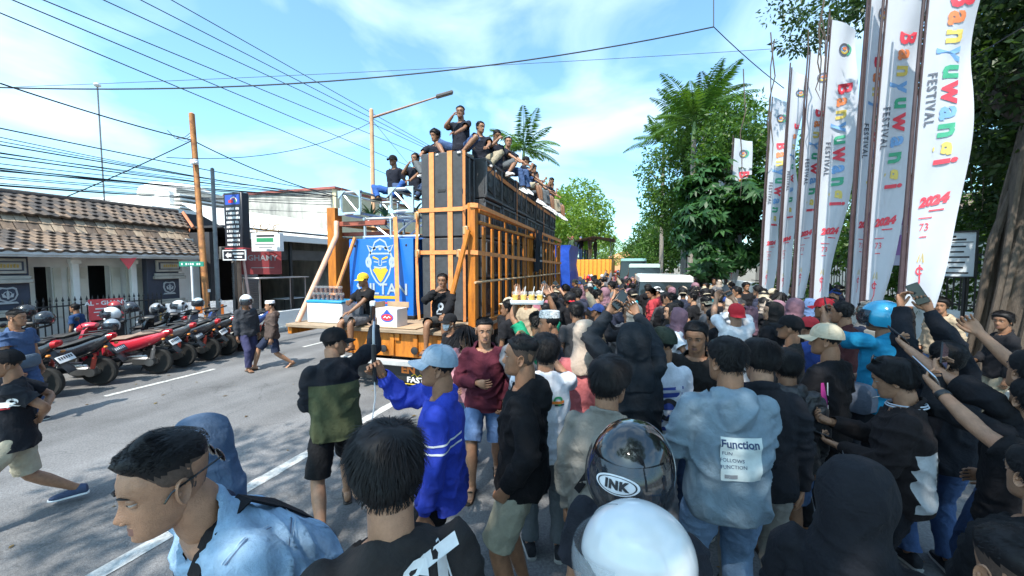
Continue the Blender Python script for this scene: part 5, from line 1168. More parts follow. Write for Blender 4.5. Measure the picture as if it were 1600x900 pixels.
TARP = mat('tarp_blue', (.015, .07, .42), .45, var=.2, vs=3, fold=.7, fs=3); m = MB(); m.loft([np.array([(a*(1.2+.05*rng.randn()), b*(1.3+.05*rng.randn()), z) for a, b in ((-1, -1), (-.3, -1.04), (.3, -.97), (1, -1), (1.03, 0), (1, 1), (0, 1.02), (-1, 1))]) for z in (.9, 1.5, 2.2, 2.8, 3.05)]); m.build('tarpaulin', TARP, tb_); m = MB(); m.box((0, 0, .6), (2.2, 2.6, .6), 0, .05); m.build('load_base', IRON, tb_)
m = MB(); m.box((-.9, .4, 3.2), (1.6, 1.8, .25), 0, .1); m.build('tarpaulin', TARP, tb_)
def van(x, y, rz, lab, top=(.62, .62, .60), low=(.05, .045, .045), L=4.2, Hh=1.85, W_=1.75):
    o = empty('van', (x, y, 0), rz, lab, 'van'); sec = lambda z, k, y0, y1: np.array([(-W_/2*k, y0, z), (-W_/2*k*.96, y0-.06, z), (W_/2*k*.96, y0-.06, z), (W_/2*k, y0, z), (W_/2*k, y1, z), (W_/2*k*.9, y1+.1, z), (-W_/2*k*.9, y1+.1, z), (-W_/2*k, y1, z)])
    m = MB(); m.loft([sec(.3, .96, 0, L), sec(.6, 1, -.02, L+.1), sec(1.05, 1, 0, L)], 0); m.build('body', mat('van_low_%d' % int(low[0]*1000), low, .3, coat=.5, var=.06), o)
    m = MB(); m.loft([sec(1.05, .985, .01, L-.05), sec(Hh-.2, .90, .10, L-1.0)], 0); m.build('windows', GLASS, o); m = MB(); m.loft([sec(Hh-.20, .905, .08, L-.98), sec(Hh-.06, .90, .10, L-1.05), sec(Hh, .82, .22, L-1.2)], 0); m.build('roof', mat('van_top_%d' % int(top[0]*1000), top, .3, coat=.4, var=.06), o)
    for s in (-1, 1):
        for yy in (.75, L-.75): m = MB(); m.lathe([(.1, -.1), (.29, -.1), (.31, -.06), (.31, .06), (.29, .1), (.1, .1)], 16, 0, place(facing(1, 0), (s*W_/2*.88, yy, .31))); m.build('wheel', RUBBER, o)
        m = MB(); m.box((s*W_*.45, -.06, .85), (.14, .06, .32), 0, .015); m.build('tail_light', mat('lamp_red', (.4, .01, .01), .25), o)
        m = MB(); m.tube([(s*W_*.47, .06, 1.05), (s*W_*.43, .15, Hh-.18)], .035, 6); m.build('pillar', mat('van_top_%d' % int(top[0]*1000), top), o)
    m = MB(); m.box((0, -.07, .5), (.45, .02, .13), 0, .004); m.build('number_plate', PW, o); return o
van(1.05, 12.6, .03, 'dark van with white roof standing in the crowd on the street')
van(.7, 21.5, 0, 'pale green van parked behind the white roofed van', (.40, .52, .48), (.10, .13, .12), 4.6, 2.25); van(.2, 31, 0, 'teal topped minibus far down the street beyond the vans', (.22, .40, .38), (.08, .1, .1), 6, 2.7, 2.1); van(-5.6, 23.5, 0, 'white pickup cab half hidden beside the blue tarpaulin', (.6, .6, .6), (.55, .55, .55), 4.5, 2.0)
# ------------------------------------------------------------------ trees
def leaf_mat(name, a, b, trans=.35):
    if name in MATS: return MATS[name]
    m = bpy.data.materials.new(name); m.use_nodes = True; MATS[name] = m; N, L = m.node_tree.nodes, m.node_tree.links; p = N['Principled BSDF']; out = N['Material Output']
    at_ = N.new('ShaderNodeAttribute'); at_.attribute_name = 'rnd'; mx_ = N.new('ShaderNodeMix'); mx_.data_type = 'RGBA'; mx_.inputs[6].default_value = (*a, 1); mx_.inputs[7].default_value = (*b, 1)
    L.new(at_.outputs['Fac'], mx_.inputs[0]); L.new(mx_.outputs[2], p.inputs['Base Color']); p.inputs['Roughness'].default_value = .42; p.inputs['Specular IOR Level'].default_value = .35
    t = N.new('ShaderNodeBsdfTranslucent'); hs = N.new('ShaderNodeMix'); hs.data_type = 'RGBA'; hs.blend_type = 'MULTIPLY'; hs.inputs[0].default_value = 1; hs.inputs[7].default_value = (1.7, 1.7, .6, 1); L.new(mx_.outputs[2], hs.inputs[6]); L.new(hs.outputs[2], t.inputs[0])
    ms = N.new('ShaderNodeMixShader'); ms.inputs[0].default_value = trans; L.new(p.outputs[0], ms.inputs[1]); L.new(t.outputs[0], ms.inputs[2]); L.new(ms.outputs[0], out.inputs[0]); return m
BARK = mat('bark', (.085, .066, .052), .9, var=.4, vs=7, bump=.9, bs=28, stretch=(3, 3, .7))
BARKG = mat('bark_grey', (.24, .21, .18), .9, var=.35, vs=7, bump=.8, bs=30, stretch=(3, 3, .7))
def leaf_quads(C, D, U, L, Wd):
    """kite leaves: centre base C, direction D, width direction U"""
    L, Wd = np.asarray(L)[:, None], np.asarray(Wd)[:, None]; Nn = np.cross(D, U)
    V = np.stack([C, C+D*L*.45-U*Wd*.5+Nn*L*.05, C+D*L-Nn*L*.08, C+D*L*.45+U*Wd*.5+Nn*L*.05], 1).reshape(-1, 3); return V, np.arange(len(V)).reshape(-1, 4)
def cloud(clumps, per, rad, size, seed, asp=.45, droop=.3):
    rng = np.random.RandomState(seed); C = np.repeat(np.asarray(clumps, float), per, 0); n = len(C)
    off = rng.normal(0, 1, (n, 3)); off /= np.linalg.norm(off, axis=1)[:, None]; rr_ = rad*rng.uniform(.25, 1, n)**.6; P = C+off*rr_[:, None]*np.array([1, 1, .75])
    D = off+rng.normal(0, .6, (n, 3)); D[:, 2] -= droop; D /= np.linalg.norm(D, axis=1)[:, None]; U = np.cross(D, rng.normal(0, 1, (n, 3))); U /= np.linalg.norm(U, axis=1)[:, None]+1e-6
    s = size*rng.uniform(.6, 1.3, n); V, F = leaf_quads(P, D, U, s, s*asp); return V, F, np.clip(np.repeat(rng.uniform(0, .45, len(clumps)), per)+rng.uniform(0, .55, n), 0, 1)
def crown_points(ells, n, seed, shell=.55):
    rng = np.random.RandomState(seed); vol = np.array([e[3]*e[4]*e[5] for e in ells])**.7; k = rng.choice(len(ells), n, p=vol/vol.sum()); E_ = np.array(ells)[k]; d = rng.normal(0, 1, (n, 3)); d /= np.linalg.norm(d, axis=1)[:, None]
    return E_[:, :3]+d*E_[:, 3:]*(shell+(1-shell)*rng.uniform(0, 1, n)**.5)[:, None]
def tree(name, base, th, r, ells, ncl, per, rad, size, lm, label, seed=0, bark=BARK, limbs=8, asp=.45, lean=(0, 0), group=None, shell=.5, droop=.3):
    o = empty(name, base, 0, label, 'tree', group); b = Vector(base); rng = random.Random(seed); t = MB(); T = Vector((lean[0], lean[1], th))
    pts = [Vector((0, 0, -.1)), Vector((0, 0, .15)), T*.35+Vector((rng.uniform(-.1, .1), rng.uniform(-.1, .1), 0)), T*.7+Vector((rng.uniform(-.15, .15), rng.uniform(-.15, .15), 0)), T]; t.tube(pts, [r*1.5, r*1.15, r*.92, r*.8, r*.55], 12)
    cl = crown_points(ells, ncl, seed+1, shell)
    for k in range(limbs):
        c = Vector(cl[rng.randrange(ncl)])-b; s0 = T*rng.uniform(.55, 1.0); mid = s0.lerp(c, .5)+Vector((rng.uniform(-.3, .3), rng.uniform(-.3, .3), rng.uniform(0, .4))); t.tube([s0, mid, c], [r*.4, r*.24, r*.06], 7)
    t.build('trunk', bark, o); V, F, a = cloud(cl-np.array(b), per, rad, size, seed+2, asp, droop); co = bpy.data.objects.new('crown', fast_mesh('crown', V, F, [lm], False, a)); link(co, o); return o
LD, LG, LB, LS = leaf_mat('leaf_dark', (.014, .034, .012), (.05, .095, .028)), leaf_mat('leaf_mid', (.03, .075, .014), (.085, .17, .03)), leaf_mat('leaf_bright', (.075, .15, .02), (.20, .30, .05), .45), leaf_mat('leaf_schefflera', (.012, .045, .016), (.05, .13, .04), .3)
def palm(base, h, r, nf, fl, label, seed, lm, group=None, lean=(0, 0), droop=1.0):
    o = empty('palm_tree', base, 0, label, 'palm tree', group); rng = np.random.RandomState(seed); t = MB(); P = [Vector((lean[0]*(k/6)**2, lean[1]*(k/6)**2, h*k/6)) for k in range(7)]; t.tube(P, [r*1.3, r*1.05, r, r*.95, r*.9, r*.88, r*.8], 12); t.build('trunk', BARKG, o)
    c = P[-1]; cs = MB(); cs.tube([c-Vector((0, 0, .1)), c+Vector((0, 0, .9))], [r*.95, r*.35], 10); cs.build('crown_shaft', mat('crown_shaft', (.13, .2, .06), .5), o)
    for k in range(nf):
        a = 2*pi*k/nf+rng.uniform(-.2, .2); e = rng.uniform(.15, 1.25); L = fl*rng.uniform(.8, 1.1); hd = Vector((cos(a), sin(a), 0)); q = c+Vector((0, 0, .75)); pts = []; d = (hd*cos(e)+Vector((0, 0, sin(e)))).normalized()
        for j in range(11): pts.append(q.copy()); q = q+d*(L/10); d = (d+Vector((0, 0, -.13*droop))-Vector((0, 0, 0))).normalized()
        m = MB(); m.tube(pts, [.03*(1-.085*j) for j in range(11)], 4, 0); V, F = [], []
        n = 34; C, D_, U_, LL = [], [], [], []
        for i in range(n):
            u = .12+.86*i/n; x = u*10; j = int(x); p = pts[j].lerp(pts[min(j+1, 10)], x-j); dr = (pts[min(j+1, 10)]-pts[j]).normalized(); s = dr.cross(Vector((0, 0, 1))); s = s.normalized() if s.length > .05 else Vector((-sin(a), cos(a), 0))
            for sg in (-1, 1): 
                dd = (s*sg*.8+dr*.55+Vector((0, 0, -.35-.25*rng.rand()))).normalized(); C.append(p); D_.append(dd); U_.append(dr); LL.append(fl*.24*math.sin(pi*(.15+.8*u))*rng.uniform(.8, 1.15))
        V, F = leaf_quads(np.array(C), np.array(D_), np.array(U_), LL, [.085]*len(LL)); m.add(V, F.tolist()); f_ = m.build('frond', lm, o, False); at2 = f_.data.attributes.new('rnd', 'FLOAT', 'FACE'); at2.data.foreach_set('value', rng.uniform(.1, .9)+rng.uniform(-.1, .1, len(f_.data.polygons)))
    return o
def palmate(base, th, ells, n, size, label, seed):
    """tree with glossy hand-shaped leaves"""
    o = empty('umbrella_tree', base, 0, label, 'tree'); b = np.array(base); rng = np.random.RandomState(seed); tips = crown_points(ells, n//17, seed, .55); cl = np.repeat(tips, 17, 0); o_ = rng.normal(0, 1, cl.shape); o_ /= np.linalg.norm(o_, axis=1)[:, None]; cl = cl+o_*(.62*rng.uniform(.3, 1, len(cl)))[:, None]*np.array([1, 1, .8]); ctr = np.array([np.mean([e[i] for e in ells]) for i in range(3)]); t = MB(); t.tube([(0, 0, -.1), (.1, 0, th*.5), (0, .1, th)], [.17, .13, .11], 10)
    for k in range(10): c = Vector(cl[k]-b); t.tube([(0, .05, th*.6+.04*k), Vector((0, 0, th)).lerp(c, .55), c], [.07, .045, .012], 6)
    t.build('trunk', BARKG, o); C, D, U, LL = [], [], [], []
    for c in cl:
        nr = (c-ctr)/3+rng.normal(0, .35, 3)+np.array([0, 0, .7]); nr /= np.linalg.norm(nr); f_ = frame(nr); k = rng.randint(7, 10); s = size*rng.uniform(.7, 1.2); ph = rng.uniform(0, 6)
        for i in range(k):
            a = ph+2*pi*i/k; d = f_ @ Vector((cos(a), sin(a), -.45)); d.normalize(); u = f_ @ Vector((-sin(a), cos(a), 0)); C.append(c-b); D.append(d); U.append(u); LL.append(s*rng.uniform(.85, 1.1))
    LL = np.array(LL); V, F = leaf_quads(np.array(C), np.array(D), np.array(U), LL, LL*.34); co = bpy.data.objects.new('crown', fast_mesh('crown', V, F, [LS], False, rng.uniform(0, 1, len(F)))); link(co, o); return o
# big fig tree on the right, hanging roots, limbs over the pavement
fig = tree('fig_tree', (6.4, 8.6, .1), 5.0, .42, [(6.6, 8.2, 8.2, 2.4, 2.4, 1.7), (8.6, 9, 7.4, 2.8, 3, 2.2), (9.5, 6.2, 7.0, 2.4, 2.4, 2.2), (7.6, 11.5, 5.6, 2.3, 1.2, 1.8), (8.2, 7.2, 4.6, .9, .9, 1.6), (6.3, 7.0, 5.6, 1.0, .8, 1.5), (7.2, 6.0, 5.8, 1.4, 1.0, 1.6), (*at(1545, 60, 7.6), 1.0, .9, 1.3), (*at(1585, 190, 7.4), .8, .8, 1.3), (*at(1300, 20, 10.5), 1.5, 1.0, .8), (*at(1590, 330, 8.2), .6, .7, .8), (*at(1550, 90, 6.5), .55, .6, .8), (*at(1592, 200, 6.5), .5, .6, .8), (*at(1580, 10, 6.3), .7, .7, .6), (*at(1520, 20, 7.2), .5, .5, .6)], 1050, 62, .42, .15, LD, 'huge dark fig tree with rope-like hanging roots behind the flags', 3, limbs=22, shell=.35)
rq = random.Random(8)
for k in range(26):
    a = rq.uniform(0, 2*pi); rr_ = rq.uniform(.3, .62); z1 = rq.uniform(2.6, 5.2); m = MB(); m.tube([(rr_*cos(a)*1.25, rr_*sin(a)*1.25, -.1), (rr_*cos(a+.2), rr_*sin(a+.2), z1*.35), (rr_*.85*cos(a+.35), rr_*.85*sin(a+.35), z1*.7), (rr_*.5*cos(a+.4), rr_*.5*sin(a+.4), z1)], [rq.uniform(.05, .10), rq.uniform(.04, .08), rq.uniform(.04, .07), .03], 7); m.build('buttress_root', BARK, fig)
for k in range(30):
    x, y = rq.uniform(-3.6, 1.0), rq.uniform(-1.5, 3.4); zt = rq.uniform(7.2, 8.4); zb = zt-rq.uniform(1.6, 5.2); m = MB(); P = [Vector((x+rq.uniform(-.08, .08), y+rq.uniform(-.08, .08), zt+(zb-zt)*j/6)) for j in range(7)]; m.tube(P, [.014]*5+[.010, .004], 5); m.build('aerial_root', BARK, fig)
# street tree behind the camera, whose crown shades the near crowd
tree('shade_tree', (5.2, -3.6, .1), 5.5, .34, [(2.5, -3.3, 8.0, 4.6, 2.6, 1.3), (-1.2, -3.0, 8.4, 2.4, 2.2, 1.0), (3.0, -.6, 8.6, 2.4, 2.2, 1.0), (1.5, -.6, 9.0, 3.0, 1.9, .9), (-4.0, -2.6, 8.2, 1.7, 1.6, .7), (.6, 1.0, 9.2, 2.0, 1.3, .7)], 560, 50, .50, .18, LG, 'leafy street tree spreading over the near crowd', 12, limbs=16)
palmate((3.9, 18.6, .1), 2.6, [(2.7, 17.9, 3.6, 1.1, 1.2, 1.3), (4.3, 18.5, 3.4, 1.3, 1.3, 1.5), (3.3, 18.1, 5.4, 1.2, 1.2, 1.0), (4.5, 17.8, 5.3, 1.0, 1.1, 1.1), (2.2, 17.6, 4.8, .8, .9, .8), (3.6, 17.2, 4.3, 1.2, .8, 1.3), (5.1, 18.2, 4.4, .9, .9, 1.0), (3.0, 17.3, 2.4, .7, .7, .6)], 1500, .42, 'umbrella tree with glossy hand-shaped leaves beside the row of flags', 5)
tree('rain_tree', (4.4, 27, .1), 6.0, .24, [(2.6, 27, 8.2, 2.0, 2.0, 2.6), (4.0, 27, 10.3, 2.2, 2.2, 2.2), (2.2, 26, 6.0, 1.8, 1.6, 1.4), (5.6, 27.5, 9.0, 2.2, 2, 3), (3.2, 27, 4.6, 1.5, 1.5, .9)], 300, 46, .55, .26, LG, 'tall dark tree with layered foliage behind the umbrella tree', 21, limbs=14)
tree('roadside_tree', (4.6, 21.5, .1), 5.5, .16, [(5.0, 21.5, 8.6, 2.0, 2.0, 1.3), (6.4, 22.5, 7.0, 2.4, 1.8, 2.2), (3.9, 21.2, 7.7, 1.0, 1.2, .9)], 170, 50, .5, .24, LG, 'slender tree rising between the palms and the flags', 23, limbs=10)
palm((3.6, 30, .1), 11.0, .17, 15, 3.4, 'tall palm with long drooping fronds behind the dark layered tree', 31, LG); palm((3.9, 24.5, .1), 10.4, .15, 14, 3.0, 'straight slim palm standing nearest the slender tree', 32, LG); palm((5.0, 31, .1), 12.6, .17, 14, 3.4, 'tallest palm of the avenue with ragged crown', 33, LD)
palm((3.0, 22, .1), 8.6, .15, 15, 3.0, 'palm with feathery crown in front of the layered tree', 35, LG); palm((2.4, 34, .1), 11.2, .16, 14, 3.3, 'far palm leaning out over the street', 36, LG); palm((-6.9, 25, .1), 8.9, .16, 15, 3.0, 'palm with fanned fronds rising above the loudspeaker wall', 34, LG)
for i, (x, y, h, s_, lab) in enumerate(((-7.2, 34, 6.5, 1.0, 'bright green broadleaf tree beyond the loudspeaker truck'), (-6.4, 44, 8, 1.25, 'taller bright green tree behind the first beyond the truck'), (-7.0, 62, 7, 1.2, 'round bright tree farther along the left verge'), (-5.2, 84, 6, 1.1, 'small far tree closing the left side of the avenue'))):
    tree('roadside_tree', (x, y, .1), h*.55, .22*s_, [(x+.6, y, h*.95, 3.0*s_, 3.0, 2.3*s_), (x+1.6*s_, y-.6, h*.66, 2.1*s_, 2, 1.6*s_), (x-1.2, y, h*.75, 2.4*s_, 2.2, 2.0*s_), (x+.4, y, h*1.25, 1.8*s_, 1.8, 1.3*s_)], 240-45*i, 40, .62*s_, .30*s_, LB, lab, 40+i, BARKG, 10)
for i, (x, y, h, s_, lab) in enumerate(((3.6, 37, 5.2, 1.0, 'low round tree beyond the layered dark tree'), (3.4, 52, 7, 1.3, 'mid green tree halfway down the right verge'), (2.6, 75, 7, 1.3, 'far tree on the right verge near the end of the avenue'), (6.5, 43, 9, 1.5, 'tall mid green tree behind the low round one'))):
    tree('roadside_tree', (x, y, .1), h*.55, .2*s_, [(x, y, h*.9, 2.4*s_, 2.4, 2.1*s_), (x-1.2*s_, y-.6, h*.6, 1.9*s_, 2, 1.5*s_), (x+1.2, y, h*.75, 2.2*s_, 2.2, 2.0*s_)], 190-25*i, 40, .62*s_, .30*s_, LG, lab, 60+i, BARKG, 8)
# hedge and garden trees behind the flags on the right
for i, (x, y, h, s_, lm, lab) in enumerate(((8.4, 14.5, 5.6, 1.0, LG, 'garden tree with sunlit leaves behind the information board'), (10.5, 10.5, 5.5, 1.0, LB, 'pale sunlit garden tree behind the fig trunk'), (7.6, 19, 6.5, 1.1, LG, 'garden tree behind the purple banner'), (12.5, 15, 7, 1.4, LB, 'broad sunlit tree at the back of the garden'))):
    tree('garden_tree', (x, y, .1), h*.5, .16*s_, [(x, y, h*.8, 2.0*s_, 2.0, 1.8*s_), (x-1, y-.4, h*.5, 1.6*s_, 1.4, 1.3*s_), (x+1, y, h*.5, 1.7*s_, 1.4, 1.3*s_), (x, y, h*.25, 1.9*s_, 1.2, .9*s_)], 200, 40, .5, .2, lm, lab, 80+i, BARK, 8)
# far end of the street and back buildings
def block(name, x0, x1, y0, y1, h, m_, label, roofm, nwin=0, side=1):
    o = empty(name, ((x0+x1)/2, (y0+y1)/2, 0), 0, label, 'building'); c = Vector(o.location); m = MB(); m.box((0, 0, h/2), (x1-x0, y1-y0, h)); m.build('wall', m_, o, False); r_ = MB(); w, d = (x1-x0)/2+.4, (y1-y0)/2+.4
    r_.add([(-w, -d, h), (w, -d, h), (w, d, h), (-w, d, h), (0, -d*.7, h+w*.38), (0, d*.7, h+w*.38)], [(0, 1, 4), (1, 2, 5, 4), (2, 3, 5), (3, 0, 4, 5), (3, 2, 1, 0)]); r_.build('roof', roofm, o, False)
    for k in range(nwin):
        yy = -((y1-y0)/2)+(k+.5)*(y1-y0)/nwin; wn_ = MB(); wn_.box((side*((x1-x0)/2+.01), yy, h*.55), (.05, 1.0, 1.3), 0, .01); w_ = wn_.build('window', PLASTER, o); pn_ = MB(); pn_.box((side*((x1-x0)/2+.03), yy, h*.55), (.05, .85, 1.15)); pn_.build('pane', GLASS, w_)
block('shop_row', -20, -12.8, 22.5, 40, 4.6, PLASTER, 'plain white shop row beyond the awning shop', TILES[1], 5); block('shop_row', -19, -12.6, 42, 62, 5.4, CREAM, 'cream shop row far along the left verge', TILES[2], 6); block('far_house', -9, 12, 150, 160, 5, mat('far_orange', (.55, .27, .13), .9), 'distant orange roofed house at the end of the street', mat('far_orange', (.55, .27, .13)))
block('garden_house', 13, 22, 18, 34, 4.2, PLASTER, 'white house behind the garden trees on the right', TILES[2], 4, -1); block('garden_house', 14, 24, 2, 14, 4.0, CREAM, 'cream house behind the fig tree', TILES[0], 3, -1)
gw = MB(); wbox(gw, 7.6, 7.75, 2, 40, .1, 1.05, 0, .015); gwo = gw.build('garden_wall', PLASTER, None, label='low white garden wall behind the flags and the crowd', cat='wall')
fe = empty('garden_fence', (7.68, 12, 1.05), 0, 'dark iron fence on top of the low garden wall', 'fence')
for z in (.15, 1.35): m = MB(); m.box((0, 4, z), (.03, 26, .04)); m.build('rail', IRON, fe)
b_ = MB(); b_.box((0, 0, .75), (.025, .025, 1.5)); bme = b_.mesh('bar', [IRON])
for k in range(120): o = bpy.data.objects.new('bar', bme); link(o, fe); o.location = (0, -8.9+k*.21, 0)

# ------------------------------------------------------------------ flags
FLAG = mat('flag_cloth', (.60, .63, .70), .75, var=.05, vs=3, bump=.15, bs=300, spec=.2)
def _fl():
    nt = FLAG.node_tree; N, L = nt.nodes, nt.links; p = N['Principled BSDF']; t = N.new('ShaderNodeBsdfTranslucent'); t.inputs[0].default_value = (.7, .72, .78, 1); ms = N.new('ShaderNodeMixShader'); ms.inputs[0].default_value = .35; L.new(p.outputs[0], ms.inputs[1]); L.new(t.outputs[0], ms.inputs[2]); L.new(ms.outputs[0], N['Material Output'].inputs[0])
_fl()
FPOLE = mat('flag_pole', (.05, .03, .035), .6, var=.3, vs=6)
FC = [pr('f_red', (.62, .05, .08)), pr('f_orange', (.65, .20, .08)), pr('f_yellow', (.62, .48, .12)), pr('f_blue', (.16, .33, .62)), pr('f_green', (.05, .33, .20)), pr('f_ink', (.08, .09, .12)), pr('f_gold', (.5, .36, .05))]
def flag(x, y, ztop, zbot, w, seed, label, detail=True, bend=0., ang=0., shift=0., taper=.72):
    o = empty('flag', (x, y, .12), ang, label, 'flag', 'festival flags'); rng = random.Random(seed); h = ztop-zbot; ph = rng.uniform(0, 6)
    def S(u, v):            # u 0..1 from the pole, v 0..1 from the top
        ww = w*(1-taper*max(0, v-.45)**1.3*1.6)*(1+.05*sin(v*9+ph)); xx = .05+u*ww; yy = .09*sin(u*4+v*7+ph)*u+.05*sin(v*15+ph*2)*u+bend*u*(v-.3)
        zz = (ztop-.12)-v*h-(.22*u*max(0, 1-v*9))-.05*u*sin(v*5+ph); return Vector((xx+pbend(zz), yy, zz))
    def pbend(z): return .10*(z/ztop)**2*shift
    m = MB(); m.tube([(pbend(z), 0, z) for z in np.linspace(0, ztop, 9)], [.032, .031, .03, .028, .026, .024, .022, .02, .016], 8); m.build('pole', FPOLE, o)
    nu, nv = 12, 70; V = [tuple(S(i/nu, j/nv)) for j in range(nv+1) for i in range(nu+1)]; c = MB(); c.add(V, [(j*(nu+1)+i, j*(nu+1)+i+1, (j+1)*(nu+1)+i+1, (j+1)*(nu+1)+i) for j in range(nv) for i in range(nu)]); co = c.build('cloth', FLAG, o, True, 180)
    hm = MB(); hm.tube([S(0, v)-Vector((.004, .004, 0)) for v in np.linspace(0, 1, 30)], .016, 6); hm.build('sleeve', FPOLE, co)
    def draw(sh_, u0, v0, nm='letter'):           # shapes in metres, x right, y up around u0, v0
        p = MB()
        for V_, F_, mi, lay in sh_:
            Q = []
            for a, b, *_ in V_:
                u, v = u0+a/w, v0-b/h; s = S(u, v); n = (S(u+.01, v)-s).cross(S(u, v-.005)-s); n = n.normalized() if n.length > 1e-9 else Vector((0, -1, 0)); n = n if n.y < 0 else -n; Q.append(tuple(s+n*(.010+.0015*lay)))
            p.add(Q, F_, mi)
        p.build(nm, FC, co, False)
    k = w/.66; k2 = h/5.4
    draw([ring2(0, 0, .09*k, .15*k, 5, 1, sy=1.15), ring2(.05*k, 0, .11*k, .15*k, 4, 2, -1.4, 1.4, 1.15), ring2(0, -.03*k, .06*k, .10*k, 6, 2, pi, 2*pi), ring2(0, .02, .001, .06*k, 1, 2, n=8), ring2(-.02*k, 0, .06*k, .08*k, 3, 3, 1.2, 4.2)], .55, .105, 'crest')
    letters = 'Banyuwangi'; cols = [0, 1, 2, 3, 4, 0, 3, 4, 2, 0]; wd = [.30, .27, .28, .27, .28, .38, .27, .28, .28, .14]; yy = 0; v0 = .22; tot = sum(wd)
    for ch, ci, q in zip(letters, cols, wd):
        V_, F_, mi, lay = txt(ch, .43*k, 0, 0, ci, 1, -90, bold=.016*k); s_ = 1.0; draw([([(a, b*1.05) for a, b in V_], F_, mi, lay)], .60, v0+(yy+q/2)/tot*.43)
        yy += q
    draw([([(a, b) for a, b in V_], F_, mi, lay) for V_, F_, mi, lay in [txt('FESTIVAL', .155*k, 0, 0, 5, 1, -90, bold=.004, space=1.35)]], .19, v0+.26, 'lettering')
    draw([txt('2024', .20*k, .02, 0, 0, 1, 6, bold=.012, shear=.25), rect(.1*k, -.15*k, .2*k, .02, 0, 1, 2)], .45, .735, 'year')
    draw([txt('73', .17*k, 0, 0, 0, 1, 0), rect(0, .15*k, .22*k, .015, 0, 1, 2), rect(0, -.15*k, .12*k, .015, 0, 1, 2)], .38, .80, 'number')
    draw([ring2(0, 0, .04*k, .065*k, 0, 1, .3, 5.6), stroke([(-.05*k, .14*k), (-.02*k, .26*k), (0, .15*k), (.03*k, .28*k), (.05*k, .13*k)], .02*k, 6), stroke([(0, .1*k), (.02*k, -.18*k), (-.03*k, -.3*k)], .022*k, 0)], .38, .91, 'emblem')
    return o
fx = 3.85
fl = [(1188, 'tall white festival flag farthest along the near row beside the umbrella tree', .54), (1216, 'narrow folded white festival flag, second from the umbrella tree', .42), (1240, 'white festival flag with round crest, third from the umbrella tree', .50), (1268, 'white festival flag with ragged top, fourth from the umbrella tree', .58), (1326, 'narrow white festival flag half hidden by its neighbour, fifth from the umbrella tree', .50), (1348, 'broad white festival flag in front of the purple banner', .56), (1408, 'broad white festival flag next to the fig trunk', .60)]
for i, (px, lab, w) in enumerate(fl):
    p = at_x(px, 415, fx); flag(fx, p.y, 7.25+.15*(i % 2), (1.25, 1.2, 1.35, 1.3, 1.35, 1.25, 1.55)[i], w, i+2, lab, ang=radians((10, 25, 8, 5, 20, 0, -4)[i]), bend=.15*(i % 3-1), shift=1.2)
for i, (px, lab) in enumerate(((1135, 'far white flag showing above the umbrella tree'), (1108, 'far white flag in the gap left of the umbrella tree top'), (1092, 'far white flag with drooping tip beside the palms'), (1072, 'farthest white flag under the layered dark tree'))):
    p = at_x(px, 415, fx); flag(fx, p.y, 7.4, 1.3, .7, i+20, lab, ang=.15, shift=1.)
# purple banner and the information board
pb = board('tall_banner', at_y(1385, 292, 12.0), 1.05, 3.9, facing(-.25, -1), [mat('banner_lilac', (.50, .50, .68), .6, var=.06, vs=2, fold=.2, fs=2), pr('purple', (.16, .06, .30)), PW, pr('lilac_dark', (.30, .16, .42))], [rect(0, -.75, .95, .42, 0, 1, 3), txt('gratis', .22, .05, -.75, 1, 2, bold=.004), rect(-.12, -1.15, .5, .18, 0, 1, 2), rect(-.0, -1.45, .92, .5, 2, 1, 3)] + [rect(0, 1.2-k*.16, .7-.12*(k % 3), .035, 0, 1, 2) for k in range(7)], 'tall lilac banner with purple boxes hung behind the white flags', 'banner')
m = MB(); m.tube([(0, 1.95, -.05), (0, -4.4, -.05)], .05, 8); m.build('post', IRON, pb)
ib = board('information_board', at_y(1468, 398, 9.6), .92, .86, facing(-.45, -1), [mat('board_white', (.62, .67, .72), .5, var=.05), PK, PGY], [txt('TAMAN KOTA', .07, 0, .33, 0, 1, bold=.002)[0:4], rect(0, .23, .84, .014, 0, 1, 2), rect(0, -.05, .012, .56, 0, 1, 2)][1:] + [rect(0, .34, .4, .04, 0, 1, 2), rect(0, .28, .66, .035, 0, 1, 2)] + [rect(s*.21+.01*(k % 3), .15-k*.1, .3-.06*((k*7+int(s)) % 3), .03, 0, 1, 2) for k in range(6) for s in (-1, 1)], 'white information board with dark lines of text by the fig tree', 'sign', th=.04, frame_m=IRON)
m = MB(); [m.tube([(x, -.42, -.04), (x, -2.35, -.04)], .03, 8) for x in (-.35, .35)]; m.build('post', IRON, ib)
po = MB(); po.tube([(0, 0, 0), (.1, 0, 6.2)], [.10, .07], 10); poo = po.build('wooden_pole', mat('bamboo', (.30, .22, .11), .7, var=.3, vs=5), None, label='weathered wooden utility pole between the flags and the purple banner', cat='pole'); poo.location = (4.7, 13.4, .1)
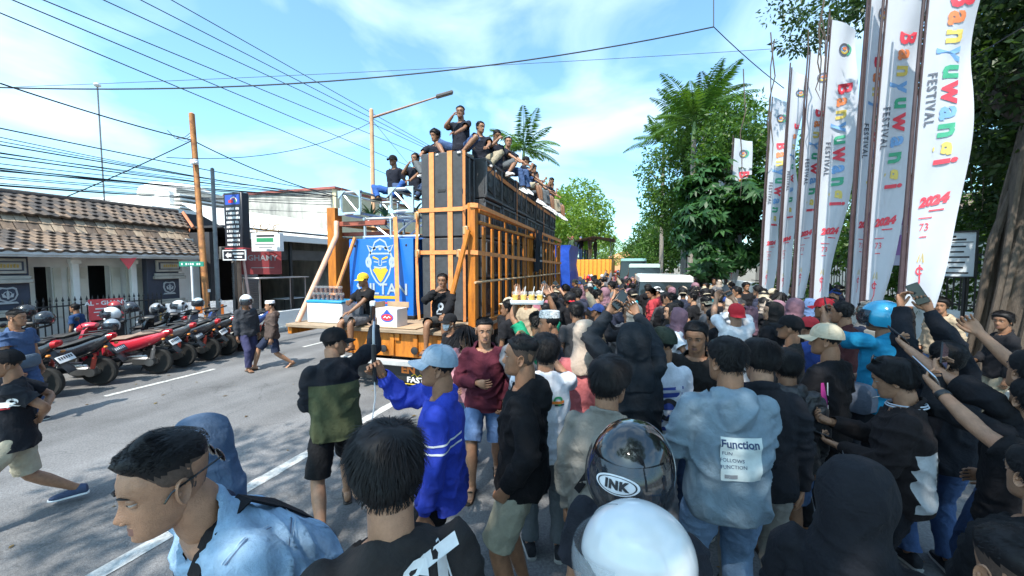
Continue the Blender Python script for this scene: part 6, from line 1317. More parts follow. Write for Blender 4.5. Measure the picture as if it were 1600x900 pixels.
# ------------------------------------------------------------------ parked scooters and helmets
TAILR = mat('tail_red', (.45, .01, .015), .18, var=.1); ALUE = metal('engine_alu', (.42, .42, .42), .42)
PLATE_W, PLATE_K = mat('plate_white', (.68, .68, .68), .45, var=.08), mat('plate_black', (.03, .03, .035), .45)
def scooter(paint, seatm, plate, sport=True):
    o = empty('scooter', (0, 0, 0), 0, 'x', 'scooter')
    def sec(y, w, z0, z1, n=12):
        A = np.linspace(0, 2*pi, n, endpoint=False); c, s = np.cos(A), np.sin(A); c = np.sign(c)*np.abs(c)**.8; s = np.sign(s)*np.abs(s)**.8
        return np.stack([w*c, np.full(n, y), (z0+z1)/2+(z1-z0)/2*s], 1)
    for y in (-.63, .64):
        t = MB(); r, w = .275, .043; t.lathe([(.20, -w*.7), (.24, -w), (.265, -w*.75), (.275, 0), (.265, w*.75), (.24, w), (.20, w*.7)], 28, 0, place(facing(1, 0), (0, y, r))); wh = t.build('wheel', RUBBER, o)
        q = MB(); q.lathe([(.205, -.03), (.21, 0), (.205, .03), (.18, .03), (.18, -.03), (.205, -.03)], 24, 0, place(facing(1, 0), (0, y, r)), False)
        for k in range(5): a = k*2*pi/5; q.box((0, y+.1*cos(a), r+.1*sin(a)), (.03, .19, .03), 0, .006, Matrix.Translation((0, y+.1*cos(a), r+.1*sin(a))) @ Matrix.Rotation(a, 4, 'X') @ Matrix.Translation((0, -y-.1*cos(a), -r-.1*sin(a))))
        q.lathe([(.055, -.06), (.06, 0), (.055, .06)], 14, 0, place(facing(1, 0), (0, y, r))); q.build('rim', metal('rim_dark', (.30, .29, .27), .45), wh)
    up = .06 if sport else 0
    m = MB(); m.loft([sec(-.93, .03, .84+up, .88+up), sec(-.86, .075, .76+up, .89+up), sec(-.65, .125, .62, .86+up*.7), sec(-.40, .145, .52, .80), sec(-.10, .14, .44, .74), sec(.10, .115, .40, .70), sec(.20, .08, .38, .60)]); m.build('body_panel', paint, o)
    m = MB(); m.loft([sec(-.80, .06, .86+up, .90+up), sec(-.70, .10, .82+up, .91+up), sec(-.45, .13, .79, .88), sec(-.25, .125, .74, .80), sec(.02, .10, .72, .78), sec(.14, .06, .70, .74)]); m.build('seat', seatm, o)
    m = MB(); m.tube([(-.10, -.5, .90+up), (-.10, -.78, .93+up), (0, -.90, .94+up), (.10, -.78, .93+up), (.10, -.5, .90+up)], .012, 6); m.build('grab_rail', BLACKP, o)
    m = MB(); m.loft([sec(-.95, .025, .84+up, .88+up), sec(-.93, .07, .80+up, .90+up), sec(-.87, .085, .78+up, .90+up)]); m.build('tail_light', TAILR, o)
    m = MB(); m.loft([np.array([(x*.075, -.80-.26*t+.02*abs(x), .78-.34*t+.0) for x in (-1, -.5, 0, .5, 1)]+[(x*.075, -.79-.26*t, .77-.34*t) for x in (1, .5, 0, -.5, -1)]) for t in np.linspace(0, 1, 5)]); m.build('rear_fender', BLACKP, o)
    m = MB(); m.box((0, 0, 0), (.28, .012, .115), 0, .004, place(Matrix.Rotation(-.55, 3, 'X'), (0, -.985, .66))); pl = m.build('number_plate', plate, o)
    m = MB(); PM = place(Matrix.Rotation(-.55, 3, 'X'), (0, -.985, .66)); cl = PK if plate is PLATE_W else PW
    for sx in range(6): m.box((-.10+sx*.04, -.008, .015), (.022, .003, .045), 0, 0, PM)
    m.build('plate_marks', cl, pl)
    for s in (-1, 1): m = MB(); m.sphere((s*.12, -.86, .74), (.035, .03, .022), 10, 6); m.build('indicator', mat('amber', (.55, .18, .02), .25), o)
    m = MB(); m.loft([sec(.08, .13, .27, .36), sec(.30, .14, .25, .33), sec(.46, .13, .26, .36)]); m.build('floorboard', BLACKP, o)
    m = MB(); m.loft([np.array([(x*w, y-.06*abs(x)**2, z) for x in (-1, -.6, 0, .6, 1)]+[(x*w*.93, y-.04-.06*abs(x)**2, z) for x in (1, .6, 0, -.6, -1)]) for w, y, z in ((.10, .50, .28), (.17, .52, .42), (.20, .53, .62), (.19, .50, .82), (.15, .46, .96), (.09, .42, 1.02))]); m.build('leg_shield', paint, o)
    m = MB(); m.loft([sec(.26, .05, .99, 1.06), sec(.36, .11, .95, 1.08), sec(.47, .12, .93, 1.07), sec(.56, .06, .92, 1.0)]); m.build('handlebar_cowl', BLACKP if sport else paint, o)
    m = MB(); m.loft([sec(.53, .10, .90, 1.0), sec(.59, .055, .92, .98)]); m.build('headlight', mat('lens', (.6, .62, .65), .1, var=0), o)
    m = MB(); m.tube([(-.34, .22, 1.04), (-.18, .32, 1.02), (.18, .32, 1.02), (.34, .22, 1.04)], .012, 8); m.build('handlebar', BLACKP, o)
    for s in (-1, 1):
        m = MB(); m.tube([(s*.22, .295, 1.03), (s*.35, .215, 1.045)], .019, 8, rnd=1); m.build('grip', RUBBER, o); m = MB(); m.tube([(s*.22, .33, 1.04), (s*.27, .33, 1.18)], .006, 6); m.sphere((s*.29, .33, 1.22), (.055, .014, .038), 12, 8); m.build('mirror', BLACKP, o)
        m = MB(); m.tube([(s*.055, .64, .275), (s*.055, .58, .55), (s*.04, .52, .75)], .022, 8); m.build('fork', ALUE, o)
    m = MB(); A = np.linspace(-.3, 2.3, 9); m.loft([np.array([(x*.065, .64+.305*cos(a)*(1-.05*abs(x)), .275+.305*sin(a)-.03*abs(x)) for x in (-1, -.5, 0, .5, 1)]+[(x*.06, .64+.295*cos(a), .275+.29*sin(a)-.03*abs(x)) for x in (1, .5, 0, -.5, -1)]) for a in A]); m.build('front_fender', paint, o)
    m = MB(); m.box((.02, -.28, .34), (.16, .46, .17), 0, .04); m.box((-.09, -.46, .30), (.05, .38, .14), 0, .02); m.lathe([(.08, -.06), (.09, 0), (.08, .06)], 14, 0, place(facing(-1, 0), (-.09, -.58, .29))); m.build('engine', ALUE, o)
    m = MB(); m.tube([(.10, .0, .22), (.13, -.3, .24), (.15, -.5, .33), (.155, -.92, .43)], [.018, .02, .055, .05], 12, rnd=.4); m.build('exhaust', BLACKP, o); m = MB(); m.box((.205, -.68, .37), (.012, .26, .07), 0, .004, Matrix.Translation((0, -.68, .37)) @ Matrix.Rotation(-.22, 4, 'X') @ Matrix.Translation((0, .68, -.37))); m.build('heat_shield', CHROME, o)
    for s in (-1, 1): m = MB(); m.tube([(s*.12, -.60, .30), (s*.13, -.70, .62)], .02, 8); m.tube([(s*.12, -.62, .36), (s*.128, -.68, .55)], .034, 8); m.build('shock_absorber', metal('spring', (.5, .12, .1), .4) if sport else ALUE, o)
    m = MB(); m.tube([(-.05, -.05, .28), (-.19, .02, .0)], .012, 6); m.build('side_stand', IRON, o); return o
PAINT = lambda n, c: mat('paint_'+n, c, .22, var=.06, coat=.7)
BS, BRS = mat('seat_black', (.025, .025, .027), .6, var=.2, vs=20, bump=.3, bs=200), mat('seat_brown', (.22, .15, .115), .6, var=.2, bump=.2, bs=200)
sc = [(-9.0, 3.62, PAINT('black', (.02, .02, .025)), BS, PLATE_W, True, 'black scooter with red tail lamp and white plate at the end of the row'), (-9.05, 4.32, PAINT('black', (.02, .02, .025)), BS, PLATE_K, True, 'black scooter with a dark plate beside the red one'), (-8.92, 5.12, PAINT('red', (.50, .025, .045)), BRS, PLATE_W, False, 'glossy red scooter with brown seat in the parked row'), (-9.02, 5.62, PAINT('grey', (.06, .06, .065)), BS, PLATE_K, True, 'dark grey scooter just past the red one'), (-9.1, 6.18, PAINT('black', (.02, .02, .025)), BS, PLATE_W, True, 'black scooter in the middle of the row'), (-9.2, 6.66, PAINT('black', (.02, .02, .025)), BS, PLATE_W, True, 'black scooter with white plate just before the silver one'), (-9.3, 7.15, PAINT('silver', (.30, .31, .33)), BS, PLATE_W, True, 'silver scooter near the rusty pole'), (-9.35, 7.7, PAINT('blue', (.03, .07, .25)), BS, PLATE_K, True, 'blue scooter at the far end of the row'), (-9.0, 2.9, PAINT('white', (.6, .6, .62)), BS, PLATE_W, False, 'white scooter before the row of black ones')]
cache = {}; HD = Vector((-.87, -.5, 0)); rq = random.Random(3)
for x, y, pt, stm, pl, sp, lab in sc:
    k = (pt.name, sp, pl.name)
    o = scooter(pt, stm, pl, sp); hx_ = radians(120+rq.uniform(-5, 5)); f_ = Vector((-sin(hx_), cos(hx_), 0)); p = Vector((x, y, 0))+f_*.63
    o.rotation_euler = (0, radians(-7), hx_); o.location = (p.x, p.y, .012); tag(o, lab, 'scooter', 'scooters parked along the left kerb')
for i, (x, y, h_, lab) in enumerate(((-10.7, 3.2, 122, 'pale scooter in the second row by the railing'), (-10.9, 4.6, 118, 'black scooter in the second row facing the railing'), (-10.8, 5.9, 123, 'grey scooter in the second row by the pilaster'))):
    o = scooter([PAINT('white', (.6, .6, .62)), PAINT('black', (.02, .02, .025)), PAINT('grey', (.06, .06, .065))][i], BS, PLATE_W, i > 0); o.rotation_euler = (0, radians(-7), radians(h_)); o.location = (x, y, .012); tag(o, lab, 'scooter', 'scooters parked along the left kerb')
hc = [((.70, .71, .72), 'white helmet'), ((.02, .02, .022), 'black helmet'), ((.35, .37, .40), 'silver helmet'), ((.70, .71, .72), 'white helmet'), ((.03, .03, .035), 'glossy black helmet'), ((.25, .26, .28), 'grey helmet'), ((.55, .56, .58), 'pale grey helmet'), ((.30, .03, .03), 'dark red helmet'), ((.02, .02, .022), 'black helmet'), ((.40, .50, .56), 'pale blue helmet')]
spots = [(-9.85, 3.3, 1.13, 'hanging on the first black scooter'), (-9.9, 4.02, 1.20, 'on the handlebar beside the red scooter'), (-9.55, 4.75, .98, 'resting on the red scooter seat'), (-9.85, 4.9, 1.18, 'on the red scooter mirror'), (-10.1, 5.35, 1.24, 'on the dark grey scooter'), (-10.15, 5.85, 1.16, 'on the scooter in the middle of the row'), (-10.25, 6.35, 1.18, 'on the black scooter before the silver one'), (-10.9, 5.5, 1.22, 'in the second row of scooters'), (-11.2, 4.3, 1.25, 'by the railing'), (-10.35, 6.85, 1.2, 'on the silver scooter')]
for (c, nm), (x, y, z, w) in zip(hc, spots):
    (n0, me, subs), = headwear('helmet', 0); o = bpy.data.objects.new('helmet', me); link(o); tag(o, nm+' with dark visor '+w, 'helmet', 'helmets left on the scooters'); hm = mat('helmet_%d' % int(c[0]*1000), c, .18, var=.04, coat=.6)
    o.material_slots[0].link = 'OBJECT'; o.material_slots[0].material = hm; o.matrix_world = place(Matrix.Rotation(radians(rq.uniform(150, 300)), 3, 'Z') @ Matrix.Rotation(rq.uniform(-.2, .3), 3, 'X'), (x, y, z))
    for sn, sm in subs: s_ = bpy.data.objects.new(sn, sm); link(s_, o)
# ------------------------------------------------------------------ people
def C(*c): return cloth(c)
NAVYC, GREYC, KHAKI = C(.025, .032, .06), C(.10, .11, .12), C(.30, .26, .19)
J1, J2, J3 = denim((.05, .09, .20)), denim((.17, .27, .42)), denim((.09, .16, .32))
def view(hx, rel): return radians(rel+17.14)-math.atan((hx-800)/600)
TAKEN = []
def who(hx, hy, t, rel, label, cap=.0, z=0, **k):
    """someone whose head top shows at hx, hy, depth t; rel 0 looks away from the camera, 90 to the left"""
    loc, H = stand_at(hx, hy, t, cap); ln_ = radians(k.get('lean', 0)); rz_ = view(hx, rel)
    if ln_ > .15: H = H/(.9+.8*cos(ln_))*1.7; o_ = sin(ln_)*.64*H/1.7; loc = (loc[0]+sin(rz_)*o_, loc[1]-cos(rz_)*o_, 0)
    TAKEN.append((loc[0], loc[1])); lod = k.pop('lod', 0 if t < 3.1 else 1)
    return person((loc[0], loc[1], z), view(hx, rel), H=H-z, label=label, lod=lod, seed=len(TAKEN)*3+1, **k)
A_ = lambda w, pole=(.5, -.3, -1), palm=(-.5, -.8, .2), curl=(.55, .9, .6): (w, pole, palm, curl)
# foreground
denim_man = who(258, 692, 1.05, 104, 'person in light denim jacket with swept-up hair and sunglasses worn backwards', top='jacket', topc=denim((.27, .41, .57)), bot='jeans', botc=C(.03, .03, .035), hair='quiff', head=(0, -2, 3), lean=30, skin=0, fit=1.08)
hij = who(322, 642, 1.62, 100, 'person in slate blue headscarf and navy top with a shoulder strap', cap=.015, top='long', topc=NAVYC, hat='hijab', hatc=C(.085, .125, .195), head=(0, 8, 0), skin=3)
boy = who(608, 655, 1.02, 10, 'person in charcoal printed t-shirt with thick messy black hair', cap=.03, top='tee', topc=C(.028, .026, .027), hair='messy', bot='jeans', head=(6, 12, 0), skin=0, fit=1.06)
green = who(520, 503, 3.15, 8, 'person in olive green and black hooded jacket with black cap, arm raised', cap=.02, top='hoodie', topc=C(.075, .085, .045), bot='shorts', botc=BLACKC, hat='cap', hatc=BLACKC, head=(-78, 2, 0), lean=3, legs=((.12, .26, .085), (-.16, -.30, .12), .87), arm_r=A_((.42, .36, 1.60), (1, -.3, -.8), (-.7, .2, .6), (.15, .25, .2)), arm_l='front', feet='sandal', skin=0, fit=1.06)
bluem = who(688, 527, 2.25, 78, 'person in bright blue long sleeves and pale cap filming with a stick', cap=.02, top='long', topc=C(.035, .06, .42), bot='jeans', botc=BLACKC, hat='cap', hatc=C(.25, .33, .42), head=(0, -6, 0), arm_l='down', arm_r=A_((.02, .36, 1.50), (.6, -.4, -1), (-.9, -.2, .2), (.7, 1.0, .7)), skin=1, legs='wide')
maroon = who(757, 492, 3.72, 176, 'person in maroon zip hoodie and denim shorts facing the camera', top='hoodie', topc=C(.085, .018, .030), bot='shorts', botc=J3, hair='fade', feet='sandal', arm_r='belly', arm_l='pocket', head=(8, 2, 0), skin=0, legs='step', lod=0)
mauve = who(729, 508, 4.15, 150, 'person with long hair in dusty pink top just behind the maroon hoodie', top='long', topc=C(.34, .17, .20), bot='jeans', botc=J2, hair='long', arm_r='front', feet='sandal', skin=3)
blackh = who(818, 520, 2.30, 82, 'person in plain black hoodie and pale khaki shorts looking at the truck', cap=.01, top='hoodie', topc=C(.011, .011, .013), bot='shorts', botc=C(.30, .30, .24), hair='fade', head=(0, -4, 0), feet='sandal', skin=1, arm_r='pocket', arm_l='pocket', fit=1.04, legs='stand')
white1 = who(853, 518, 2.75, 5, 'person in white t-shirt with small orange logo holding a phone up', cap=.02, top='tee', topc=C(.66, .68, .74), hair='messy', bot='jeans', botc=GREYC, arm_r='phone_face', arm_l='phone_face', head=(0, -5, 0), skin=0)
greyarm = who(822, 540, 3.5, 10, 'person in grey long sleeves lifting one arm over the crowd', top='long', topc=C(.13, .14, .16), hair='short', arm_l=A_((-.06, .32, 1.72), (-.9, .2, -.5), (.6, -.8, .2)), arm_r='phone_face', skin=1)
hatm = who(862, 478, 3.75, 92, 'person in white patterned brimless hat beside the raised drinks tray', cap=.04, top='long', topc=C(.03, .035, .05), hat='songkok', hatc=mat('hat_pattern', (.62, .62, .62), .8, var=.95, vs=70), hair='short', skin=1)
beige = who(950, 553, 1.95, -14, 'person in grey-beige jacket with black wavy hair and a bag strap', cap=.02, top='jacket', topc=C(.20, .19, .17), hair='curtain', head=(-24, 4, 0), bot='jeans', botc=GREYC, skin=1, arm_r='front')
hoodup = who(992, 500, 2.65, 12, 'person in black hoodie, hood up, holding a phone high', cap=.03, top='hoodie', topc=C(.018, .022, .028), hood=True, hatc=C(.018, .022, .028), arm_l=A_((-.13, .30, 1.74), (-.9, -.1, -.6), (.5, -.85, .2)), arm_r='phone_high', head=(-10, -8, 0), skin=1)
beigeh = who(915, 498, 3.15, 18, 'person in beige headscarf and coral top among the phone holders', cap=.015, top='long', topc=C(.52, .15, .16), hat='hijab', hatc=C(.42, .34, .28), arm_r='front', skin=3)
wtee = who(1036, 507, 2.95, 24, 'person in white t-shirt with blue back print and dark green cap', cap=.02, top='tee', topc=C(.66, .68, .76), hat='cap', hatc=C(.035, .045, .035), bot='jeans', botc=C(.22, .23, .26), skin=1, head=(48, -6, 0), arm_l='phone_face', arm_r='front')
beard = who(1090, 498, 3.15, 176, 'person with short beard in black t-shirt facing back towards the camera', top='tee', topc=C(.022, .02, .02), hair='short', head=(-6, 14, 0), skin=1, lod=0, arm_r='front', arm_l='front')
func = who(1142, 517, 2.05, 22, 'person in faded blue hoodie with a white lettered patch on the back', cap=.03, top='hoodie', topc=C(.19, .26, .32), hair='short', bot='jeans', botc=J2, head=(26, 2, 0), skin=1, fit=1.08, arm_l='belly', arm_r='front')
bowl = who(1192, 522, 2.28, 12, 'person in black jacket with straight bowl-cut hair looking down', cap=.03, top='jacket', topc=C(.016, .017, .022), hair='curtain', head=(18, 22, 10), bot='jeans', botc=C(.25, .24, .22), skin=0)
rain = who(1232, 540, 2.70, 16, 'person in charcoal rain jacket and blue denim shorts', cap=.03, top='hoodie', topc=mat('rain_jacket', (.030, .030, .034), .45, var=.2, vs=10, fold=.6, fs=8), hair='curtain', bot='shorts', botc=J3, feet='sandal', head=(10, 4, 0), skin=2, fit=1.12)
pinkt = who(1298, 502, 2.95, 62, 'person in black t-shirt with pink side print and beige cap over long hair', cap=.02, top='tee', topc=C(.014, .014, .017), hat='cap', hatc=C(.50, .43, .32), hair='messy', bot='jeans', botc=BLACKC, skin=1, arm_l='front', head=(20, 0, 0))
bcap = who(1238, 489, 3.7, 84, 'person in dark shirt and black cap with a white mark', cap=.02, top='tee', topc=C(.03, .028, .028), hat='cap', hatc=BLACKC, skin=1, head=(0, -6, 0))
redcap = who(1292, 463, 4.7, 60, 'person in red cap and green-grey jacket behind the maroon jacket', cap=.02, top='jacket', topc=C(.10, .11, .09), hat='cap', hatc=C(.50, .03, .04), skin=1)
redcap2 = who(1268, 492, 4.1, 40, 'person in red cap and blue shirt next to the beige cap', cap=.02, top='tee', topc=C(.04, .07, .25), hat='cap', hatc=C(.48, .04, .05), skin=1)
mjack = who(1320, 470, 4.25, 70, 'person in dark maroon jacket over a red shirt', top='jacket', topc=C(.06, .02, .022), hair='short', skin=1, head=(10, 0, 0))
polo = who(1383, 468, 3.45, 62, 'person in turquoise polo, blue and white helmet and sling bag, phone raised', cap=.03, top='polo', topc=C(.015, .20, .36), hat='helmet', hatc=mat('helmet_cyan', (.03, .33, .55), .2, coat=.6, var=.1), bot='jeans', botc=C(.016, .017, .022), arm_l=A_((-.10, .40, 1.55), (-.8, -.3, -1), (.6, -.8, .2)), arm_r='front', head=(15, -4, 0), skin=1, lod=0)
varsity = who(1418, 548, 2.25, 92, 'person in black varsity jacket with white back panel tapping a phone', cap=.02, top='jacket', topc=C(.022, .018, .019), hair='curtain', bot='jeans', botc=C(.018, .018, .02), head=(0, 18, 0), arm_l=A_((-.10, .29, 1.06), (-.6, -.6, -1), (.5, -.3, .8)), arm_r=A_((.06, .35, 1.16), (.6, -.5, -1), (-.3, -.5, .9)), skin=0, fit=1.06, legs='wide')
armsup = who(1478, 530, 2.62, 34, 'person in black top stretching both arms up with a phone', top='long', topc=C(.014, .016, .022), hair='short', bot='jeans', botc=J1, arm_l=A_((-.16, .24, 2.04), (-.9, .2, -.2), (.6, -.8, 0)), arm_r=A_((-.02, .26, 2.04), (.9, .2, -.2), (-.6, -.8, 0)), head=(0, -16, 0), skin=1)
right1 = who(1618, 545, 2.05, 45, 'person in black t-shirt with one bare arm raised holding a small phone', top='tee', topc=C(.013, .014, .017), hair='short', arm_l=A_((-.22, .52, 1.60), (-.8, -.3, -1), (.6, -.8, .2)), arm_r='phone_high', head=(0, -10, 0), skin=0, bot='jeans', botc=J1)
right2 = who(1618, 590, 2.0, 42, 'person in black long sleeves under the raised bare arm, lifting a phone', top='long', topc=C(.014, .015, .018), hair='short', arm_l=A_((-.20, .36, 1.62), (-.8, -.3, -1), (.6, -.8, .2)), arm_r='front', head=(0, -10, 0), skin=0, bot='jeans', botc=J1)
right3 = who(1735, 640, 1.42, 52, 'person with a black wristband raising a phone at the edge of the crowd', top='tee', topc=C(.013, .013, .015), hair='short', hat='cap_back', hatc=C(.05, .05, .09), arm_l=A_((-.16, .50, 1.62), (-.6, -.5, -1), (.6, -.8, .2)), arm_r='down', head=(0, -22, 0), skin=0, bot='jeans', botc=J2)
badge = who(1640, 700, 1.35, 48, 'person in black zip jacket with a round yellow badge and pale jeans', top='jacket', topc=C(.012, .012, .014), hair='short', bot='jeans', botc=J2, skin=0, arm_r='down', arm_l='front')
corner = who(1618, 838, .86, 30, 'person with a shaved fade haircut at the very edge of the crowd', top='tee', topc=C(.02, .022, .03), hair='fade', skin=0)
hood2 = who(1338, 716, 1.22, -6, 'person in black hooded sweatshirt, hood pulled up, seen from behind', cap=.03, top='hoodie', topc=C(.016, .017, .021), hood=True, hatc=C(.016, .017, .021), head=(-16, 10, 0), skin=1, fit=1.08)
INKM = mat('helmet_gloss', (.012, .012, .014), .07, var=.05, coat=.9)
ink = who(992, 648, 1.24, 166, 'person in glossy black helmet with dark visor and dark top', cap=.05, top='tee', topc=C(.02, .022, .03), hat='helmet_visor', hatc=INKM, hatx=Matrix.Diagonal((1.1, 1.1, 1.1, 1)), head=(0, 2, 0), skin=0)
wh = who(1035, 772, .90, 96, 'person in white open-face helmet with clear visor', cap=.05, top='jacket', topc=C(.03, .035, .045), hat='helmet', hatc=mat('helmet_white', (.66, .68, .70), .16, var=.05, coat=.7), head=(0, 18, 0), skin=0)
# left of the road
left1 = who(14, 532, 3.15, 84, 'person in black t-shirt, cap and khaki shorts striding past the scooters', cap=.02, top='tee', topc=C(.017, .017, .02), hat='cap', hatc=BLACKC, bot='shorts', botc=C(.42, .37, .28), feet='shoe', feetc=C(.06, .08, .14), legs=((.12, -.34, .13), (-.12, .34, .085), .84), arm_r='back', arm_l='back', skin=1, lod=0)
left2 = who(22, 483, 5.15, -140, 'person in blue t-shirt with grey waist bag smiling among the scooters', top='tee', topc=C(.05, .085, .17), hair='fade', bot='jeans', botc=J1, head=(20, 0, 0), skin=1, arm_r='swing_f', lod=0)
left3 = who(383, 456, 7.85, -150, 'person in white helmet and dark grey sweatshirt walking on the road', cap=.05, top='hoodie', topc=C(.04, .042, .05), hat='helmet', hatc=mat('helmet_white', (.66, .68, .70)), bot='jeans', botc=C(.045, .045, .10), feet='sandal', legs='step', head=(-20, 6, 0), skin=2)
left4 = who(423, 463, 7.95, 96, 'person in white skullcap, brown shirt and navy shorts walking with a companion', cap=.02, top='hoodie', topc=C(.085, .062, .055), hat='songkok', hatc=WHITEC, bot='shorts', botc=NAVYC, feet='sandal', legs='stride', skin=0)
left5 = who(118, 474, 8.2, 60, 'person in dark blue shirt bending among the second row scooters', top='tee', topc=C(.02, .05, .13), hair='short', skin=1)
# on the truck tail
def sit(x, y, z, rz, H, label, **k):
    lod = k.pop('lod', 1); return person((x, y, z), radians(rz), H=H, label=label, lod=lod, seed=int(abs(x*100+y*37)) % 900, **k)
SEAT = DZ-.36
s1 = sit(-4.55, 5.80, DZ-.31, 165, 1.68, 'person in yellow cap and black t-shirt sitting on the truck edge', legs=((.13, .44, .0), (-.13, .40, .02), .47), hat='cap', hatc=C(.62, .45, .04), top='tee', topc=BLACKC, bot='shorts', botc=C(.10, .10, .11), arm_l='knee', arm_r=A_((.10, .30, .74), (.8, -.4, -.4), (-.5, -.8, 0)), feet='sandal', skin=2, lod=0, head=(0, 6, 0))
s2 = sit(-3.02, 5.84, DZ-.31, 190, 1.68, 'person in black printed long sleeves sitting on the truck edge, hand at mouth', legs=((.16, .42, .06), (-.16, .40, .06), .47), hair='short', top='long', topc=BLACKC, bot='shorts', botc=C(.05, .05, .05), arm_r=A_((.04, .22, .98), (.9, .2, -.8), (-.4, -.9, .3), (.8, 1, .6)), arm_l='knee', feet='sandal', skin=2, lod=0)
s3 = who(705, 487, 5.0, 120, 'person in black cap and white face mask in front of the truck tail', cap=.02, top='tee', topc=BLACKC, hat='cap', hatc=BLACKC, mask=WHITEC, skin=1)
# on top of the loudspeakers
TZ = DZ+.02+4*.795+.01
def ontop(hx, hy, Y, rz, label, sit_z, hs=.86, **k):
    p = at_y(hx, hy, Y); H = 1.68; return sit(p.x, Y, sit_z, rz, H, label, **k)
T = dict(top='tee', topc=C(.016, .018, .028))
t1 = sit(-4.95, 7.35, 3.70-.40, 170, 1.62, 'person in black cap and shirt with blue jeans sitting on the trusses', legs='cross', pel=(0, 0, .50), hat='cap', hatc=BLACKC, bot='jeans', botc=denim((.03, .09, .30)), arm_r='prop', arm_l='prop', skin=2, **T)
t2 = sit(-4.38, 7.3, 3.70-.42, 175, 1.62, 'person with dark fringe sitting on the trusses by the speaker end', legs='cross', pel=(0, 0, .50), hair='short', arm_r='front', arm_l='knee', skin=2, **T)
for i, (x, y, rz, hr, lab, kw) in enumerate(((-3.87, 7.35, 185, 'curtain', 'person whose head shows above the black speaker end', dict(lean=10, raise_=-.30)), (-3.22, 7.05, 172, 'fade', 'person sitting tallest on the loudspeakers in a black polo', dict(top='polo')), (-3.08, 7.7, 200, 'short', 'person in black vest with yellow stripe on the loudspeakers', dict(raise_=-.08)), (-2.92, 8.2, 225, 'short', 'person with bowed head sitting on the loudspeakers', dict(raise_=-.1)), (-2.80, 8.75, 255, 'short', 'person looking sideways, legs over the speaker edge', dict(legs='dangle')), (-2.85, 10.4, 265, 'short', 'person in white shoes and cap dangling legs over the speakers', dict(legs='dangle', hat='cap', hatc=BLACKC)), (-2.85, 11.3, 262, 'messy', 'person in blue shirt on the speaker edge', dict(legs='dangle', topc=C(.05, .09, .2))), (-2.85, 12.1, 268, 'short', 'person leaning back on the far loudspeakers', dict(legs='dangle', lean=-10)), (-2.83, 13.0, 258, 'fade', 'person hunched on the far loudspeakers', dict(legs='dangle', lean=16)), (-2.83, 14.0, 262, 'messy', 'person sitting last on the far end of the loudspeakers', dict(legs='dangle')))):
    kw = dict(kw); up = kw.pop('raise_', 0); d = dict(T); d.update(kw); lg_ = d.pop('legs', 'cross')
    off = .34 if lg_ == 'cross' else .36
    sit(x, y, TZ-off*1.0+.04+up*1.0 if lg_ != 'dangle' else TZ-.40, rz, 1.70, lab, legs=lg_, pel=(0, 0, .46) if lg_ == 'cross' else None, hair=hr, bot='shorts' if i % 2 else 'jeans', botc=[GREYC, J1, KHAKI][i % 3], skin=1+i % 2, feetc=WHITEC, arm_r='front' if i % 2 else 'knee', arm_l='prop' if i % 3 == 0 else 'knee', head=((-25, 10, 0), (20, 0, 0), (40, 5, 0), (10, 25, 0), (-50, 0, 0), (20, 10, 0), (0, 5, 0), (20, 0, 0), (10, 20, 0), (-20, 0, 0))[i], **d)
# prototypes for the crowd -------------------------------------------------
PROTO = []
for i, (ar, al, lg_, tp2, hd) in enumerate((('down', 'down', 'stand', 'tee', (20, 0, 0)), ('phone_high', 'phone_high', 'stand', 'tee', (0, -12, 0)), ('phone_face', 'phone_face', 'stand', 'hoodie', (0, 0, 0)), ('front', 'front', 'wide', 'tee', (-25, 4, 0)), ('phone_up', 'down', 'stand', 'long', (0, -14, 0)), ('pocket', 'pocket', 'stand', 'hoodie', (35, 2, 0)), ('phone_high', 'front', 'stand', 'polo', (5, -10, 0)), ('front', 'down', 'stand', 'jacket', (40, 0, 0)), ('belly', 'down', 'stand', 'tee', (-40, 0, 0)), ('phone_face', 'belly', 'wide', 'jacket', (10, 10, 0)), ('down', 'back', 'stand', 'tee', (0, -4, 0)), ('phone_up', 'phone_up', 'stand', 'hoodie', (-8, -18, 0)))):
    inf = person((0, 0, 0), 0, 1.70, 'x', None, 1, lg_, ar, al, head=hd, top=tp2, hair=None, skin=i % 3, seed=300+i*7, feet='shoe'); inf['kind'] = tp2; inf['arms'] = (ar, al); PROTO.append(inf)
finalize()
# ------------------------------------------------------------------ prints, bags and held things
def back(inf, x=0, z=.3): return inf['tp'](x, -.1, z), -(inf['Ru'] @ Vector((0, 1, 0))), inf['Ru'] @ Vector((0, 0, 1))
def front(inf, x=0, z=.3): return inf['tp'](x, .1, z), inf['Ru'] @ Vector((0, 1, 0)), inf['Ru'] @ Vector((0, 0, 1))
decal(func['top'], [rect(0, .005, .19, .21, 0, 0, 10), txt('Function', .050, -.008, .078, 1, 2, bold=.0015), txt('FUN\nFOLLOWS\nFUNCTION', .026, -.045, .0, 1, 2, space=1.1, align='LEFT') if False else txt('FUN', .024, -.064, .028, 1, 2), txt('FOLLOWS', .024, -.042, -.004, 1, 2), txt('FUNCTION', .024, -.036, -.034, 1, 2), rect(-.05, -.078, .06, .018, 2, 2, 2)], *back(func, .01, .22), [pr('patch', (.62, .70, .70)), pr('ink_blue', (.03, .06, .14)), PGY], 'patch', .005)
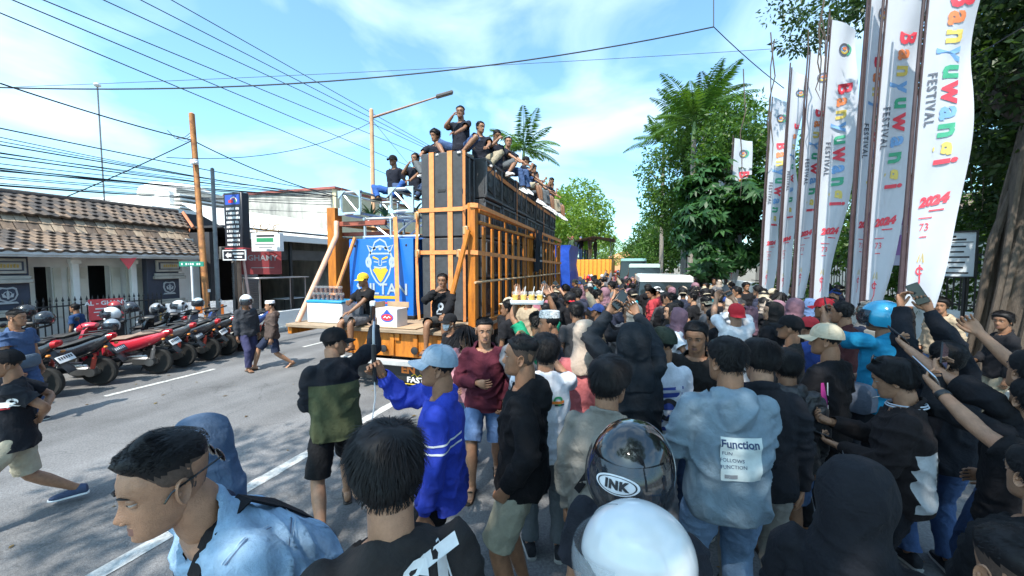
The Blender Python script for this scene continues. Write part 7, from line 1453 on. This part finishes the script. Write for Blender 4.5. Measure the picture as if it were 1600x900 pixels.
decal(boy['top'], [stroke([(-.20, -.10), (-.16, -.06), (-.08, -.01), (-.0, .045), (.06, .07), (.07, .02), (.085, -.04), (.075, -.08), (.085, -.16)], .006, 0, 1), txt('OST', .15, -.05, -.03, 0, 2, 12, bold=.010, shear=.25), stroke([(.03, -.13), (.045, -.085)], .016, 1, 2), stroke([(.055, -.128), (.07, -.08)], .016, 1, 2)], boy['tp'](.06, -.1, .44), boy['Ru'] @ Vector((.12, -1, .75)), boy['Ru'] @ Vector((0, 0, 1)), [PW, PR], 'print', .004)
wt = [rect(0, .05, .23, .035, 0, 1, 3), rect(.0, -.03, .20, .06, 0, 1, 3), rect(-.05, -.2, .06, .03, 0, 1, 2), rect(.03, -.2, .07, .03, 0, 1, 2), stroke([(-.11, .0), (-.05, -.15), (0, -.10), (.06, -.16), (.11, .02)], .02, 0, 2), ring2(0, -.06, .05, .085, 1, 2), rect(-.06, -.09, .05, .05, 2, 2, 2), rect(.06, -.08, .05, .05, 2, 2, 2), rect(0, .10, .26, .02, 0, 1, 3)]
decal(wtee['top'], wt, *back(wtee, 0, .25), [pr('deepblue', (.03, .06, .30)), PK, PGY], 'print')
decal(white1['top'], [rect(0, 0, .09, .02, 0, 1, 3), ring2(0, .01, .02, .035, 1, 1), rect(.01, -.02, .07, .012, 2, 1, 2)], *back(white1, .08, .33), [PO, PG, PK], 'print')
decal(beard['top'], [rect(0, -.0, .30, .10, 0, 1, 6), rect(.02, .06, .2, .03, 0, 1, 4)], *front(beard, 0, .16), [pr('dim', (.42, .45, .50))], 'print')
decal(s2['top'], [ring2(0, .02, .02, .05, 0, 1, sy=1.3), ring2(0, -.08, .05, .075, 0, 1, 0, pi), rect(0, -.1, .14, .02, 0, 1, 3)], *front(s2, 0, .22), [pr('dim', (.42, .45, .50))], 'print')
decal(bluem['top'], [stroke([(x, abs(x)*.27) for x in np.linspace(-.2, .2, 41)], .009, 0, 1)], *front(bluem, 0, .30), [PW], 'stripe')
decal(bluem['top'], [stroke([(x, .03) for x in np.linspace(-.16, .16, 33)], .010, 0, 1), stroke([(x, -.01) for x in np.linspace(-.16, .16, 33)], .010, 0, 1)], bluem['tp'](-.2, 0, .28), -(bluem['Ru'] @ Vector((1, .25, 0))), (0, 0, 1), [PW], 'stripe')
decal(left1['top'], [rect(0, 0, .16, .045, 0, 1, 4), rect(0, -.035, .16, .014, 1, 1, 4)], left1['tp'](-.1, .05, .33), left1['Ru'] @ Vector((-1, .5, 0)), (0, 0, 1), [PW, PR], 'print')
decal(left1['top'], [ring2(0, .02, .012, .03, 0, 1), stroke([(-.03, -.03), (0, -.015), (.04, -.03)], .014, 0, 1)], left1['tp'](-.24, -.02, .34), left1['Ru'] @ Vector((-1, -.2, .1)), (0, 0, 1), [PW], 'print')
decal(pinkt['top'], [stroke([(-.02, .18), (.0, .05), (.01, -.1), (.01, -.22)], [.02, .035, .035, .02], 0, 1), stroke([(.02, .18), (.025, .0), (.03, -.22)], .008, 1, 1)], pinkt['tp'](-.15, -.05, .2), pinkt['Ru'] @ Vector((-.7, -.9, 0)), (0, 0, 1), [pr('magenta', (.50, .05, .30)), PW], 'print')
decal(varsity['top'], [stroke([(-.05, .03), (.06, .05)], .012, 1, 2), stroke([(-.02, .08), (.02, -.10)], .014, 1, 2), stroke([(-.06, .0), (-.02, .01)], .012, 1, 2), ring2(.0, .12, .012, .022, 1, 2, pi, 2*pi)], varsity['tp'](-.02, -.1, .12), varsity['Ru'] @ Vector((-.35, -1, 0)), (0, 0, 1), [pr('panel_white', (.58, .60, .62)), PK], 'panel')
for z, r_ in ((.522, .088), (.510, .094)):
    m = MB(); A = np.linspace(0, 2*pi, 25); m.tube([varsity['P']+varsity['Ru'] @ Vector((r_*cos(a), -.01+r_*sin(a), z-.01*sin(a))) for a in A], .004, 5); m.build('collar_stripe', pr('stripe_pale', (.55, .6, .68)), varsity['root'])
for s in (-1, 1):
    w, d, pn_, e = varsity['hand%d' % s]
    for k in (.05, .075): m = MB(); m.lathe([(.041, -.003), (.042, .003)], 16, 0, place(frame(d), w-d*k), False); m.build('cuff_stripe', pr('stripe_pale', (.55, .6, .68)), varsity['root'])
# denim jacket seams and dark collar, camera strap
SEAM, SEAM2 = pr('seam_dark', (.06, .10, .18)), pr('seam_light', (.34, .46, .58))
decal(denim_man['top'], [stroke([(-.20, .02), (-.1, .0), (0, -.01), (.1, .0), (.20, .02)], .004, 0, 1), stroke([(-.20, .012), (-.1, -.008), (0, -.018), (.1, -.008), (.20, .012)], .002, 1, 2), stroke([(-.07, -.01), (-.06, -.2), (-.055, -.35)], .006, 0, 1), stroke([(.07, -.01), (.06, -.2), (.055, -.35)], .004, 0, 1)], *back(denim_man, 0, .36), [SEAM, SEAM2], 'seam', .004)
decal(denim_man['top'], [stroke([(-.02, .10), (.012, .04), (.02, -.02), (.01, -.09)], .004, 0, 1), stroke([(-.010, .10), (.022, .04), (.03, -.02), (.02, -.09)], .0025, 1, 2)], denim_man['tp'](-.15, 0, .42), denim_man['Ru'] @ Vector((-.7, -.2, .8)), denim_man['Ru'] @ Vector((0, 1, 0)), [SEAM, SEAM2], 'seam', .004)
0 and  0
def panelize(inf, test, m_, planes=()):
    """gives the garment's cloth panels (tested in torso space) a second fabric"""
    me = inf['top'].data; bm = bmesh.new(); bm.from_mesh(me)
    for co_, no_ in planes: bmesh.ops.bisect_plane(bm, geom=bm.verts[:]+bm.edges[:]+bm.faces[:], plane_co=inf['P']+inf['Ru'] @ Vector(co_), plane_no=inf['Ru'] @ Vector(no_))
    bm.to_mesh(me); bm.free(); me.materials.append(m_); Ri = inf['Ru'].transposed(); P_ = inf['P']
    for p in me.polygons:
        if test(Ri @ (p.center-P_)): p.material_index = 1
panelize(varsity, lambda c: c.y < -.015 and -.07 < c.z < .27 and abs(c.x) < .19, C(.50, .52, .54), [((0, -.015, 0), (0, 1, 0)), ((0, 0, -.07), (0, 0, 1)), ((0, 0, .27), (0, 0, 1)), ((.19, 0, 0), (1, 0, 0)), ((-.19, 0, 0), (1, 0, 0))])
panelize(green, lambda c: c.z > .345 or abs(c.x) > .200, C(.018, .019, .021), [((0, 0, .345), (0, 0, 1)), ((.2, 0, 0), (1, 0, 0)), ((-.2, 0, 0), (1, 0, 0))])
def strap_on(inf, pts, w, m_, name='strap'):
    m = MB(); m.tube([inf['P']+inf['Ru'] @ Vector(p) for p in pts], w, 6, 0, True, .22); return m.build(name, m_, inf['root'])
STR = cloth((.014, .014, .016))
def band(inf, pts, w, m_, name='strap', th=.0):
    """a flat strap laid over a garment"""
    me = inf['top'].data; bvh = BVHTree.FromPolygons([v.co for v in me.vertices], [p.vertices for p in me.polygons]); Q = []
    for p, nn in pts:
        n = (inf['Ru'] @ Vector(nn)).normalized(); q = inf['tp'](*p); h = bvh.ray_cast(q+n*.4, -n, .8); Q.append(((h[0] if h[0] is not None else q)+n*.010, n))
    rings = []
    for i, (q, n) in enumerate(Q):
        d = (Q[min(i+1, len(Q)-1)][0]-Q[max(i-1, 0)][0]).normalized(); s = d.cross(n).normalized(); rings.append(np.array([q-s*w/2-n*.004, q+s*w/2-n*.004, q+s*w/2+n*.003, q-s*w/2+n*.003]))
    m = MB(); m.loft(rings); return m.build(name, m_, inf['root'])
band(denim_man, [((-.16, .0, .1), (-1, .2, 0)), ((-.13, .1, .2), (-.4, 1, 0)), ((-.09, .1, .33), (-.2, 1, .2)), ((-.085, .06, .44), (-.1, .8, .6)), ((-.075, 0, .5), (0, 0, 1)), ((-.05, -.06, .47), (0, -.8, .6)), ((.0, -.1, .36), (0, -1, 0)), ((.08, -.1, .2), (.1, -1, 0)), ((.14, -.06, .08), (.8, -1, 0))], .055, STR)
for inf, s in ((hij, -1), (hij, 1)): band(inf, [((s*.10, .1, .2), (0, 1, 0)), ((s*.11, .08, .36), (0, 1, .1)), ((s*.115, .0, .46), (0, .1, 1)), ((s*.11, -.08, .4), (0, -1, .4)), ((s*.10, -.1, .2), (0, -1, 0))], .05, STR)
band(beige, [((.12, .08, .3), (0, 1, 0)), ((.085, .0, .49), (0, 0, 1)), ((.06, -.07, .44), (0, -.9, .5)), ((-.02, -.1, .3), (0, -1, 0)), ((-.12, -.1, .12), (-.2, -1, 0))], .035, STR)
band(polo, [((.10, .05, .42), (0, .5, 1)), ((.07, -.07, .42), (0, -.9, .5)), ((-.02, -.1, .28), (0, -1, 0)), ((-.12, -.08, .12), (-.3, -1, 0)), ((-.17, .02, .04), (-1, -.1, 0))], .03, C(.10, .12, .16))
def bag(inf, c, size, m_, label, yaw=0):
    bpy.context.view_layer.update(); Mw = inf['root'].matrix_world @ Matrix.Translation(inf['tp'](*c)) @ Matrix.Rotation(yaw, 4, 'Z'); o = empty('bag', (0, 0, 0), 0, label, 'bag'); o.matrix_world = Matrix.Translation(Mw.translation) @ Mw.to_quaternion().to_matrix().to_4x4(); a, b, d = size; m = MB(); m.loft([np.array([(a/2*k*x, b/2*k2*y, z) for x, y in ((-1, -.6), (-.7, -1), (.7, -1), (1, -.6), (1, .6), (.7, 1), (-.7, 1), (-1, .6))]) for z, k, k2 in ((-d/2, .75, .6), (-d*.35, .97, .95), (0, 1, 1), (d*.35, .95, .9), (d/2, .8, .6))]); m.build('pouch', m_, o); m = MB(); m.tube([(-a*.4, -b*.5, d*.2), (a*.4, -b*.5, d*.2)], .004, 5); m.build('zip', CHROME, o); return o
bag(polo, (-.22, .05, .0), (.12, .30, .26), C(.10, .12, .16), 'grey-blue sling bag at the hip of the turquoise polo', 0); bag(left2, (.02, .16, .04), (.26, .10, .17), C(.09, .12, .16), 'grey waist bag worn over the blue t-shirt'); bag(s1, (-.02, .18, .14), (.26, .09, .2), C(.07, .08, .10), 'dark grey sling bag on the chest of the sitting yellow cap')
# sunglasses
def shades(inf, M, name='sunglasses'):
    m = MB()
    for s in (-1, 1): m.sphere((s*.034, .105, 0), (.028, .006, .021), 12, 8); m.tube([(s*.062, .10, .006), (s*.082, .04, .008), (s*.083, -.02, .0), (s*.078, -.04, -.018)], .0028, 5)
    m.tube([(-.01, .107, .004), (.01, .107, .004)], .003, 5); o = m.build(name, mat('shade_lens', (.012, .012, .014), .08, var=0), inf['root']); o.matrix_basis = inf['head'] @ M; return o
shades(denim_man, Matrix.Translation((0, -.01, .004)) @ Matrix.Rotation(pi, 4, 'Z') @ Matrix.Rotation(.14, 4, 'X')); shades(varsity, Matrix.Translation((0, -.03, .075)) @ Matrix.Rotation(.6, 4, 'X'))
# INK logo on the black helmet's visor
def visor_print(inf, parts, mats, z=-.02, yaw=0):
    v = inf['sub_visor']; n = Vector((sin(yaw), cos(yaw), .1)); o = decal(v, parts, (0, .1, z), n, (0, 0, 1), mats, 'logo', .002, v); return o
visor_print(ink, [disc(0, 0, .060, .42), ring2(0, 0, .050, .054, 1, 2, sy=.40, n=30), txt('INK', .029, 0, 0, 1, 3, 0, bold=.002, width=1.15, space=1.15)], [pr('logo_white', (.7, .7, .72)), PK], .035, .0)
for v_ in (wh['sub_visor'],): v_.material_slots[0].link = 'OBJECT'; v_.material_slots[0].material = mat('visor_clear', (.55, .6, .65), .03, var=0, alpha=.22, spec=.9)
wh['sub_visor'].matrix_basis = Matrix.Rotation(.12, 4, 'X') @ Matrix.Diagonal((1.03, 1.03, 1.03, 1))
m = MB(); hd_ = wh['hat']; m.tube([(.1245*cos(b)*sin(.62)*1.004, -.004+.1465*cos(b)*cos(.62)*1.004, .012+.1405*sin(b)) for b in np.linspace(.3, 1.5, 16)], .0015, 5); m.build('seam', PGY, hd_)
# phones in raised hands
phone(white1, 1, 'phone held up by the white t-shirt with orange logo'); phone(hoodup, -1, 'phone held high by the raised black hood'); phone(greyarm, 1, 'phone of the grey long sleeves over the crowd')
phone(polo, -1, 'phone in the raised hand of the turquoise polo'); phone(varsity, -1, 'phone held flat by the black varsity jacket'); phone(armsup, 1, 'phone stretched up in both hands against the flag'); phone(right1, -1, 'small dark phone in the bare raised arm'); phone(right2, -1, 'slim blue-edged phone lifted beside the fig tree'); phone(right3, -1, 'silver-edged phone above the black wristband', case=metal('phone_silver', (.5, .55, .6), .3)); phone(wtee, -1, 'phone held by the dark green cap')
w, d, pn_, e = right3['hand-1']; m = MB(); m.lathe([(.029, -.014), (.032, -.01), (.032, .01), (.029, .014)], 18, 0, place(frame(d), w-d*.03), False); m.build('wristband', BLACKP, right3['root'])
# gimbal stick of the blue shirt
w, d, pn_, e = bluem['hand1']; R = bluem['root'].matrix_world; hp = R @ (w+d*.075); gm = empty('selfie_stick', hp, radians(120), 'black selfie stick with wide phone held by the blue shirt', 'selfie stick'); m = MB(); m.tube([(0, 0, -.10), (0, 0, .12)], .014, 8); m.build('handle', BLACKP, gm); m = MB(); m.tube([(0, 0, .12), (.01, 0, .2), (.05, 0, .25), (.02, 0, .29)], .008, 6); m.build('arm', metal('grey_arm', (.35, .36, .38), .4), gm)
m = MB(); m.box((.0, 0, .31), (.17, .010, .08), 0, .003); m.build('mounted_phone', BLACKP, gm); m = MB(); m.box((0, .0, .36), (.04, .03, .03), 0, .004); m.build('clamp', WHITEP, gm); m = MB(); m.tube([(0, 0, -.10), (.03, .0, -.2), (.0, .02, -.35), (.05, .0, -.5), (.12, 0, -.62)], .004, 5); m.build('cord', WHITEP, gm)
# drinks tray over the crowd
ty = at(824, 470, 4.1); seller = person((ty.x+.1, ty.y+.05, 0), view(824, 20), 1.66, 'person in green and orange top carrying a drinks tray overhead', None, 1, top='tee', topc=C(.02, .30, .16), arm_r='tray_up', arm_l='tray_up', hair='short', seed=77); TAKEN.append((ty.x, ty.y)); finalize()
tz = ty.z-.02; tr = empty('drinks_tray', (ty.x, ty.y, tz), .2, 'white tray of yellow drinks held above the heads', 'tray'); m = MB(); m.box((0, 0, 0), (.34, .24, .02), 0, .006); m.build('base', WHITEP, tr); m = MB(); [m.box((x, y, .02), (a, b, .03), 0, .003) for x, y, a, b in ((0, .12, .34, .01), (0, -.12, .34, .01), (.17, 0, .01, .23), (-.17, 0, .01, .23))]; m.build('rim', WHITEP, tr)
YD = mat('drink_yellow', (.75, .45, .01), .3, var=.05)
for i in range(4):
    for j in range(2):
        o = cup((ty.x-.12+i*.085-.02*j, ty.y-.05+j*.095+.017*i, tz+.012), YD, 'clear cup of yellow drink with a straw standing on the raised tray', 'yellow drinks on the tray', .085, .036); m = MB(); m.tube([(0, 0, .03), (.01+.01*i, 0, .16)], .0035, 5); m.build('straw', WHITEP, o)

# ------------------------------------------------------------------ the crowd
TOPS = [((.014, .014, .017), 'black', 12), ((.03, .035, .06), 'navy', 4), ((.62, .63, .66), 'white', 3), ((.12, .12, .13), 'grey', 3), ((.05, .05, .055), 'charcoal', 4), ((.35, .04, .05), 'red', 2), ((.04, .09, .28), 'blue', 2), ((.32, .13, .17), 'pink', 1), ((.02, .25, .32), 'teal', 1), ((.06, .09, .05), 'olive', 1), ((.10, .02, .03), 'maroon', 2), ((.35, .28, .2), 'tan', 1), ((.22, .48, .05), 'lime', .4)]
TW = [t[2] for t in TOPS]; BOTS = [J1, J2, J3, BLACKC, GREYC, KHAKI]; HATS = [((.012, .012, .014), 'black'), ((.5, .03, .04), 'red'), ((.6, .6, .62), 'white'), ((.04, .05, .04), 'dark green'), ((.03, .06, .2), 'blue'), ((.45, .38, .28), 'beige')]
HJ = [((.02, .02, .022), 'black'), ((.42, .34, .28), 'beige'), ((.22, .12, .15), 'mauve'), ((.1, .16, .3), 'blue')]
rc = random.Random(42); usedp = [False]*len(PROTO)
KINDW = dict(tee='t-shirt', hoodie='hoodie', long='long-sleeved shirt', polo='polo shirt', jacket='jacket')
HSC = None
def crowd(x, y, rz, H, zone):
    i = rc.choices(range(len(PROTO)), [4, 1.6, 2, 4, .7, 4, 1.6, 4, 4, 2, 4, .5])[0]; pr_ = PROTO[i]
    if not usedp[i]: root = pr_['root']; usedp[i] = True
    else: root = copy_tree(pr_['root'])
    root.location = (x, y, 0); root.rotation_euler = (0, 0, rz); s = H/1.70; root.scale = (s, s, s); tc_, tn, _ = rc.choices(TOPS, TW)[0]; up = any('phone_' in a for a in pr_['arms'])
    for ch in root.children:
        b = ch.name.split('.')[0]; m_ = None
        if b in ('shirt', 'hoodie', 'jacket', 'vest'): m_ = cloth(tc_)
        elif b in ('trousers', 'shorts'): m_ = rc.choice(BOTS)
        elif b == 'body': m_ = rc.choice(SKINS)
        if m_: ch.material_slots[0].link = 'OBJECT'; ch.material_slots[0].material = m_
    q = rc.random(); Mh = pr_['head']; wear = ''
    if q < .16:
        hcol, hn = rc.choice(HATS)
        for nm, me, subs in headwear(rc.choice(('cap', 'cap', 'cap_back')), 1):
            o = bpy.data.objects.new(nm, me); link(o, root); o.matrix_basis = Mh; o.material_slots[0].link = 'OBJECT'; o.material_slots[0].material = cloth(hcol)
            for sn, sm in subs: so = bpy.data.objects.new(sn, sm); link(so, o); so.material_slots[0].link = 'OBJECT'; so.material_slots[0].material = cloth(hcol)
        wear = ' and %s cap' % hn; hs = 'short'
        ho = bpy.data.objects.new('hair', hair_mesh(hs, 2)); link(ho, root); ho.matrix_basis = Mh; ho.scale = (.98, .98, .80)
    elif q < .19:
        hcol, hn = rc.choice((((.6, .62, .64), 'white'), ((.02, .02, .022), 'black'), ((.08, .012, .012), 'dark red'), ((.03, .3, .5), 'cyan')))
        for nm, me, subs in headwear('helmet', 1):
            o = bpy.data.objects.new(nm, me); link(o, root); o.matrix_basis = Mh; o.material_slots[0].link = 'OBJECT'; o.material_slots[0].material = mat('helmet_%d' % int(hcol[0]*1000), hcol, .18, var=.04, coat=.6)
            for sn, sm in subs: so = bpy.data.objects.new(sn, sm); link(so, o)
        wear = ' and %s helmet' % hn
    elif q < .28:
        hcol, hn = rc.choice(HJ); so = hij['hood']; rel = Mh @ hij['head'].inverted(); o = bpy.data.objects.new('headscarf', so.data); link(o, root); o.matrix_basis = rel; o.material_slots[0].link = 'OBJECT'; o.material_slots[0].material = cloth(hcol); wear = ' and %s headscarf' % hn
    else:
        st_ = rc.choices(['short', 'messy', 'fade', 'curtain', 'spiky', 'long'], [5, 4, 3, 4, 2, 1])[0]; ho = bpy.data.objects.new('hair', hair_mesh(st_, 1)); link(ho, root); ho.matrix_basis = Mh; wear = {'short': ' with short hair', 'messy': ' with thick tousled hair', 'fade': ' with shaved sides', 'curtain': ' with straight fringe', 'spiky': ' with spiky hair', 'long': ' with long hair'}[st_]
        if rc.random() < .06: ho.material_slots[0].link = 'OBJECT'; ho.material_slots[0].material = HAIRB
    lab = 'person in %s %s%s, %s, %s' % (tn, KINDW[pr_['kind']], wear, 'phone raised' if up else ('hands together' if 'front' in pr_['arms'] or 'belly' in pr_['arms'] else 'arms down'), zone); tag(root, lab, 'person', 'crowd '+zone)
    if up and rc.random() < .75 and y < 9:
        ph = dict(pr_); ph['root'] = root; phone(ph, 1, 'dark phone raised in the crowd '+zone); PHONES[-1]['group'] = 'phones raised '+zone
def free(x, y, r=.46):
    if any((x-a)**2+(y-b)**2 < r*r for a, b in TAKEN): return False
    if x < -1.95 and 4.9 < y < 17.5: return False
    if .0 < x < 2.1 and 12.0 < y < 17.2: return False
    if -.4 < x < 1.8 and 21 < y < 26.5: return False
    if -5 < x < -1.9 and 17 < y < 20: return False
    if -4.8 < x < -2 and 25.5 < y < 34: return False
    if y < 4.4 and x < .4: return False
    if y*.956-x*.294 < 4.3 and x < 4: return False
    if abs(x-3.85) < .2: return False
    return True
n = 0; y = 3.4
while y < 12.2 and n < 125:
    x = -1.75 if y > 4.8 else .3
    while x < 3.35:
        px, py_ = x+rc.uniform(-.14, .14), y+rc.uniform(-.16, .16)
        if free(px, py_, .50) and py_ > 2.9+.55*max(0, px): crowd(px, py_, radians(rc.choice((28, 35, 45, 60, 20, 75, 10, 150, -40)))+rc.uniform(-.25, .25), rc.uniform(1.56, 1.70), 'by the flags' if px > 1.6 else ('beside the truck' if px < .0 else 'mid-street')); TAKEN.append((px, py_)); n += 1
        x += .58
    y += .60
y = 12.8
while y < 21:
    x = -2.0 if y < 17.5 else -6
    while x < 3.3:
        px, py_ = x+rc.uniform(-.2, .2), y+rc.uniform(-.2, .2)
        if free(px, py_): crowd(px, py_, radians(rc.uniform(-40, 220)), rc.uniform(1.55, 1.70), 'near the vans'); TAKEN.append((px, py_))
        x += .85
    y += .95
for i, (px, py_) in enumerate(((4.5, 6.4), (5.2, 5.6), (4.6, 7.6), (5.6, 7.2), (4.4, 9.0), (5.3, 9.6), (4.5, 10.6), (4.9, 4.8), (4.3, 12.4), (5.2, 12), (4.4, 5.2), (6.2, 5.0))): crowd(px, py_, radians(rc.uniform(50, 110)), rc.uniform(1.55, 1.68), 'by the fig tree')
# far people: single figures of one mesh each
def far_mesh(seed):
    rng = random.Random(seed); m = MB()
    for s in (-1, 1): m.tube([(s*.09, 0, .9), (s*.1, .02, .5), (s*.1, 0, .06)], [.09, .07, .055], 6, 1); up = rng.random() < .3; e = (s*.27, .05, 1.1) if not up else (s*.26, .2, 1.4); w = (s*.24, .12, .86) if not up else (s*.12, .35, 1.62); m.tube([(s*.17, 0, 1.4), e, w], [.065, .05, .035], 6, 2); m.tube([w, (w[0], w[1]+.02, w[2]+(.12 if up else -.12))], [.03, .025], 5, 0); m.box((s*.1, .05, .04), (.09, .25, .08), 3, .02)
    m.loft([np.array([(a*cos(t), b*sin(t), z) for t in np.linspace(0, 2*pi, 10, endpoint=False)]) for z, a, b in ((.8, .17, .13), (1.1, .16, .12), (1.3, .19, .12), (1.42, .14, .09), (1.47, .06, .05))], 2); m.tube([(0, 0, 1.42), (0, .01, 1.54)], .055, 8, 0); add_head(m, Matrix.Translation((0, .02, 1.585)), 2)
    k = len(m.m); A = np.linspace(0, 2*pi, 12, endpoint=False); m.loft([np.stack([.083*r*np.sin(A), .01+.102*r*np.cos(A), 1.585+np.where(np.cos(A) > .5, max(z, .05), z)], 1) for z, r in ((-.06 if seed % 2 else .0, 1.0), (.04, 1.05), (.09, .8), (.125, .35), (.13, .05))], 3); return m.mesh('person', [SKINS[1], J1, BLACKC, HAIR], True, 60)
FM = [far_mesh(i) for i in range(6)]
def far_person(x, y, z, rz, zone, grp):
    o = bpy.data.objects.new('person', rc.choice(FM)); link(o); s = rc.uniform(.92, 1.0); o.location = (x, y, z); o.rotation_euler = (0, 0, rz); o.scale = (s, s, s); tc_, tn, _ = rc.choices(TOPS, TW)[0]; hc_, hn = rc.choice([((.012, .011, .012), 'black hair')]*4+[((.5, .03, .04), 'red hat'), ((.55, .55, .56), 'white hat'), ((.1, .16, .3), 'blue hat')])
    for k, m_ in ((1, rc.choice(BOTS)), (2, cloth(tc_)), (3, cloth(hc_) if hn != 'black hair' else HAIR), (0, rc.choice(SKINS))): o.material_slots[k].link = 'OBJECT'; o.material_slots[k].material = m_
    tag(o, 'person in %s top with %s %s' % (tn, hn, zone), 'person', grp)
y = 21.2
while y < 52:
    x = -7.5
    while x < 3.2:
        px, py_ = x+rc.uniform(-.4, .4), y+rc.uniform(-.4, .4)
        if free(px, py_): far_person(px, py_, 0, rc.uniform(0, 6.3), 'far down the street beyond the vans', 'far crowd')
        x += 1.25
    y += 1.9
for k in range(9): far_person(-4.3+.22*k, 26.4+rc.uniform(0, 3.5), 2.56, rc.uniform(2, 4.5), 'standing on the orange lorry bed', 'passengers on the lorry')
bpy.context.view_layer.update()

# fallen leaves and scraps on the road
rng = np.random.RandomState(9); nL = 260; Pq = np.stack([rng.uniform(-9, 3.2, nL), rng.uniform(.5, 16, nL), np.full(nL, .010)], 1); Pq[:, 0] = np.where(rng.rand(nL) < .35, rng.uniform(2.2, 3.3, nL), Pq[:, 0]); a = rng.uniform(0, 2*pi, nL); D = np.stack([np.cos(a), np.sin(a), 0*a], 1); U = np.stack([-np.sin(a), np.cos(a), 0*a], 1); s_ = rng.uniform(.03, .085, nL)
V, F = leaf_quads(Pq, D, U, s_, s_*.5); V[:, 2] = np.maximum(V[:, 2], .009)
lo = bpy.data.objects.new('fallen_leaves', fast_mesh('fallen_leaves', V, F, [leaf_mat('leaf_dry', (.12, .07, .025), (.22, .16, .05))], False, rng.uniform(0, 1, nL))); link(lo); tag(lo, 'dry fallen leaves and scraps scattered over the road', 'leaves', None, 'stuff')
